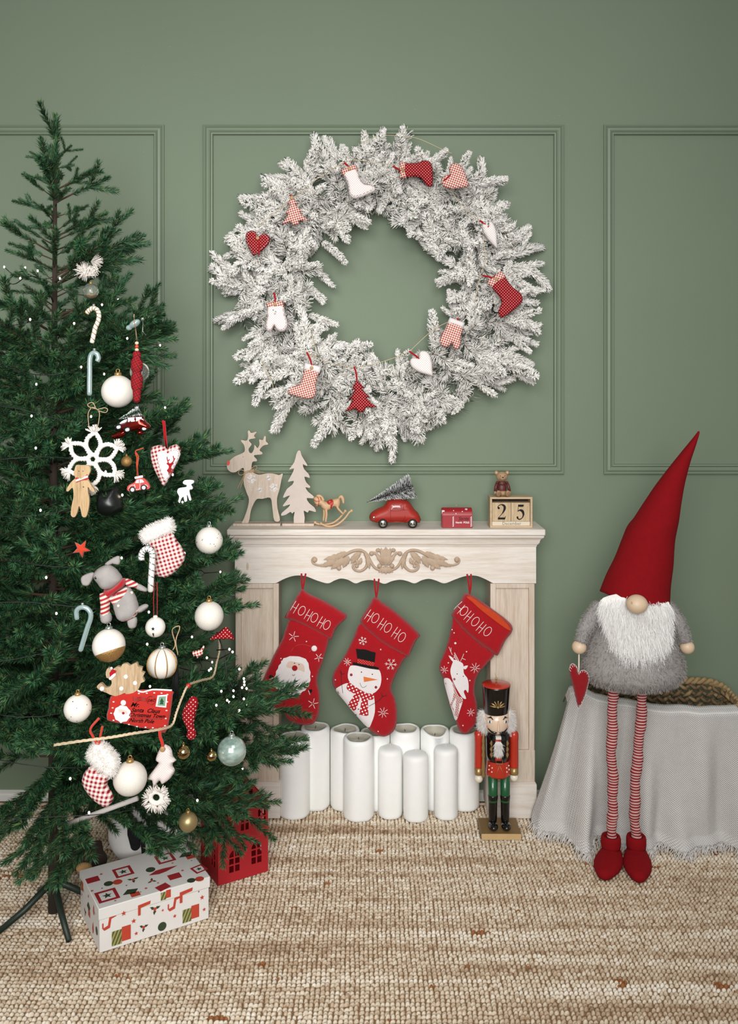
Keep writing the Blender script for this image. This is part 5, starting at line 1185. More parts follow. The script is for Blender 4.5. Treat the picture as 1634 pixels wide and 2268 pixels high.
# ================================================================ flocked wreath
from mathutils import Quaternion
def needle_mesh(name, segs, width, seed, sides=3, mats=2, pm=(.8, .2), tip=.55, stem=None, sr=.0016):
    """segs: (p0, p1, n, length, lean)  -> one mesh of needles round a stem"""
    g = np.random.default_rng(seed); Vs = []; Fs = []; Ms = []; off = 0
    for p0, p1, n, ln, lean in segs:
        p0 = np.array(p0, float); p1 = np.array(p1, float); d = p1 - p0; L = np.linalg.norm(d); d /= L
        t_ = g.random(n); p = p0 + d * (t_ * L)[:, None]; r = g.normal(0, 1, (n, 3)); r -= (r @ d)[:, None] * d; r /= np.linalg.norm(r, axis=1)[:, None]
        le = lean * g.uniform(.75, 1.3, n); v = r * np.cos(le)[:, None] + d * np.sin(le)[:, None]; l = (ln * g.uniform(.7, 1.15, n))[:, None]
        a = np.cross(v, d + .01); a /= np.linalg.norm(a, axis=1)[:, None]; b = np.cross(v, a)
        e = p + v * l + d * l * .10
        if sides == 2:
            w = a * width / 2; q = np.stack([p - w * .6, p + w * .6, p + v * l * .55 + w, e, p + v * l * .55 - w], 1); Vs.append(q.reshape(-1, 3)); i = off + np.arange(n)[:, None] * 5
            Fs.append(np.concatenate([i + [0, 1, 2], i + [0, 2, 4], i + [4, 2, 3]])); Ms.append(np.tile(g.choice(mats, n, p=pm), 3)); off += n * 5
        else:
            q = []
            for k in range(3):
                c_, s_ = cos(k * 2.094), sin(k * 2.094); q.append(p + (a * c_ + b * s_) * width * .35)
            for k in range(3):
                c_, s_ = cos(k * 2.094), sin(k * 2.094); q.append(e + (a * c_ + b * s_) * width * .5 * tip)
            for k in range(3):
                c_, s_ = cos(k * 2.094), sin(k * 2.094); q.insert(3 + k, p + v * l * .6 + (a * c_ + b * s_) * width * .55)
            q = np.stack(q, 1); Vs.append(q.reshape(-1, 3)); i = off + np.arange(n)[:, None] * 9; F_ = []
            for s0 in (0, 3):
                for k in range(3): F_ += [i + [s0 + k, s0 + (k + 1) % 3, s0 + 3 + (k + 1) % 3], i + [s0 + k, s0 + 3 + (k + 1) % 3, s0 + 3 + k]]
            F_.append(i + [6, 7, 8]); Fs.append(np.concatenate(F_)); Ms.append(np.tile(g.choice(mats, n, p=pm), 13)); off += n * 9
    if stem:
        for path, r0 in stem:
            m = M(); m.tube(path, [r0 * (1 - .6 * i / len(path)) for i in range(len(path))], 5); v = np.array(m.v); F_ = [tuple(i + off for i in f) for f in m.f]; tr = []
            for f in F_:
                for k in range(1, len(f) - 1): tr.append((f[0], f[k], f[k + 1]))
            Vs.append(v); Fs.append(np.array(tr)); Ms.append(np.full(len(tr), mats)); off += len(v)
    return npmesh(name, np.concatenate(Vs), np.concatenate(Fs), np.concatenate(Ms))
snow = plain('flocking', '#f6f3ee', .95, .04, 60); snow2 = plain('flocking_grey', '#cbc7bd', .95, .1, 60); wgreen = plain('flocked_green', '#4f5d4c', .9, .2, 60); wstem = plain('wreath_stem', '#5d5346', .9, .2)  # snow2: greyer flocking given to a random share of needles
SPR = []
def bendpath(L, bend, n=7, wob=0, seed=0):
    rn = random.Random(seed); a = 0; p = Vector((0, 0, 0)); out = [tuple(p)]; tw = rn.uniform(0, 6)
    for i in range(n):
        a += bend / n; d = Vector((cos(a), sin(a) * cos(tw), sin(a) * sin(tw))); p = p + d * L / n; out.append(tuple(p))
    return out
for k in range(7):
    pt = bendpath(.15, .25 + .16 * k, 7, seed=k); segs = []
    for i in range(7):
        w_ = sin(pi * min(1, (i + 1.6) / 8.2)) ; segs.append((pt[i], pt[i + 1], 80, .0215 * (.62 + .45 * w_), .74))
    segs.append((pt[-1], tuple(Vector(pt[-1]) + (Vector(pt[-1]) - Vector(pt[-2])) * .25), 16, .010, 1.1)); st_ = [(pt, .0026)]
    for s_ in ((1, -1) if k % 3 else (1,)):
        b0 = Vector(pt[1 + (k + s_) % 3]); an = s_ * (.55 + .08 * (k % 3)); Lb = .085 - .008 * (k % 4); bp_ = [tuple(b0 + Vector((cos(an * (1 - i * .05)) * Lb * i / 4, sin(an * (1 - i * .05)) * Lb * i / 4, .004 * i * (k % 2)))) for i in range(5)]
        for i in range(4): segs.append((bp_[i], bp_[i + 1], 62, .0195 * (1.0 - .10 * i), .74))
        segs.append((bp_[-1], tuple(Vector(bp_[-1]) + (Vector(bp_[-1]) - Vector(bp_[-2])) * .25), 14, .010, 1.1)); st_.append((bp_, .0022))
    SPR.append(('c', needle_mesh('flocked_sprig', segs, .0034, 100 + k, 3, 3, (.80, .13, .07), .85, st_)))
for k in range(5):
    pt = bendpath(.085, .3, 4, seed=20 + k); segs = []
    for i in range(4): segs.append((pt[i], pt[i + 1], 20, .036, .55 + .12 * i))
    segs.append((pt[-1], tuple(Vector(pt[-1]) + (Vector(pt[-1]) - Vector(pt[-2])) * .2), 15, .030, 1.0))
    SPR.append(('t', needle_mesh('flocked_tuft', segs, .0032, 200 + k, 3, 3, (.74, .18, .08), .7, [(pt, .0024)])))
for kd, me in SPR:
    for mm in (snow, snow2, wgreen, wstem): me.materials.append(mm)
WC = Vector(P(842, 648, 3.25)); WC.y = 0
wr = thing('flocked_wreath', 'large snow-flocked fir wreath hanging on the green wall above the mantel', 'wreath', tuple(WC + Vector((0, -.03, 0))))
m = M(); m.tube([(WC.x + .395 * cos(a), -.040, WC.z + .395 * sin(a)) for a in [2 * pi * i / 64 for i in range(64)]], .022, 8, True); m.build('wreath_ring', plain('wreath_core', '#9a9d90', .95, .3), wr)
segs = []
for i in range(64):
    a0, a1 = 2 * pi * i / 64, 2 * pi * (i + 1) / 64
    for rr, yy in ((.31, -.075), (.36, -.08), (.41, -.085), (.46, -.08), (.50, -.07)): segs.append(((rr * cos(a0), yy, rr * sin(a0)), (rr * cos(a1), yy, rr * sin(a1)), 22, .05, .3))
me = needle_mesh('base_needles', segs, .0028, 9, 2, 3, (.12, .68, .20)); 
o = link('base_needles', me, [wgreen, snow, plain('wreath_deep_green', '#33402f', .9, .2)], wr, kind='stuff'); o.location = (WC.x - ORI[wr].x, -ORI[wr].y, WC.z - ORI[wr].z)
def sprig(kind, base, d, sc, roll=None, rnd=random):
    me = rnd.choice([m_ for k_, m_ in SPR if k_ == kind]); o = bpy.data.objects.new('sprig', me); COL.objects.link(o); o.parent = wr; ORI[o] = ORI[wr]
    o.location = Vector(base) - ORI[wr]; q = Vector(d).to_track_quat('X', 'Z'); o.rotation_mode = 'QUATERNION'
    o.rotation_quaternion = q @ Quaternion((1, 0, 0), rnd.uniform(0, 6.28) if roll is None else roll); o.scale = (sc,) * 3
tips = [((560, 620), (456, 592)), ((560, 560), (500, 545)), ((545, 690), (464, 715)), ((560, 640), (462, 645)), ((600, 790), (512, 850)), ((650, 880), (588, 937)), ((740, 900), (713, 992)), ((800, 920), (770, 985)), ((850, 920), (905, 1000)), ((900, 900), (935, 950)), ((830, 920), (860, 990)), ((1040, 840), (1133, 859)), ((1080, 800), (1217, 829)), ((1110, 780), (1178, 795)), ((1110, 740), (1185, 757)), ((1110, 700), (1203, 690)), ((1130, 640), (1204, 655)), ((1130, 590), (1226, 565)), ((1130, 570), (1205, 515)), ((1100, 560), (1165, 500)), ((1050, 450), (1093, 362)), ((1010, 410), (1034, 337)), ((1060, 480), (1125, 450)), ((930, 380), (985, 335)), ((890, 370), (950, 315)), ((850, 370), (870, 300)), ((810, 370), (830, 298)), ((760, 380), (716, 310)), ((750, 390), (670, 328)), ((700, 410), (590, 358)), ((670, 440), (592, 400)), ((640, 480), (530, 447)), ((610, 500), (500, 492)), ((600, 520), (497, 522)),
        ((720, 540), (776, 572)), ((720, 500), (772, 480)), ((700, 600), (735, 620)), ((690, 640), (718, 660)), ((770, 430), (800, 470)), ((860, 420), (850, 472)), ((920, 440), (990, 470)), ((1010, 560), (905, 500)), ((1020, 590), (903, 550)), ((1040, 610), (970, 602)), ((1010, 700), (985, 655)), ((970, 780), (936, 697)), ((760, 790), (828, 745)), ((720, 760), (770, 745)), ((880, 820), (900, 765)), ((690, 700), (745, 725)), ((1000, 520), (930, 470))]
rnd = random.Random(5)
for a, b in tips:
    A = Vector(P(a[0], a[1], 3.24)); B = Vector(P(b[0], b[1], 3.20)); d = B - A; L = d.length
    sc = max(.8, min(1.25, L / .13)); A = B - d.normalized() * .148 * sc; sprig('c', A, d, sc, rnd=rnd)
n1 = 0
while n1 < 246:
    th = rnd.uniform(0, 2 * pi); r = .275 + .225 * rnd.random(); yy = -rnd.uniform(.055, .115)
    rad = Vector((cos(th), 0, sin(th))); tan = Vector((-sin(th), 0, cos(th)))
    outw = 1 if r > .375 else -1
    if rnd.random() < .25: outw *= -.4
    d = rad * outw * rnd.uniform(.4, 1) + tan * rnd.uniform(-.9, .9) + Vector((0, -rnd.uniform(.15, .8), 0))
    k_ = 't' if rnd.random() < .36 else 'c'
    sc = rnd.uniform(.82, 1.2); tip = r * 1.0 + d.normalized().dot(rad) * .15 * sc
    if tip > .565 or tip < .225: continue
    b = WC + rad * r + Vector((0, yy, 0)); sprig(k_, b, d, sc, rnd=rnd); n1 += 1
m = M()
for L in ([(650, 440), (690, 405), (770, 357), (840, 362), (925, 372)], [(570, 500), (610, 470), (640, 445)], [(690, 740), (700, 790), (676, 778)], [(676, 778), (720, 800), (785, 815)], [(785, 815), (850, 800), (905, 780)], [(905, 780), (960, 730), (1012, 705)], [(1050, 670), (1064, 608)], [(1064, 608), (1075, 570), (1065, 490)], [(985, 390), (1010, 440), (1060, 488)], [(800, 315), (850, 300), (920, 306), (1000, 340)], [(580, 800), (600, 840), (605, 860)]):
    m.tube([(a, b + .004 * sin(i * .9), c) for i, (a, b, c) in enumerate(cr([P(x, y, 3.125) for x, y in L], 6, False))], .0012, 5)
m.build('straw_twine', plain('straw', '#c9b896', .8, .2), wr, kind='stuff')

# short flocked tufts that fill the body of the wreath, joined
Vs = []; Fs = []; Ms = []; off = 0; tufts = [m_ for k_, m_ in SPR if k_ == 't']
for i in range(230):
    me = tufts[i % len(tufts)]; nv_ = len(me.vertices); co = np.zeros(nv_ * 3, np.float32); me.vertices.foreach_get('co', co); co = co.reshape(-1, 3)
    fi = np.zeros(len(me.polygons) * 3, np.int32); me.loops.foreach_get('vertex_index', fi); mi_ = np.zeros(len(me.polygons), np.int32); me.polygons.foreach_get('material_index', mi_)
    th = rnd.uniform(0, 2 * pi); r = rnd.uniform(.29, .49); rad = Vector((cos(th), 0, sin(th))); tan = Vector((-sin(th), 0, cos(th)))
    d = Vector((0, -1, 0)) * rnd.uniform(.25, 1) + rad * rnd.uniform(-.8, .8) + tan * rnd.uniform(-.8, .8); R3 = (d.to_track_quat('X', 'Z') @ Quaternion((1, 0, 0), rnd.uniform(0, 6))).to_matrix()
    b = WC + rad * r + Vector((0, -rnd.uniform(.06, .085), 0)) - ORI[wr]
    Vs.append(co @ np.array(R3).T * rnd.uniform(.75, 1.05) + np.array(b)); Fs.append(fi.reshape(-1, 3) + off); Ms.append(mi_); off += nv_
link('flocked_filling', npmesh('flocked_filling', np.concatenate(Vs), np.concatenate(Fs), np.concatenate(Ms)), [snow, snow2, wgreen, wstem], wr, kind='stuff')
# fabric ornaments -------------------------------------------------
SH = {'stocking': [(-.35, -1), (.45, -1), (.47, -.3), (.5, .1), (.62, .55), (.45, .9), (.05, 1), (-.5, 1), (-.95, .95), (-1.02, .72), (-.85, .5), (-.5, .3), (-.38, -.1)],
      'heart': [(0, -.55), (.25, -.82), (.62, -.86), (.92, -.6), (.92, -.2), (.65, .3), (.3, .7), (0, 1), (-.3, .7), (-.65, .3), (-.92, -.2), (-.92, -.6), (-.62, -.86), (-.25, -.82)],
      'mitten': [(-.48, -.95), (.48, -.95), (.6, -.2), (.72, .45), (.55, .9), (.15, 1), (-.12, .78), (-.2, .55), (-.42, .85), (-.72, .85), (-.8, .45), (-.62, -.1)],
      'tree': [(0, -1), (.22, -.7), (.38, -.42), (.2, -.42), (.42, -.1), (.66, .18), (.42, .16), (.66, .5), (1.0, .82), (.3, .74), (.2, .98), (-.2, .98), (-.3, .74), (-1.0, .82), (-.66, .5), (-.42, .16), (-.66, .18), (-.42, -.1), (-.2, -.42), (-.38, -.42), (-.22, -.7)]}
CUF = {'stocking': [(-.45, -1.06), (.55, -1.06), (.55, -.62), (-.45, -.62)], 'mitten': [(-.56, -1.08), (.56, -1.08), (.6, -.62), (-.58, -.62)]}
def orn(shape, lab, px, py, sz, rot, mat, Z=3.085, cuff=None, flip=1, loop=None, button=True, group='fabric ornaments on the wreath', aspect=1.0, stitch=None, thick=.011, name=None, cat='ornament'):
    a = radians(rot)
    def T(p): x, y = p[0] * sz * flip * aspect, p[1] * sz; return (px + x * cos(a) - y * sin(a), py + x * sin(a) + y * cos(a))
    it = Item(name or ('fabric_' + shape), lab, cat, px, py, Z, group)
    it.puff('stuffed_body', [T(p) for p in SH[shape]], thick, .014, mat, 3, 2 if shape != 'tree' else 1)
    if cuff and shape in CUF: it.puff('cuff', [T(p) for p in CUF[shape]], thick * 1.15, .01, cuff, 3, 1, keep=False)
    tp_ = T((0, -.95 if shape != 'heart' else -.5)); lp = loop or T((0, -1.7))
    it.strokes('ribbon_loop', [[tp_, ((tp_[0] + lp[0]) / 2 + 1.5, (tp_[1] + lp[1]) / 2), lp]], .0035, red_ribbon, -.002, seg=6)
    if button: it.dots('button', [T((.02, -.85 if shape != 'heart' else -.38))], .0062, wood_button, off=.004, fl=.4)
    if stitch:
        q = [T((p[0] * .86, p[1] * .86)) for p in SH[shape]]; q = cr(q, 4); it.strokes('running_stitch', [[q[i], q[i + 1]] for i in range(0, len(q) - 1, 2)], .0006, stitch, .0004, sm=1, kind='stuff')
    return it
orn('stocking', 'white dotted fabric stocking with red check cuff at the top of the wreath', 786, 404, 36, -22, p_white, cuff=g_red, flip=-1, stitch=red_felt_dark, loop=(762, 360))
orn('stocking', 'red polka dot stocking lying sideways at the top of the wreath', 922, 378, 36, -92, p_red, cuff=g_red, loop=(870, 368), flip=1)
orn('heart', 'red gingham heart tilted at the upper right of the wreath', 1011, 396, 32, -58, g_red2, loop=(982, 402), button=False)
orn('tree', 'red gingham fabric tree at the upper left of the wreath', 650, 467, 33, -8, g_red, loop=(641, 432))
orn('heart', 'red polka dot heart at the far left of the wreath', 568, 539, 29, 14, p_red, loop=(573, 565), stitch=white_thread)
orn('heart', 'white dotted heart seen edge-on at the right of the wreath', 1088, 520, 34, -22, p_white, button=False, aspect=.45, loop=(1062, 488))
orn('stocking', 'red polka dot stocking with gingham cuff at the right of the wreath', 1119, 648, 42, -38, p_red, cuff=g_red2, flip=1, loop=(1068, 610))
orn('mitten', 'white dotted mitten with red gingham cuff at the left of the wreath', 612, 703, 33, -6, p_white, cuff=g_red, stitch=red_felt)
orn('mitten', 'red gingham mitten with white cuff at the lower right of the wreath', 1001, 741, 32, 20, g_red2, cuff=white_felt, flip=-1, button=False, loop=(1013, 704))
orn('heart', 'white dotted heart hanging at the bottom right of the wreath', 938, 808, 32, -38, p_white, button=False, aspect=.8, loop=(906, 778))
orn('stocking', 'red gingham stocking with white cuff at the lower left of the wreath', 682, 846, 38, 14, g_red, cuff=white_felt, loop=(679, 780))
orn('tree', 'red polka dot fabric tree at the bottom of the wreath', 795, 877, 37, -8, p_red, loop=(784, 812), button=False)
# ================================================================ Christmas tree
TZ = 2.58; TX = (119 - HX) * TZ / F; TY = TZ - D
ZT = [.15, .22, .40, .52, .63, .83, .995, 1.19, 1.36, 1.46, 1.56, 1.67, 1.74, 1.79, 1.86, 1.96, 2.03, 2.12, 2.28, 2.45]
RT = [.50, .59, .62, .66, .60, .48, .51, .46, .42, .32, .25, .31, .27, .18, .12, .17, .11, .10, .07, .02]
def RR(z): return float(np.interp(z, ZT, RT))
def zt(px, py, out=.03):
    Z = 2.3
    for _ in range(12):
        z = EH - (py - HY) * Z / F; x = (px - HX) * Z / F; R_ = RR(z); dx = x - TX
        Z = TZ - sqrt(max(R_ * R_ - dx * dx, 0)) * .97 - out
    return Z
nd = plain('needle_dark', '#193622', .5, .2, 40, spec=.4); nm_ = plain('needle_mid', '#34603f', .55, .2, 40, spec=.3); nl = plain('needle_olive', '#5f7a46', .55, .2, 40, spec=.3); bark = plain('twig_bark', '#4a3626', .9, .25)
BR = {}
def make_branch(L, seed):
    g = random.Random(seed); segs = []; stems = []
    def twig(p, d, l, depth):
        n = max(2, int(l / (.035 if depth else .047))); pts = [Vector(p)]; dd = Vector(d).normalized()
        up = g.uniform(-.1, .22)
        for i in range(n):
            dd = (dd + Vector((g.uniform(-.06, .06), g.uniform(-.06, .06), up * .12 + g.uniform(-.03, .03)))).normalized(); pts.append(pts[-1] + dd * (l / n))
        for i in range(n):
            if depth == 0 and i / n < .12: continue
            segs.append((tuple(pts[i]), tuple(pts[i + 1]), int(l / n * 2500), .0225, .76))
        segs.append((tuple(pts[-1]), tuple(pts[-1] + dd * .003), 26, .0135, 1.15))
        stems.append(([tuple(q) for q in pts], .0034 if depth == 0 else .0016))
        return pts
    ax = twig((0, 0, 0), (1, 0, 0), L, 0); n = len(ax) - 1
    k = 0
    for i in range(1, n):
        x = i / n
        if x < .16: continue
        for s_ in (-1, 1):
            if g.random() < .24: continue
            l = min(.17, (1 - x) * L * .55 + .065) * g.uniform(.8, 1.15); d0 = (ax[i + 1] - ax[i]).normalized(); sd = Vector((-d0.y, d0.x, 0)) * s_
            p = ax[i]; sp2 = twig(p, d0 * .75 + sd * .72 + Vector((0, 0, g.uniform(-.12, .3))), l, 1)
            if l > .11:
                j = len(sp2) // 2; d1 = (sp2[j] - sp2[j - 1]).normalized(); sd1 = Vector((-d1.y, d1.x, 0)) * (-s_ if g.random() < .5 else s_)
                twig(sp2[j], d1 * .8 + sd1 * .6 + Vector((0, 0, g.uniform(-.1, .2))), l * .5, 2)
    me = needle_mesh('fir_branch', segs, .0021, seed, 2, 3, (.34, .50, .16), stem=stems)
    for q in (nd, nm_, nl, bark): me.materials.append(q)
    return me
for L in (.18, .28, .40, .52, .66): BR[L] = [make_branch(L, int(L * 100) * 10 + k) for k in range(3)]
tree = thing('christmas_tree', 'tall green artificial fir tree crowded with red and white ornaments at left', 'christmas tree', (TX, TY, .0125))
m = M(); m.tube([(TX, TY, .03), (TX, TY, 1.2), (TX + .004, TY, 2.12)], [.016, .012, .005], 12); m.build('trunk', plain('trunk_bark', '#33281f', .9, .25), tree)
m = M()
for k in range(4): a = k * pi / 2 + .6; m.tube([(TX, TY, .12), (TX + .08 * cos(a), TY + .08 * sin(a), .06), (TX + .15 * cos(a), TY + .15 * sin(a), .0225)], [.009, .009, .008], 8)
m.build('stand', plain('green_metal_stand', '#1c2a1f', .5, .05), tree)
from mathutils import Quaternion
def branch(base, tip, rnd, roll=None):
    d = Vector(tip) - Vector(base); L = d.length; key = min(BR, key=lambda k: abs(k - L)); me = rnd.choice(BR[key])
    o = bpy.data.objects.new('branch', me); COL.objects.link(o); o.parent = tree; ORI[o] = ORI[tree]; o.location = Vector(base) - ORI[tree]
    o.rotation_mode = 'QUATERNION'; o.rotation_quaternion = d.to_track_quat('X', 'Z') @ Quaternion((1, 0, 0), rnd.uniform(-.7, .7) if roll is None else roll); s_ = L / key / 1.0; o.scale = (s_,) * 3
rnd = random.Random(11)
for i in range(116):
    t_ = (i + .5) / 116; z = .50 + 1.72 * (1 - (1 - t_) ** 1.0) if False else .46 + 1.76 * t_ ** 1.08
    a = i * 2.399963; R_ = RR(z) * rnd.uniform(.70, .90)
    Zt_ = TY + R_ * sin(a) + D; pt_ = HY + (EH - z) * F / Zt_
    if sin(a) < .3 and pt_ > 1650: z = EH - (1650 - HY) * Zt_ / F
    el = .05 + .55 * t_; el += rnd.uniform(-.1, .1); zb_ = z - R_ * math.tan(el) * .8
    tip = (TX + R_ * cos(a), min(TY + R_ * sin(a), -.06), z); branch((TX, TY, max(.3, zb_)), tip, rnd)
for i in range(46):   # shorter inner growth that darkens the middle
    t_ = (i + .5) / 46; z = .45 + 1.6 * t_; a = i * 2.4 + 1; R_ = RR(z) * .55; branch((TX, TY, z - .03), (TX + R_ * cos(a), TY + R_ * sin(a), z + .02), rnd)
for px, py, dz in ((232, 388, 0), (212, 372, 0), (228, 470, 0), (205, 492, 0), (303, 522, 0), (262, 560, -.02), (220, 545, -.1), (265, 638, 0), (293, 655, -.03), (362, 688, .0), (368, 716, -.04), (384, 750, 0), (330, 742, -.15), (300, 815, -.1), (345, 870, .05), (368, 912, 0), (413, 940, -.02), (473, 986, 0), (447, 1022, -.05), (400, 1050, .05), (420, 1115, -.1), (498, 1110, 0), (485, 1132, -.05), (450, 1165, -.1), (480, 1238, -.05), (468, 1215, .05), (533, 1278, .0), (538, 1300, -.04), (520, 1328, -.08), (470, 1330, -.15), (470, 1398, .0), (455, 1440, -.1), (525, 1512, 0), (470, 1545, -.1), (655, 1606, -.04), (595, 1598, -.08), (646, 1668, -.06), (600, 1650, -.12), (560, 1640, -.2), (540, 1745, -.05), (505, 1790, -.08)):
    Z = TZ + dz; tp_ = Vector(P(px, py, Z)); R_ = (Vector((tp_.x, tp_.y, 0)) - Vector((TX, TY, 0))).length
    u = (2100 - py) / 1750; el = -.10 + .62 * u; branch((TX, TY, max(.28, tp_.z - R_ * math.tan(el))), tp_, rnd)
for px, py, Z in ((576, 1868, 2.55), (520, 1838, 2.50), (470, 1815, 2.42), (330, 1935, 2.30), (215, 1915, 2.2), (120, 1880, 2.1), (60, 1850, 2.15)):
    branch((TX, TY, .46), P(px, py, Z), rnd)
branch((TX, TY, 2.0), (TX + .01, TY, 2.30), rnd)
# string of lights
lights = thing('string_lights', 'black wired string of tiny warm lights wound around the fir tree', 'string lights', (TX, TY, .5))
blk_w = plain('black_wire', '#0d0f0d', .5, 0); LED = glow('warm_led', '#ffe9cf', 7.0)
pts = []; n = 620
for i in range(n):
    t_ = i / n; z = 1.90 - 1.40 * t_; a = t_ * 2 * pi * 12; R_ = RR(z) * (.80 + .04 * sin(i * .7)); pts.append(Vector((TX + R_ * cos(a), min(TY + R_ * sin(a), -.05), z - .015 * sin(i * .45))))
m = M(); m.tube(pts, .0013, 4); m.build('wire', blk_w, lights)
bm_ = M(); bm_.ell((0, 0, 0), (.0026, .0026, .0034), 8, 6); bme = None
def bulb(p, d):
    global bme
    if bme is None:
        bme = bpy.data.meshes.new('led_bulb'); bme.from_pydata(bm_.v, [], bm_.f); bme.materials.append(LED)
    o = bpy.data.objects.new('led_bulb', bme); COL.objects.link(o); o.parent = lights; ORI[o] = ORI[lights]; o.location = Vector(p) - ORI[lights]
ms = M()
for i in range(3, n, 4):
    p = pts[i]
    if p.y > TY + .12: continue
    o_ = Vector((p.x - TX, p.y - TY, 0)).normalized(); e = p + o_ * rnd.uniform(.015, .06) * min(1, RR(p.z) / .35) + Vector((rnd.uniform(-.02, .02), 0, rnd.uniform(-.03, .03))); ms.tube([p, e], .0011, 4); bulb(e, o_)
for (bx_, by_), (ex, ey) in (((515, 1535), (541, 1510)), ((517, 1528), (540, 1503)), ((512, 1540), (530, 1482)), ((516, 1545), (541, 1517)), ((535, 1545), (536, 1523)), ((535, 1548), (546, 1525)), ((500, 1520), (517, 1543)), ((480, 1440), (508, 1438)), ((485, 1460), (515, 1444)), ((500, 1562), (546, 1562)), ((505, 1566), (530, 1573)), ((500, 1550), (490, 1531)), ((480, 1458), (458, 1457)), ((500, 1555), (503, 1551)), ((520, 1540), (540, 1548)), ((490, 1530), (517, 1530)), ((470, 1480), (467, 1481)), ((478, 1560), (479, 1562)), ((520, 1575), (528, 1575))):
    A = Vector(P(bx_, by_, 2.42)); B = Vector(P(ex, ey, 2.38)); ms.tube([A, B], .0016, 5); bulb(B, B - A)
ms.tube([P(480, 1400, 2.45), P(498, 1450, 2.43), P(502, 1500, 2.42), P(530, 1545, 2.42), P(545, 1570, 2.42)], .002, 5)
ms.build('bulb_leads', blk_w, lights, kind='stuff')

# ---------------------------------------------------------------- ornaments on the tree
OG = 'ornaments hanging in the fir tree'
pearl = plain('pearl_white', '#e6dfd4', .42, .05, 30, .2, 200, coat=.15); iced = plain('iced_glitter', '#dcd5ca', .6, .1, 300, .5, 500); goldb = plain('satin_gold', '#a89468', .38, .04, metal=.65)
goldm = plain('mirror_gold', '#c9ad78', .12, .05, 40, metal=1); glit = plain('gold_glitter', '#a9834d', .45, .5, 260, .9, 500, metal=.6); silver = plain('silver_glass', '#b9bdb8', .15, 0, metal=.8)
def glass(name, c, a=.25):
    t = NT(name).set(.04, trans=.92, ior=1.12, spec=.6); t.b.inputs['Base Color'].default_value = rgb(c); t.b.inputs['Coat Weight'].default_value = .6; return t.m
clear = glass('clear_glass', '#f2f2ea'); 
t = NT('pale_green_glass').set(.12, metal=.35, coat=.9); t.col(t.ramp(t.noise(t.uv((30, 30, 60)), .8, 3), [(.35, rgb('#7f9a90')), (.6, rgb('#c3d3c9'))])); pgreen = t.m
teal = plain('pale_teal_glass', '#9fb5b2', .15, .06, 30, metal=.35, coat=.6)
def ball(lab, px, py, r, mat, Z=None, cap=gold, loop=True, dots_=None, lower=None, bands=None, name='bauble', fill=None, cat='bauble'):
    Z = Z or zt(px, py, .045); k = Z / F; c = Vector(P(px, py, Z)); R_ = r * k
    t_ = thing(name, lab, cat, tuple(c), OG)
    o = M().ell(c, R_, 36, 24).build('ball', mat, t_)
    m = M(); m.lathe([(R_ * .22, R_ * .94), (R_ * .23, R_ * 1.08), (R_ * .2, R_ * 1.16), (R_ * .08, R_ * 1.2), (0, R_ * 1.2)], c, 18); m.build('cap', cap, t_)
    if loop: m = M(); m.tube([c + Vector((R_ * .11 * cos(a), 0, R_ * (1.27 + .11 * sin(a)))) for a in [2 * pi * i / 12 for i in range(12)]], R_ * .022 + .0003, 5, True); m.build('wire_loop', cap, t_)
    if dots_:
        g = random.Random(px)
        for _ in range(dots_):
            a, b = g.uniform(pi, 2 * pi), g.uniform(-.9, .9); M().ell(c + Vector((cos(a) * cos(b), sin(a) * cos(b), sin(b))) * R_, .0011, 8, 5).build('painted_dot', n_blk, t_)
    if lower:
        pr = [(R_ * 1.006 * sin(a), -R_ * 1.006 * cos(a)) for a in [i * .12 for i in range(11)]]; m = M(); ax = Vector((-.35, .25, 1)).normalized(); m.lathe(pr, c, 32, ax); m.build('gilded_base', lower, t_)
    if bands:
        for k_ in range(bands):
            a0 = pi * (k_ + .3) / bands; m = M(); q = []
            for i in range(25): b = -pi / 2 + pi * i / 24; q.append(c + Vector((cos(a0 + .0) * cos(b), -abs(sin(a0)) * cos(b), sin(b))) * R_ * 1.0)
            m.tube(q, [R_ * .085 * max(.25, cos(-pi / 2 + pi * i / 24)) for i in range(25)], 8, flat=.4); m.build('gold_band', glit, t_)
    if fill:
        m = M(); m.lathe([(0, -R_ * .94)] + [(R_ * .94 * sin(a), -R_ * .94 * cos(a)) for a in [i * .15 for i in range(1, 8)]] + [(0, -R_ * .40)], c, 24); m.build('glitter_fill', fill, t_)
    return t_
ball('large frosted white bauble near the top of the tree, beside the tartan ornament', 261, 867, 36, pearl)
ball('white bauble with tiny black dots hanging beside the mantel end', 463, 1197, 30, pearl, 2.47, dots_=16, cap=silver)
ball('frosted white bauble with gold cap above the red polka dot heart', 463, 1364, 32, iced, 2.40)
ball('white bauble with a glittering gold lower half', 241, 1429, 36, pearl, lower=glit, cap=silver)
ball('white bauble with vertical gold glitter bands', 359, 1469, 33, pearl, bands=4, cap=silver)
ball('large white bauble low in the tree beside the fur-cuffed stocking', 288, 1724, 37, iced)
ball('white speckled bauble at the far left edge under the hedgehog', 172, 1569, 30, pearl, dots_=10)
ball('pale green glass bauble at the right edge of the lower tree', 513, 1663, 32, pgreen, 2.26, cap=silver)
ball('small satin gold bauble hanging lowest beside the red house', 416.5, 1820, 21, goldb, 2.28)
ball('clear glass bauble half filled with gold glitter at upper left', 201, 645, 17, clear, fill=glit, cap=gold)
ball('small clear glass bauble behind the tartan ornament', 309, 823, 21, clear, 2.22, cap=silver)
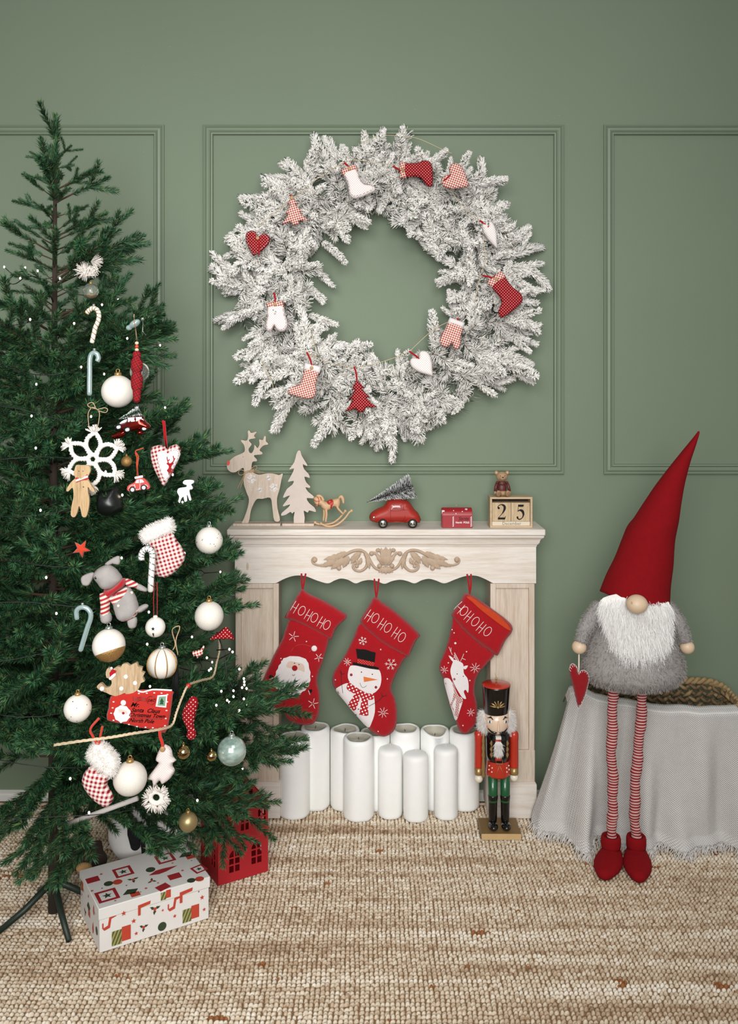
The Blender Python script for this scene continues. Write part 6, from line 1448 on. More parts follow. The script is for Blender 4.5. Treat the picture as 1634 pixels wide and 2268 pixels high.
for px, py, r, lb in ((406, 1666, 15, 'round gold jingle bell beside the pale mitten, left of two'), (468, 1674, 11.5, 'smaller gold jingle bell beside the green glass bauble')):
    t_ = ball(lb, px, py, r, goldm, name='jingle_bell', cat='bell', cap=goldm)
    Z = zt(px, py, .045); c = ORI[t_]; m = M()
    for a in range(4): an = a * pi / 2 + .5; m.ell(c + Vector((cos(an) * r * Z / F * .75, sin(an) * r * Z / F * .75, -.1 * r * Z / F)), .0018, 8, 6)
    m.build('bell_slot', n_blk, t_, kind='stuff')
ball('glittery gold bauble half hidden beside the macrame snowflake', 280, 1022, 12, glit, zt(280, 1022, 0))
# white jingle bell with a star
Z = zt(344, 1388, .05); t_ = ball('white jingle bell with black star cutout hanging on red cord', 344, 1389, 22, pearl, Z, loop=False, name='jingle_bell', cat='bell', cap=pearl)
c = ORI[t_]; k = Z / F; rr = 22 * k
st5 = [((1 if i % 2 == 0 else .42) * sin(pi * i / 5), (1 if i % 2 == 0 else .42) * cos(pi * i / 5)) for i in range(10)]
m = M(); m.prism([(c.x - 0 + a * rr * .22, c.z + .1 * rr + b * rr * .22) for a, b in st5], c.y - rr * 1.01, c.y - rr * .9); m.build('star_slot', n_blk, t_, smooth=False)
m = M(); m.tube([c + Vector((0, -rr * .9, -rr * .45)), c + Vector((0, -rr * .72, -rr * .72))], rr * .06, 6); m.ell(c + Vector((0, -rr * .92, -rr * .42)), rr * .1, 8, 6); m.build('keyhole_slot', n_blk, t_)
for s_ in (-1, 1): M().tube([c + Vector((s_ * .004, 0, rr)), c + Vector((s_ * .0045, 0, rr + .045)), c + Vector((s_ * .003, .004, rr + .085))], .0011, 5).build('red_cord', red_ribbon, t_)

T3 = lambda p: C(180, 1140, 4.3, p)
T2 = lambda p: C(180, 760, 4.3, p)
T1 = lambda p: C(180, 360, 4.3, p)
T4 = lambda p: C(180, 1480, 3.404, p)
def TI(name, lab, px, py, out=.05, Z=None, cat='ornament'): return Item(name, lab, cat, px, py, Z or zt(px, py, out), OG)
furw = plain('ornament_fur', '#ebe6e0', .95, .04)
def furcuff(it, part, pts, th=.016, n=2600, parent=None):
    o = it.puff(part, pts, th, .012, furw, 3, 3, keep=False); me = o.data; m = M(); oo = ORI[it.o]
    m.v = [tuple(Vector(v.co) + oo) for v in me.vertices]; m.f = [tuple(p.vertices) for p in me.polygons]; m.mi = [0] * len(m.f)
    fuzz(part + '_fibres', [m], furw, n, .009, .0007, o, (0, 0, -.5), .25, .4)
gch = gingham('gingham_fine', '#eadbd2', '#8e1a25', .0098, .28); gch2 = gingham('gingham_fine_b', '#eadbd2', '#8e1a25', .0098, -.2)
it = TI('gingham_stocking', 'red gingham stocking with white fur cuff below the small red car', 362, 1212)
it.puff('stocking_body', T3([(630, 262), (740, 210), (850, 160), (910, 240), (965, 320), (990, 385), (970, 460), (900, 540), (830, 590), (770, 598), (700, 570), (690, 480), (690, 380), (672, 320)]), .018, .02, gch, 3)
furcuff(it, 'fur_cuff', T3([(562, 185), (620, 130), (700, 92), (780, 60), (842, 36), (870, 80), (876, 135), (850, 168), (720, 225), (620, 268), (590, 232)]))
it = TI('gingham_stocking', 'red gingham stocking with fur cuff and red ribbon, low at the left edge', 222, 1715)
it.puff('stocking_body', T4([(18, 795), (75, 735), (140, 770), (212, 805), (195, 880), (240, 960), (230, 1012), (190, 1045), (120, 1010), (50, 940), (8, 860)]), .018, .02, gch2, 3)
furcuff(it, 'fur_cuff', T4([(52, 655), (95, 570), (150, 560), (205, 605), (275, 690), (255, 790), (215, 808), (150, 765), (95, 715)]))
it.strokes('ribbon_loop', [T4([(140, 590), (95, 510), (75, 450), (140, 370)]), T4([(135, 580), (150, 500), (165, 430)])], .0030, fabric('orange_red_ribbon', '#c43a22'), .006)
# candy canes
def cane(lab, pts, rpx, mat, px, py, mat2=None, Z=None):
    it = TI('candy_cane', lab, px, py, .06, Z); q = cr(pts, 5, False); m = M(); w_ = it.path(q); R_ = rpx * it.k
    m.tube(w_, [R_ * (.75 if i in (0, len(w_) - 1) else 1) for i in range(len(w_))], 14); m.build('glass_cane', mat, it.o)
    if mat2:
        for k_ in range(0, len(w_) - 3, 3):
            a = Vector(w_[k_]); b = Vector(w_[k_ + 2]); d = (b - a).normalized(); n_ = Vector((0, -1, 0)); s_ = d.cross(n_)
            M().tube([a + (s_ * cos(t) + n_ * sin(t)) * R_ * .86 + (b - a) * (t / pi) for t in [pi * i / 8 for i in range(9)]], R_ * .24, 6).build('spiral_stripe', mat2, it.o)
    top_ = min(w_, key=lambda p: -p[2]); m = M(); m.lathe([(R_ * .6, 0), (R_ * .6, R_ * .9), (0, R_ * 1.1)], Vector(top_) + Vector((0, 0, R_ * .8)), 12); m.build('cap', silver, it.o)
    return it
cane('silver and white twisted candy cane over the gingham stocking', T3([(575, 435), (572, 385), (592, 342), (632, 325), (668, 350), (677, 400), (672, 500), (665, 600), (658, 735)]), 6.8, plain('white_enamel', '#d9d8d2', .3, 0, coat=.5), 330, 1262, silver)
cane('pale teal glass candy cane with white dots at the upper left', T1([(150, 1895), (163, 1862), (150, 1825), (118, 1812), (90, 1838), (80, 1900), (80, 2000), (78, 2100), (78, 2220)]), 5.6, teal, 205, 830, None)
cane('cream and gold striped candy cane near the glitter-filled bauble', T1([(50, 1440), (70, 1412), (110, 1388), (150, 1402), (168, 1450), (160, 1510), (135, 1570), (118, 1640), (100, 1720)]), 5.2, plain('cream_enamel', '#ddd5c6', .35, 0, coat=.3), 210, 715, glit)
cane('pale teal glass candy cane cut by the left edge beside the mouse', T3([(-40, 1000), (-45, 920), (-10, 885), (45, 888), (85, 930), (88, 990), (60, 1070), (20, 1200), (-10, 1300)]), 5.5, teal, 188, 1380, None)
# felt mouse
gfelt = plain('grey_wool', '#98928e', .95, .22, 35, .6, 500); strp = stripes('striped_jersey', '#d9c8bb', '#a32a2c', .0098, .35, .5)
it = TI('felt_mouse', 'grey felt mouse in striped shirt and red scarf among the branches', 258, 1312)
it.puff('leg', T3([(438, 985), (525, 975), (527, 1055), (495, 1086), (450, 1072)]), .009, .01, gfelt, 3); it.puff('leg', T3([(530, 890), (600, 850), (640, 862), (625, 895), (550, 938)]), .009, .01, gfelt, 3)
it.puff('ear', T3([(222, 470), (280, 422), (355, 390), (372, 435), (358, 478), (300, 470), (255, 485)]), .005, .006, gfelt, 3, keep=False); it.puff('ear', T3([(-5, 600), (60, 558), (118, 550), (120, 582), (95, 640), (60, 682), (10, 668)]), .005, .006, gfelt, 3, keep=False)
it.puff('torso', T3([(205, 735), (300, 758), (430, 680), (500, 745), (542, 850), (545, 930), (485, 992), (395, 1016), (342, 985), (310, 900), (290, 830)]), .022, .022, gfelt, 3)
it.decal('striped_shirt', T3([(240, 740), (300, 758), (425, 690), (448, 715), (390, 790), (330, 830), (295, 830)]), strp, .001)
it.decal('hem_band', T3([(385, 1005), (450, 985), (520, 935), (540, 890), (546, 925), (490, 985), (410, 1018)]), strp, .001)
it.dots('button', T3([(488, 735), (378, 845)]), .0035, plain('bone_button', '#d8cbb6', .5, 0), off=.0015)
it.puff('arm', T3([(190, 740), (275, 748), (288, 830), (285, 920), (302, 992), (255, 1022), (208, 1002), (195, 920), (196, 840)]), .014, .012, strp, 3, y=.012, keep=False); it.puff('hand', T3([(195, 918), (285, 912), (305, 990), (255, 1024), (206, 1004)]), .0145, .011, gfelt, 3, y=.0125, keep=False)
it.puff('arm', T3([(420, 612), (480, 620), (548, 662), (540, 700), (490, 695), (428, 680)]), .009, .01, strp, 3, keep=False); it.puff('hand', T3([(540, 655), (622, 700), (622, 735), (570, 728), (520, 700)]), .0092, .009, gfelt, 3, keep=False)
it.puff('head', T3([(118, 565), (150, 520), (200, 490), (262, 476), (322, 510), (372, 570), (388, 622), (335, 682), (262, 714), (200, 704), (158, 652), (128, 612)]), .026, .024, gfelt, 3)
it.dots('eye', T3([(164, 583)]), .0030, n_blk, off=0, fl=.7)
it.puff('scarf', T3([(215, 712), (270, 702), (350, 645), (400, 602), (432, 640), (402, 692), (332, 742), (292, 778), (250, 772)]), .027, .014, red_felt, 3, keep=False)
# hedgehog
hgw = wood('hedgehog_wood', '#c3aa8a', '#8f7350', 'z', 2.5)
it = TI('wooden_hedgehog', 'wooden hedgehog cutout with white dots above the red felt envelope', 270, 1508, .075)
cutout(it, T3([(155, 1640), (165, 1612), (200, 1600), (235, 1640), (275, 1632), (295, 1600), (285, 1560), (245, 1545), (240, 1490), (262, 1452), (300, 1470), (345, 1440), (382, 1448), (395, 1420), (440, 1412), (470, 1432), (530, 1402), (545, 1440), (585, 1450), (578, 1490), (608, 1502), (588, 1542), (606, 1582), (570, 1598), (552, 1650), (500, 1690), (430, 1702), (420, 1690), (330, 1722), (245, 1690), (190, 1668)]), .010, hgw, 'hedgehog_body', sm=2)
it.hf = lambda q: np.full(len(q), .0052)
for p in T3([(430, 1535), (518, 1595), (388, 1648)]): it.decal('white_felt_dot', circ(p[0], p[1], 4.4), white_felt, .0012)
it.dots('felt_nose', T3([(204, 1650)]), .0058, white_felt, off=.001, fl=.6); it.decal('red_cap', T3([(300, 1462), (340, 1480), (315, 1530), (280, 1540), (275, 1500)]), red_felt, .0014, sm=1); it.decal('cap_trim', T3([(325, 1500), (335, 1520), (290, 1562), (272, 1556), (280, 1538)]), white_felt, .0026, sm=2); it.dots('cap_pompom', T3([(294, 1455)]), .0034, white_felt, off=.001, fl=.7)
# felt envelope
ef = fabric('envelope_felt', '#b5281f', .08, .5)
it = TI('felt_envelope', 'red felt letter with stamp, Santa face and black handwriting on the tree', 311, 1572, .06)
it.puff('envelope', T4([(222, 212), (320, 185), (420, 165), (520, 160), (684, 172), (690, 200), (678, 300), (662, 400), (632, 490), (560, 466), (460, 452), (330, 420), (194, 392), (206, 300)]), .007, .008, ef, 3, 2)
it.strokes('white_edging', [T4([(425, 164), (470, 172), (540, 160), (684, 166)])], .0022, white_thread, .001)
for p in T4([(440, 182), (500, 180), (555, 178), (610, 180), (655, 190), (653, 245), (648, 310), (642, 370), (636, 425), (600, 448), (545, 440), (490, 436), (425, 432), (365, 416), (305, 400), (250, 383), (232, 330), (243, 290), (250, 245)]): it.strokes('white_dash', [[(p[0] - 1.8, p[1]), (p[0] + 1.8, p[1] + .4)]], .0015, white_thread, .0004, sm=1)
it.decal('stamp', T4([(580, 196), (655, 190), (645, 288), (566, 280)]), white_felt, .0008, sm=1); it.decal('stamp_picture', T4([(592, 205), (645, 202), (637, 276), (580, 272)]), fabric('stamp_green', '#7e9a82'), .0018, sm=1); it.decal('stamp_tree', T4([(614, 212), (630, 245), (622, 245), (628, 262), (596, 260), (606, 243), (598, 242)]), fabric('dark_green_ink', '#1d4a30'), .0028, sm=1)
sf = circ(0, 0, 1, 18); q_ = []
for i, (a, b) in enumerate(sf): q_.append((315 + a * 62 * (1.06 if i % 2 else .97), 335 + b * 62 * (1.06 if i % 2 else .97)))
it.decal('santa_beard', T4(q_), white_felt, .0008, sm=2); it.decal('santa_face', T4([(290, 300), (345, 308), (352, 335), (318, 328), (292, 320)]), skin_f, .0018); it.dots('santa_nose', T4([(324, 328)]), .0032, red_felt, off=.002); it.dots('pompom', T4([(323, 253)]), .0068, white_felt, off=.0005, fl=.3)
for s_, x, y, sz_, rt in (('Mr.', 410, 268, .0150, .05), ('Santa  Claus', 488, 311, .0138, .05), ('Christmas Town', 498, 348, .0128, .05), ('North Pole', 458, 388, .0128, .06)):
    tx = text(s_, sz_, .45, 0, .00025); p = it.path(T4([(x, y)]), .0009)[0]; place(tx, p, (cos(rt), 0, -sin(rt)), (sin(rt), 0, cos(rt))); tx.build('handwriting', n_blk, it.o, smooth=False)
tx = text('DEC', .0085, .3, 0, .0002); p = it.path(T4([(532, 235)]), .0009)[0]; place(tx, p, (1, 0, 0), (0, 0, 1)); tx.build('postmark_lettering', n_blk, it.o, smooth=False)
it.strokes('postmark', [[T4([(532 + 32 * cos(a), 235 + 32 * sin(a))])[0] for a in [2 * pi * i / 16 for i in range(17)]]], .0005, n_blk, .0007, sm=1)
for yy in (208, 220, 232): it.strokes('postmark_line', [T4([(395, yy), (425, yy + 8), (455, yy + 2), (495, yy + 10)])], .0005, n_blk, .0007)
it.strokes('underline', [T4([(388, 365), (500, 370), (615, 376)])], .0005, n_blk, .0007)
# rope garland
it = TI('rope_garland', 'natural cotton rope garland strung across the lower tree', 330, 1610, Z=2.1, cat='garland')
rp = [(120, 1650, 1.93), (182, 1641, 1.90), (245, 1633, 1.91), (297, 1624, 1.93), (350, 1616, 1.98), (380, 1606, 2.03), (391, 1577, 2.06), (403, 1545, 2.10), (417, 1518, 2.14), (445, 1507, 2.24), (471, 1498, 2.34), (480, 1466, 2.42), (486, 1440, 2.48), (485, 1417, 2.52)]
base_ = cr([P(*p) for p in rp], 12, False)
for ph in (0, 2.1, 4.2):
    m = M(); m.tube([(x + .0014 * cos(i * .8 + ph), y + .0014 * sin(i * .8 + ph), z + .0014 * sin(i * .8 + ph)) for i, (x, y, z) in enumerate(base_)], .0017, 5); m.build('rope_strand', plain('cotton_rope', '#c3ae90', .9, .15, 80), it.o)
M().ell(P(417, 1519, 2.135), (.006, .005, .006), 12, 8).build('red_peg', plain('red_peg', '#a81f1c', .4, 0), it.o)
# fabric pieces pegged on it
it = TI('polka_stocking', 'narrow red polka dot stocking hanging from the rope garland', 420, 1590, Z=2.13)
it.puff('stocking_body', T4([(832, 212), (872, 225), (882, 270), (862, 350), (850, 430), (868, 490), (855, 530), (820, 540), (792, 510), (800, 470), (778, 420), (760, 370), (768, 310), (795, 260)]), .012, .012, p_red, 3)
it = TI('polka_heart', 'red polka dot heart hanging upside down beside the mantel leg', 492, 1402, Z=2.44)
it.puff('stuffed_body', C(420, 1380, 7.43, [(320, 268), (400, 200), (480, 150), (550, 82), (610, 65), (665, 115), (705, 190), (738, 275), (640, 262), (560, 272), (470, 265), (390, 278)]), .014, .014, p_red, 3, 2)
it = TI('gingham_mitten', 'small red gingham mitten half hidden under the frosted bauble', 440, 1444, Z=2.38)
it.puff('stuffed_body', C(420, 1380, 7.43, [(60, 560), (40, 470), (110, 450), (180, 430), (225, 365), (245, 400), (215, 460), (220, 510), (160, 550), (125, 580), (100, 540)]), .009, .01, g_red, 3, 2)
it = TI('dotted_mitten', 'pale dotted fabric mitten hanging by red ribbon from the rope', 358, 1690, .07)
it.puff('stuffed_body', C(320, 1600, 10.21, [(385, 545), (450, 500), (560, 545), (625, 640), (645, 780), (725, 850), (650, 910), (640, 1000), (690, 1080), (600, 1250), (400, 1400), (350, 1300), (210, 1460), (170, 1300), (60, 1270), (200, 1080), (320, 900), (250, 860), (280, 740), (330, 620)]), .014, .014, polka('pale_dots', '#ddd2cd', '#b08a8c', .004, .15), 3, 2)
it.strokes('ribbon_loop', [C(320, 1600, 10.21, [(350, 130), (360, 300), (400, 420), (430, 560)])], .0042, fabric('bright_red_ribbon', '#c42d1d'), .004); it.dots('button', C(320, 1600, 10.21, [(440, 550)]), .0065, wood_button, off=.005)
# heart with deer
it = TI('gingham_heart', 'red gingham heart with white heart patch and red deer head', 367, 1027, .05)
it.puff('stuffed_body', T2([(662, 1010), (690, 982), (750, 970), (800, 985), (818, 1005), (845, 983), (900, 963), (935, 985), (948, 1040), (925, 1120), (882, 1200), (832, 1300), (785, 1365), (738, 1290), (690, 1200), (662, 1110)]), .02, .026, gch, 3)
it.decal('heart_patch', T2([(745, 1042), (770, 1022), (808, 1026), (835, 1045), (870, 1020), (915, 1005), (944, 1038), (934, 1090), (900, 1160), (860, 1230), (815, 1312), (788, 1250), (760, 1165), (745, 1095)]), white_felt, .0016)
it.decal('deer_patch', T2([(838, 1130), (860, 1138), (882, 1128), (892, 1140), (875, 1160), (868, 1185), (880, 1200), (875, 1230), (845, 1255), (842, 1225), (830, 1205), (846, 1185), (848, 1160), (830, 1142)]), red_felt, .0028, sm=2)
it.strokes('antler', [T2([(850, 1140), (838, 1105), (835, 1075)]), T2([(842, 1115), (860, 1100)])], .0013, red_felt, .003); it.strokes('antler', [T2([(872, 1138), (895, 1110), (890, 1068)]), T2([(894, 1110), (905, 1090)])], .0013, red_felt, .003)
hs_ = cr(T2([(752, 1045), (772, 1030), (806, 1034), (835, 1053), (870, 1028), (912, 1014), (936, 1040), (926, 1090), (894, 1158), (854, 1228), (815, 1300), (794, 1250), (767, 1162), (752, 1095)]), 4); it.strokes('running_stitch', [[hs_[i], hs_[i + 1]] for i in range(0, len(hs_) - 1, 2)], .0006, plain('grey_thread', '#8d7f78', .8, 0), .002, sm=1, kind='stuff')
it.strokes('ribbon_loop', [T2([(775, 735), (785, 800), (795, 900), (812, 1000)]), T2([(790, 740), (800, 850), (806, 930), (812, 1000)])], .0028, red_ribbon, .0)
# small red wooden car
it = TI('car_ornament', 'small flat red car ornament with luggage hanging on orange ribbon', 307, 1071, .06)
rc = plain('toy_orange_red', '#b5352a', .5, .05)
cutout(it, T2([(438, 1385), (455, 1350), (508, 1325), (528, 1292), (570, 1281), (602, 1290), (632, 1320), (656, 1365), (645, 1388), (600, 1392), (530, 1402), (480, 1415), (450, 1405)]), .008, rc, 'car_body', sm=2)
it.hf = lambda q: np.full(len(q), .0041)
for p in T2([(493, 1394), (600, 1374)]): m = M(); c_ = Vector(it.path([p])[0]); m.lathe([(.0078, -.001), (.0078, .0015), (.006, .0022)], c_, 20, (0, -1, 0)); w_ = m.build('wheel', rub, it.o); M().lathe([(.0046, .002), (.0046, .0032), (0, .0036)], c_, 18, (0, -1, 0)).build('hubcap', wp, w_)
it.decal('window', T2([(518, 1330), (532, 1302), (552, 1296), (552, 1330)]), wp, .0008, sm=1); it.decal('window', T2([(560, 1330), (560, 1294), (585, 1298), (603, 1322)]), wp, .0008, sm=1)
it.strokes('white_outline', [T2([(455, 1385), (470, 1360), (500, 1350), (520, 1365)]), T2([(512, 1340), (516, 1375), (525, 1392), (560, 1385), (562, 1335)]), T2([(575, 1370), (590, 1350), (620, 1348), (640, 1368)])], .0006, wp, .0006)
it.strokes('luggage', [T2([(515, 1282), (545, 1276), (590, 1268)])], .0035, wp, 0); it.strokes('ribbon_loop', [T2([(545, 1270), (538, 1180), (548, 1080), (520, 1030), (560, 1010), (598, 998)]), T2([(540, 1265), (532, 1150), (535, 1090), (518, 1040)])], .0016, fabric('thin_orange_ribbon', '#b8431f'), .001)
# shiny glass car
gr = plain('red_mirror_glass', '#8e1a0b', .1, .1, 30, metal=.85, coat=.5); it = TI('glass_car', 'shiny red glass car ornament with presents and a snowy tree on top', 292, 945, .06)
it.puff('car_body', T2([(348, 790), (375, 768), (432, 748), (440, 705), (470, 692), (590, 690), (610, 735), (655, 775), (662, 800), (640, 822), (600, 818), (540, 830), (480, 845), (440, 850), (380, 840), (350, 820)]), .018, .014, gr, 2)
it.puff('present', T2([(278, 890), (330, 850), (425, 815), (448, 832), (435, 868), (380, 905), (310, 912)]), .016, .012, gr, 2, keep=False); it.puff('present', T2([(528, 850), (560, 822), (600, 845), (595, 865), (550, 880)]), .014, .01, gr, 2, keep=False)
it.decal('window', T2([(455, 708), (520, 703), (528, 742), (462, 748)]), wp, .0012, sm=1); it.decal('window', T2([(530, 703), (585, 700), (605, 735), (540, 742)]), wp, .0012, sm=1); it.decal('snowy_hood', T2([(355, 775), (385, 745), (435, 722), (436, 748), (390, 765)]), wp, .0012, sm=2)
for p in T2([(452, 822), (605, 812), (368, 798)]): m = M(); c_ = Vector(it.path([p])[0]); m.lathe([(.010, -.002), (.010, .002), (.006, .0035)], c_, 20, (0, -1, .1)); w_ = m.build('wheel', n_blk, it.o); M().ell(c_ + Vector((0, -.0035, 0)), (.0042, .0015, .0042), 12, 6).build('hubcap', wp, w_)
A = Vector(it.path(T2([(350, 725)]))[0]); B_ = Vector(it.path(T2([(545, 655)]))[0]); brush('little_fir', A, (B_ - A).length, (B_ - A).normalized(), .018, 900, [nm_, wp], it.o)
# macrame snowflake
mac = plain('macrame_cotton', '#e3dbd2', .95, .06, 40, .8, 260)
def tassel(it, part, c, ang, L, n=60, spread=.7, rw=.0013, mat=mac):
    g = random.Random(int(c[0] * 7 + c[1])); m = M()
    for _ in range(n):
        a = ang + g.uniform(-spread, spread); l = L * g.uniform(.7, 1.1); yy = g.uniform(-.008, .010); x0_, z0_ = it.w([c])[0]
        m.tube([(x0_, it.y - yy * .3, z0_), (x0_ + cos(a) * l * it.k * .55, it.y - yy, z0_ - sin(a) * l * it.k * .5), (x0_ + cos(a) * l * it.k, it.y - yy * 1.2 , z0_ - sin(a) * l * it.k - .0015)], [rw, rw, rw * .7], 4)
    return m.build(part, mat, it.o, kind='stuff')
it = TI('macrame_snowflake', 'white macrame snowflake with frayed tassels at the left edge', 206, 1017, .06)
for k_ in range(6):
    a = radians(-28 + 60 * k_); L = 58
    pl = []
    for s_, t_ in [(1, x) for x in (0, .2, .4, .6, .8, 1)] + [(-1, x) for x in (.8, .6, .4, .2)]:
        r = 9 + (L - 9) * t_; w = s_ * 16 * sin(pi * min(1, t_ * .95 + .02)) ** .8 ; pl.append((206 + cos(a) * r - sin(a) * w, 1017 + sin(a) * r + cos(a) * w))
    q = cr(pl, 4); w_ = it.path(q); m = M(); m.tube([(x, y - .003 * (i % 2), z) for i, (x, y, z) in enumerate(w_)], [.0062 if i % 2 else .0050 for i in range(len(w_))], 7, True); m.build('knotted_petal', mac, it.o)
    tassel(it, 'tassel', (206 + cos(a) * L, 1017 + sin(a) * L), a, 19, 54, 1.15)
it.strokes('twine_hanger', [T2([(85, 800), (78, 720), (80, 660), (120, 610), (180, 650), (180, 730), (165, 800)]), T2([(150, 620), (120, 565), (75, 580), (85, 605), (150, 625)]), T2([(165, 632), (230, 615), (262, 630), (240, 660), (170, 640)])], .0011, twine, .01)
it = TI('macrame_ornament', 'frayed white macrame ornament behind the lit wires, low in tree', 352, 1765, .0)
for k_ in range(6): tassel(it, 'tassel', (346 + 14 * cos(k_ * 1.05), 1768 + 14 * sin(k_ * 1.05)), k_ * 1.05 + .4 * sin(k_ * 5), 18, 34, 1.3)
m = M(); m.tube([(x, y, z) for x, y, z in it.path(circ(346, 1766, 13, 20))], .0062, 7, True); m.build('knotted_ring', mac, it.o)
it = TI('feathery_ornament', 'white frayed fabric ornament above the glitter-filled bauble', 198, 600, .03)
for k_ in range(5): tassel(it, 'tassel', (196 + 6 * cos(k_), 594 + k_ * 8 - 14), k_ * 1.3, 26, 40, 1.0)
# tartan drop
it = TI('tartan_drop', 'tall red tartan fabric drop with three wooden beads on twine', 303, 830, Z=2.17)
tart = gingham('tartan', '#b01f23', '#7a1418', .012, .5, '#151a22'); c = Vector(P(303, 0, it.Z)); zz = lambda y: EH - (y - HY) * it.k
m = M(); pr = [(0, 893), (7, 888), (8.5, 878), (9, 866), (12, 858), (13, 846), (12.5, 834), (9, 826), (12.5, 818), (13, 808), (12, 799), (8.5, 792), (9.5, 786), (7, 780), (2, 776), (0, 775)]
m.lathe([(r * it.k, zz(y)) for r, y in cr(pr, 3, False)], (c.x, c.y, 0), 24); m.build('padded_drop', tart, it.o)
for y, mt in ((760, ballw), (767.5, plain('red_bead', '#c2402a', .4, 0)), (775, ballw)): M().ell((c.x, c.y, zz(y)), (.0048, .0048, .0042), 14, 10).build('bead', mt, it.o)
it.strokes('twine_loop', [[(303, 756), (301, 735), (297, 712), (297, 696)], [(303, 756), (300, 730), (296, 700)]], .0011, twine)
# glass bird, wooden bear, white deer, star, tassel
it = TI('glass_bird', 'pale blue glass bird with silver clip near the top right branch', 298, 718, Z=2.24)
m = M(); c = Vector(P(298, 717, it.Z)); m.ell(c, (.016, .011, .009), 18, 12, Matrix.Rotation(-.6, 3, 'Y')); m.ell(c + Vector((-.014, 0, -.010)), (.008, .006, .007), 14, 10); m.build('bird_body', teal, it.o, remesh=.0016)
m = M(); c2 = Vector(P(313, 707, it.Z)); m.lathe([(.004, 0), (.004, .006), (0, .007)], c2, 12, (1, 0, .2)); m.tube([c2 + Vector((.004, 0, 0)), c2 + Vector((.003, 0, -.03)), c2 + Vector((.012, 0, -.04))], .0006, 4); m.build('clip', silver, it.o)
it = TI('wooden_bear', 'flat wooden bear with striped bow at the left edge below the snowflake', 186, 1090, .09)
bw_ = wood('bear_wood', '#bfa27c', '#8f7048', 'z', 2)
cutout(it, [(166, 1040), (170, 1030), (178, 1030), (190, 1030), (199, 1032), (201, 1042), (197, 1052), (194, 1058), (198, 1066), (204, 1076), (211, 1086), (209, 1089), (203, 1087), (196, 1078), (196, 1090), (198, 1102), (198, 1118), (194, 1138), (190, 1145), (183, 1143), (180, 1130), (176, 1120), (172, 1135), (166, 1145), (158, 1140), (160, 1118), (164, 1100), (162, 1080), (152, 1088), (148, 1084), (158, 1068), (168, 1058), (164, 1050)], .008, bw_, 'bear_body', sm=3)
it.hf = lambda q: np.full(len(q), .0042); it.dots('eye', [(185, 1043), (176, 1043)], .0012, n_blk); it.decal('bow', [(182, 1060), (195, 1050), (198, 1062), (184, 1063), (170, 1068), (168, 1056)], strp, .002, sm=1); it.dots('button', [(186, 1078)], .0016, n_blk)
it = TI('white_deer', 'small white painted deer cutout hanging near the right branch tips', 411, 1088, Z=2.36)
cutout(it, T2([(968, 1330), (985, 1305), (1040, 1302), (1072, 1310), (1070, 1330), (1045, 1345), (1060, 1370), (1058, 1390), (1030, 1395), (1035, 1440), (1048, 1490), (1030, 1495), (1015, 1450), (1005, 1450), (1008, 1500), (985, 1508), (975, 1460), (950, 1485), (940, 1520), (925, 1505), (935, 1460), (915, 1420), (925, 1385), (960, 1375), (1000, 1370), (1005, 1350), (985, 1345)]), .005, wp, 'deer_body', sm=2)
it = TI('red_star', 'orange red felt star cut by the left edge of the tree', 186, 1218, .05)
it.puff('star', [(180 + 22 * (1 if i % 2 == 0 else .42) * sin(pi * i / 5 + .5), 1216 - 22 * (1 if i % 2 == 0 else .42) * cos(pi * i / 5 + .5)) for i in range(10)], .008, .012, fabric('orange_star', '#bf3b22'), 3, 1)
it = TI('black_tassel', 'long black yarn tassel beside the gold banded bauble', 388, 1495, .02); tassel(it, 'yarn', (392, 1452), radians(93), 88, 70, .10, .0012, plain('black_yarn', '#101211', .9, 0)); it.strokes('twine_loop', [T3([(870, 1290), (895, 1230), (865, 1100), (925, 1060), (935, 1090), (900, 1200), (920, 1335)])], .0015, twine)
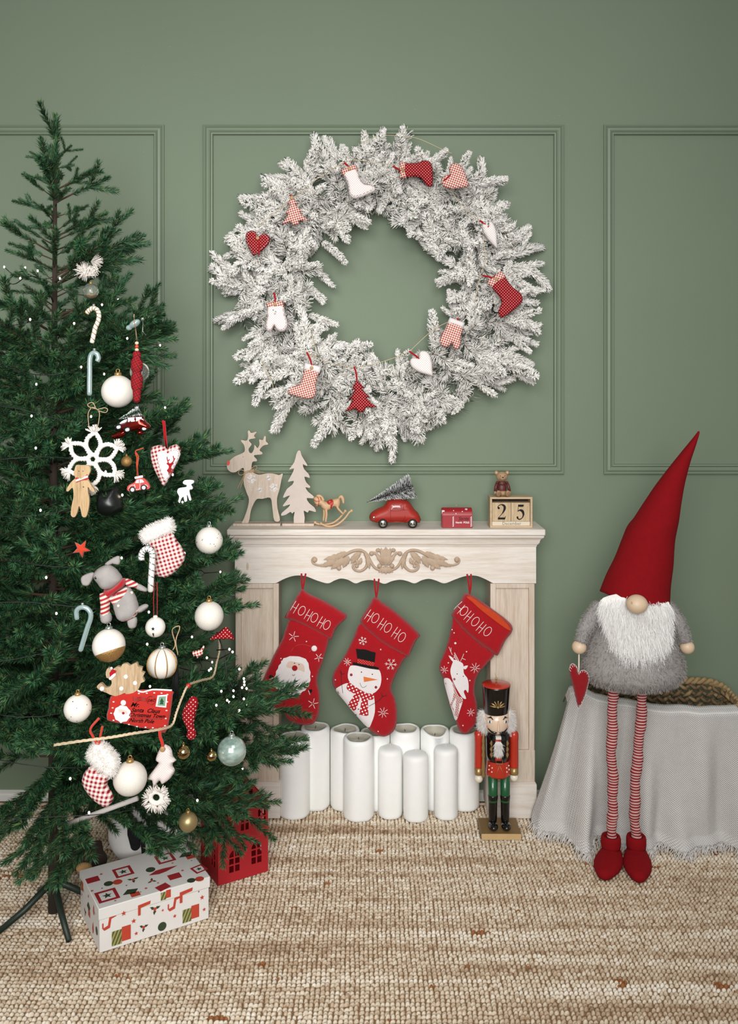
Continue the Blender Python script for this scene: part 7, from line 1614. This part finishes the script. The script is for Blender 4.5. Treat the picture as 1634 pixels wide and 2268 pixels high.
it = TI('black_satin_bag', 'black satin pouch tucked behind the lights in middle of tree', 262, 1112, -.05, cat='bag'); it.puff('pouch', C(180, 940, 10.21, [(380, 1600), (420, 1500), (600, 1470), (780, 1380), (850, 1420), (870, 1560), (940, 1700), (950, 1850), (880, 1950), (700, 2050), (500, 2060), (390, 1950), (350, 1780)]), .04, .03, plain('black_satin', '#141716', .35, .1, 20), 5, 3, wob=.002)
# things under the tree
it = TI('white_plush', 'white plush toy with a black flipper sitting behind the gift box', 330, 1860, Z=2.84, cat='toy')
pw = plain('white_plush', '#eeeae6', .95, .05, 20, .3, 200)
m = M(); c = Vector(P(335, 1865, 2.85)); m.ell(Vector((c.x, c.y, .120)), (.135, .085, .110), 30, 20); m.ell(Vector((c.x - .02, c.y, .17)), (.085, .07, .09), 24, 16); po = m.build('plush_body', pw, it.o, remesh=.006)
m = M(); m.tube([P(292, 1815, 2.755), P(296, 1845, 2.735), P(300, 1872, 2.728)], [.014, .019, .015], 14); m.ell(P(300, 1872, 2.728), .015, 14, 10); m.build('flipper', plain('black_plush', '#0d0d0e', .95, 0), it.o); m = M(); m.tube([P(310, 1820, 2.75), P(316, 1855, 2.735), P(318, 1890, 2.738)], [.007, .008, .006], 10); m.build('flipper', plain('black_plush2', '#0d0d0e', .95, 0), it.o)
it = TI('brown_plush', 'dark brown plush toy with tan paw beside the box at lower left', 205, 1900, Z=2.74, cat='toy')
m = M(); m.tube([P(214, 1862, 2.78), P(212, 1890, 2.76)], [.016, .024], 16); m.ell(Vector(P(205, 1905, 2.76)) , (.045, .04, .030), 20, 14); m.ell(Vector(P(170, 1900, 2.78)), (.05, .04, .035), 20, 14); m.build('plush_body', plain('brown_plush', '#2f1f17', .95, .1, 30, .4, 300), it.o, remesh=.004)
M().ell(P(186, 1922, 2.68), (.024, .018, .014), 18, 12).build('paw', plain('tan_plush', '#b48c5a', .9, .1), it.o)
it = TI('painted_pole', 'white painted wooden pole lying across the lower branches', 245, 1795, Z=2.2, cat='pole'); m = M(); m.cyl(P(130, 1832, 2.3), P(305, 1768, 2.25), .0062, seg=12); m.build('pole', plain('white_painted_wood', '#c9c2bb', .6, .08), it.o)
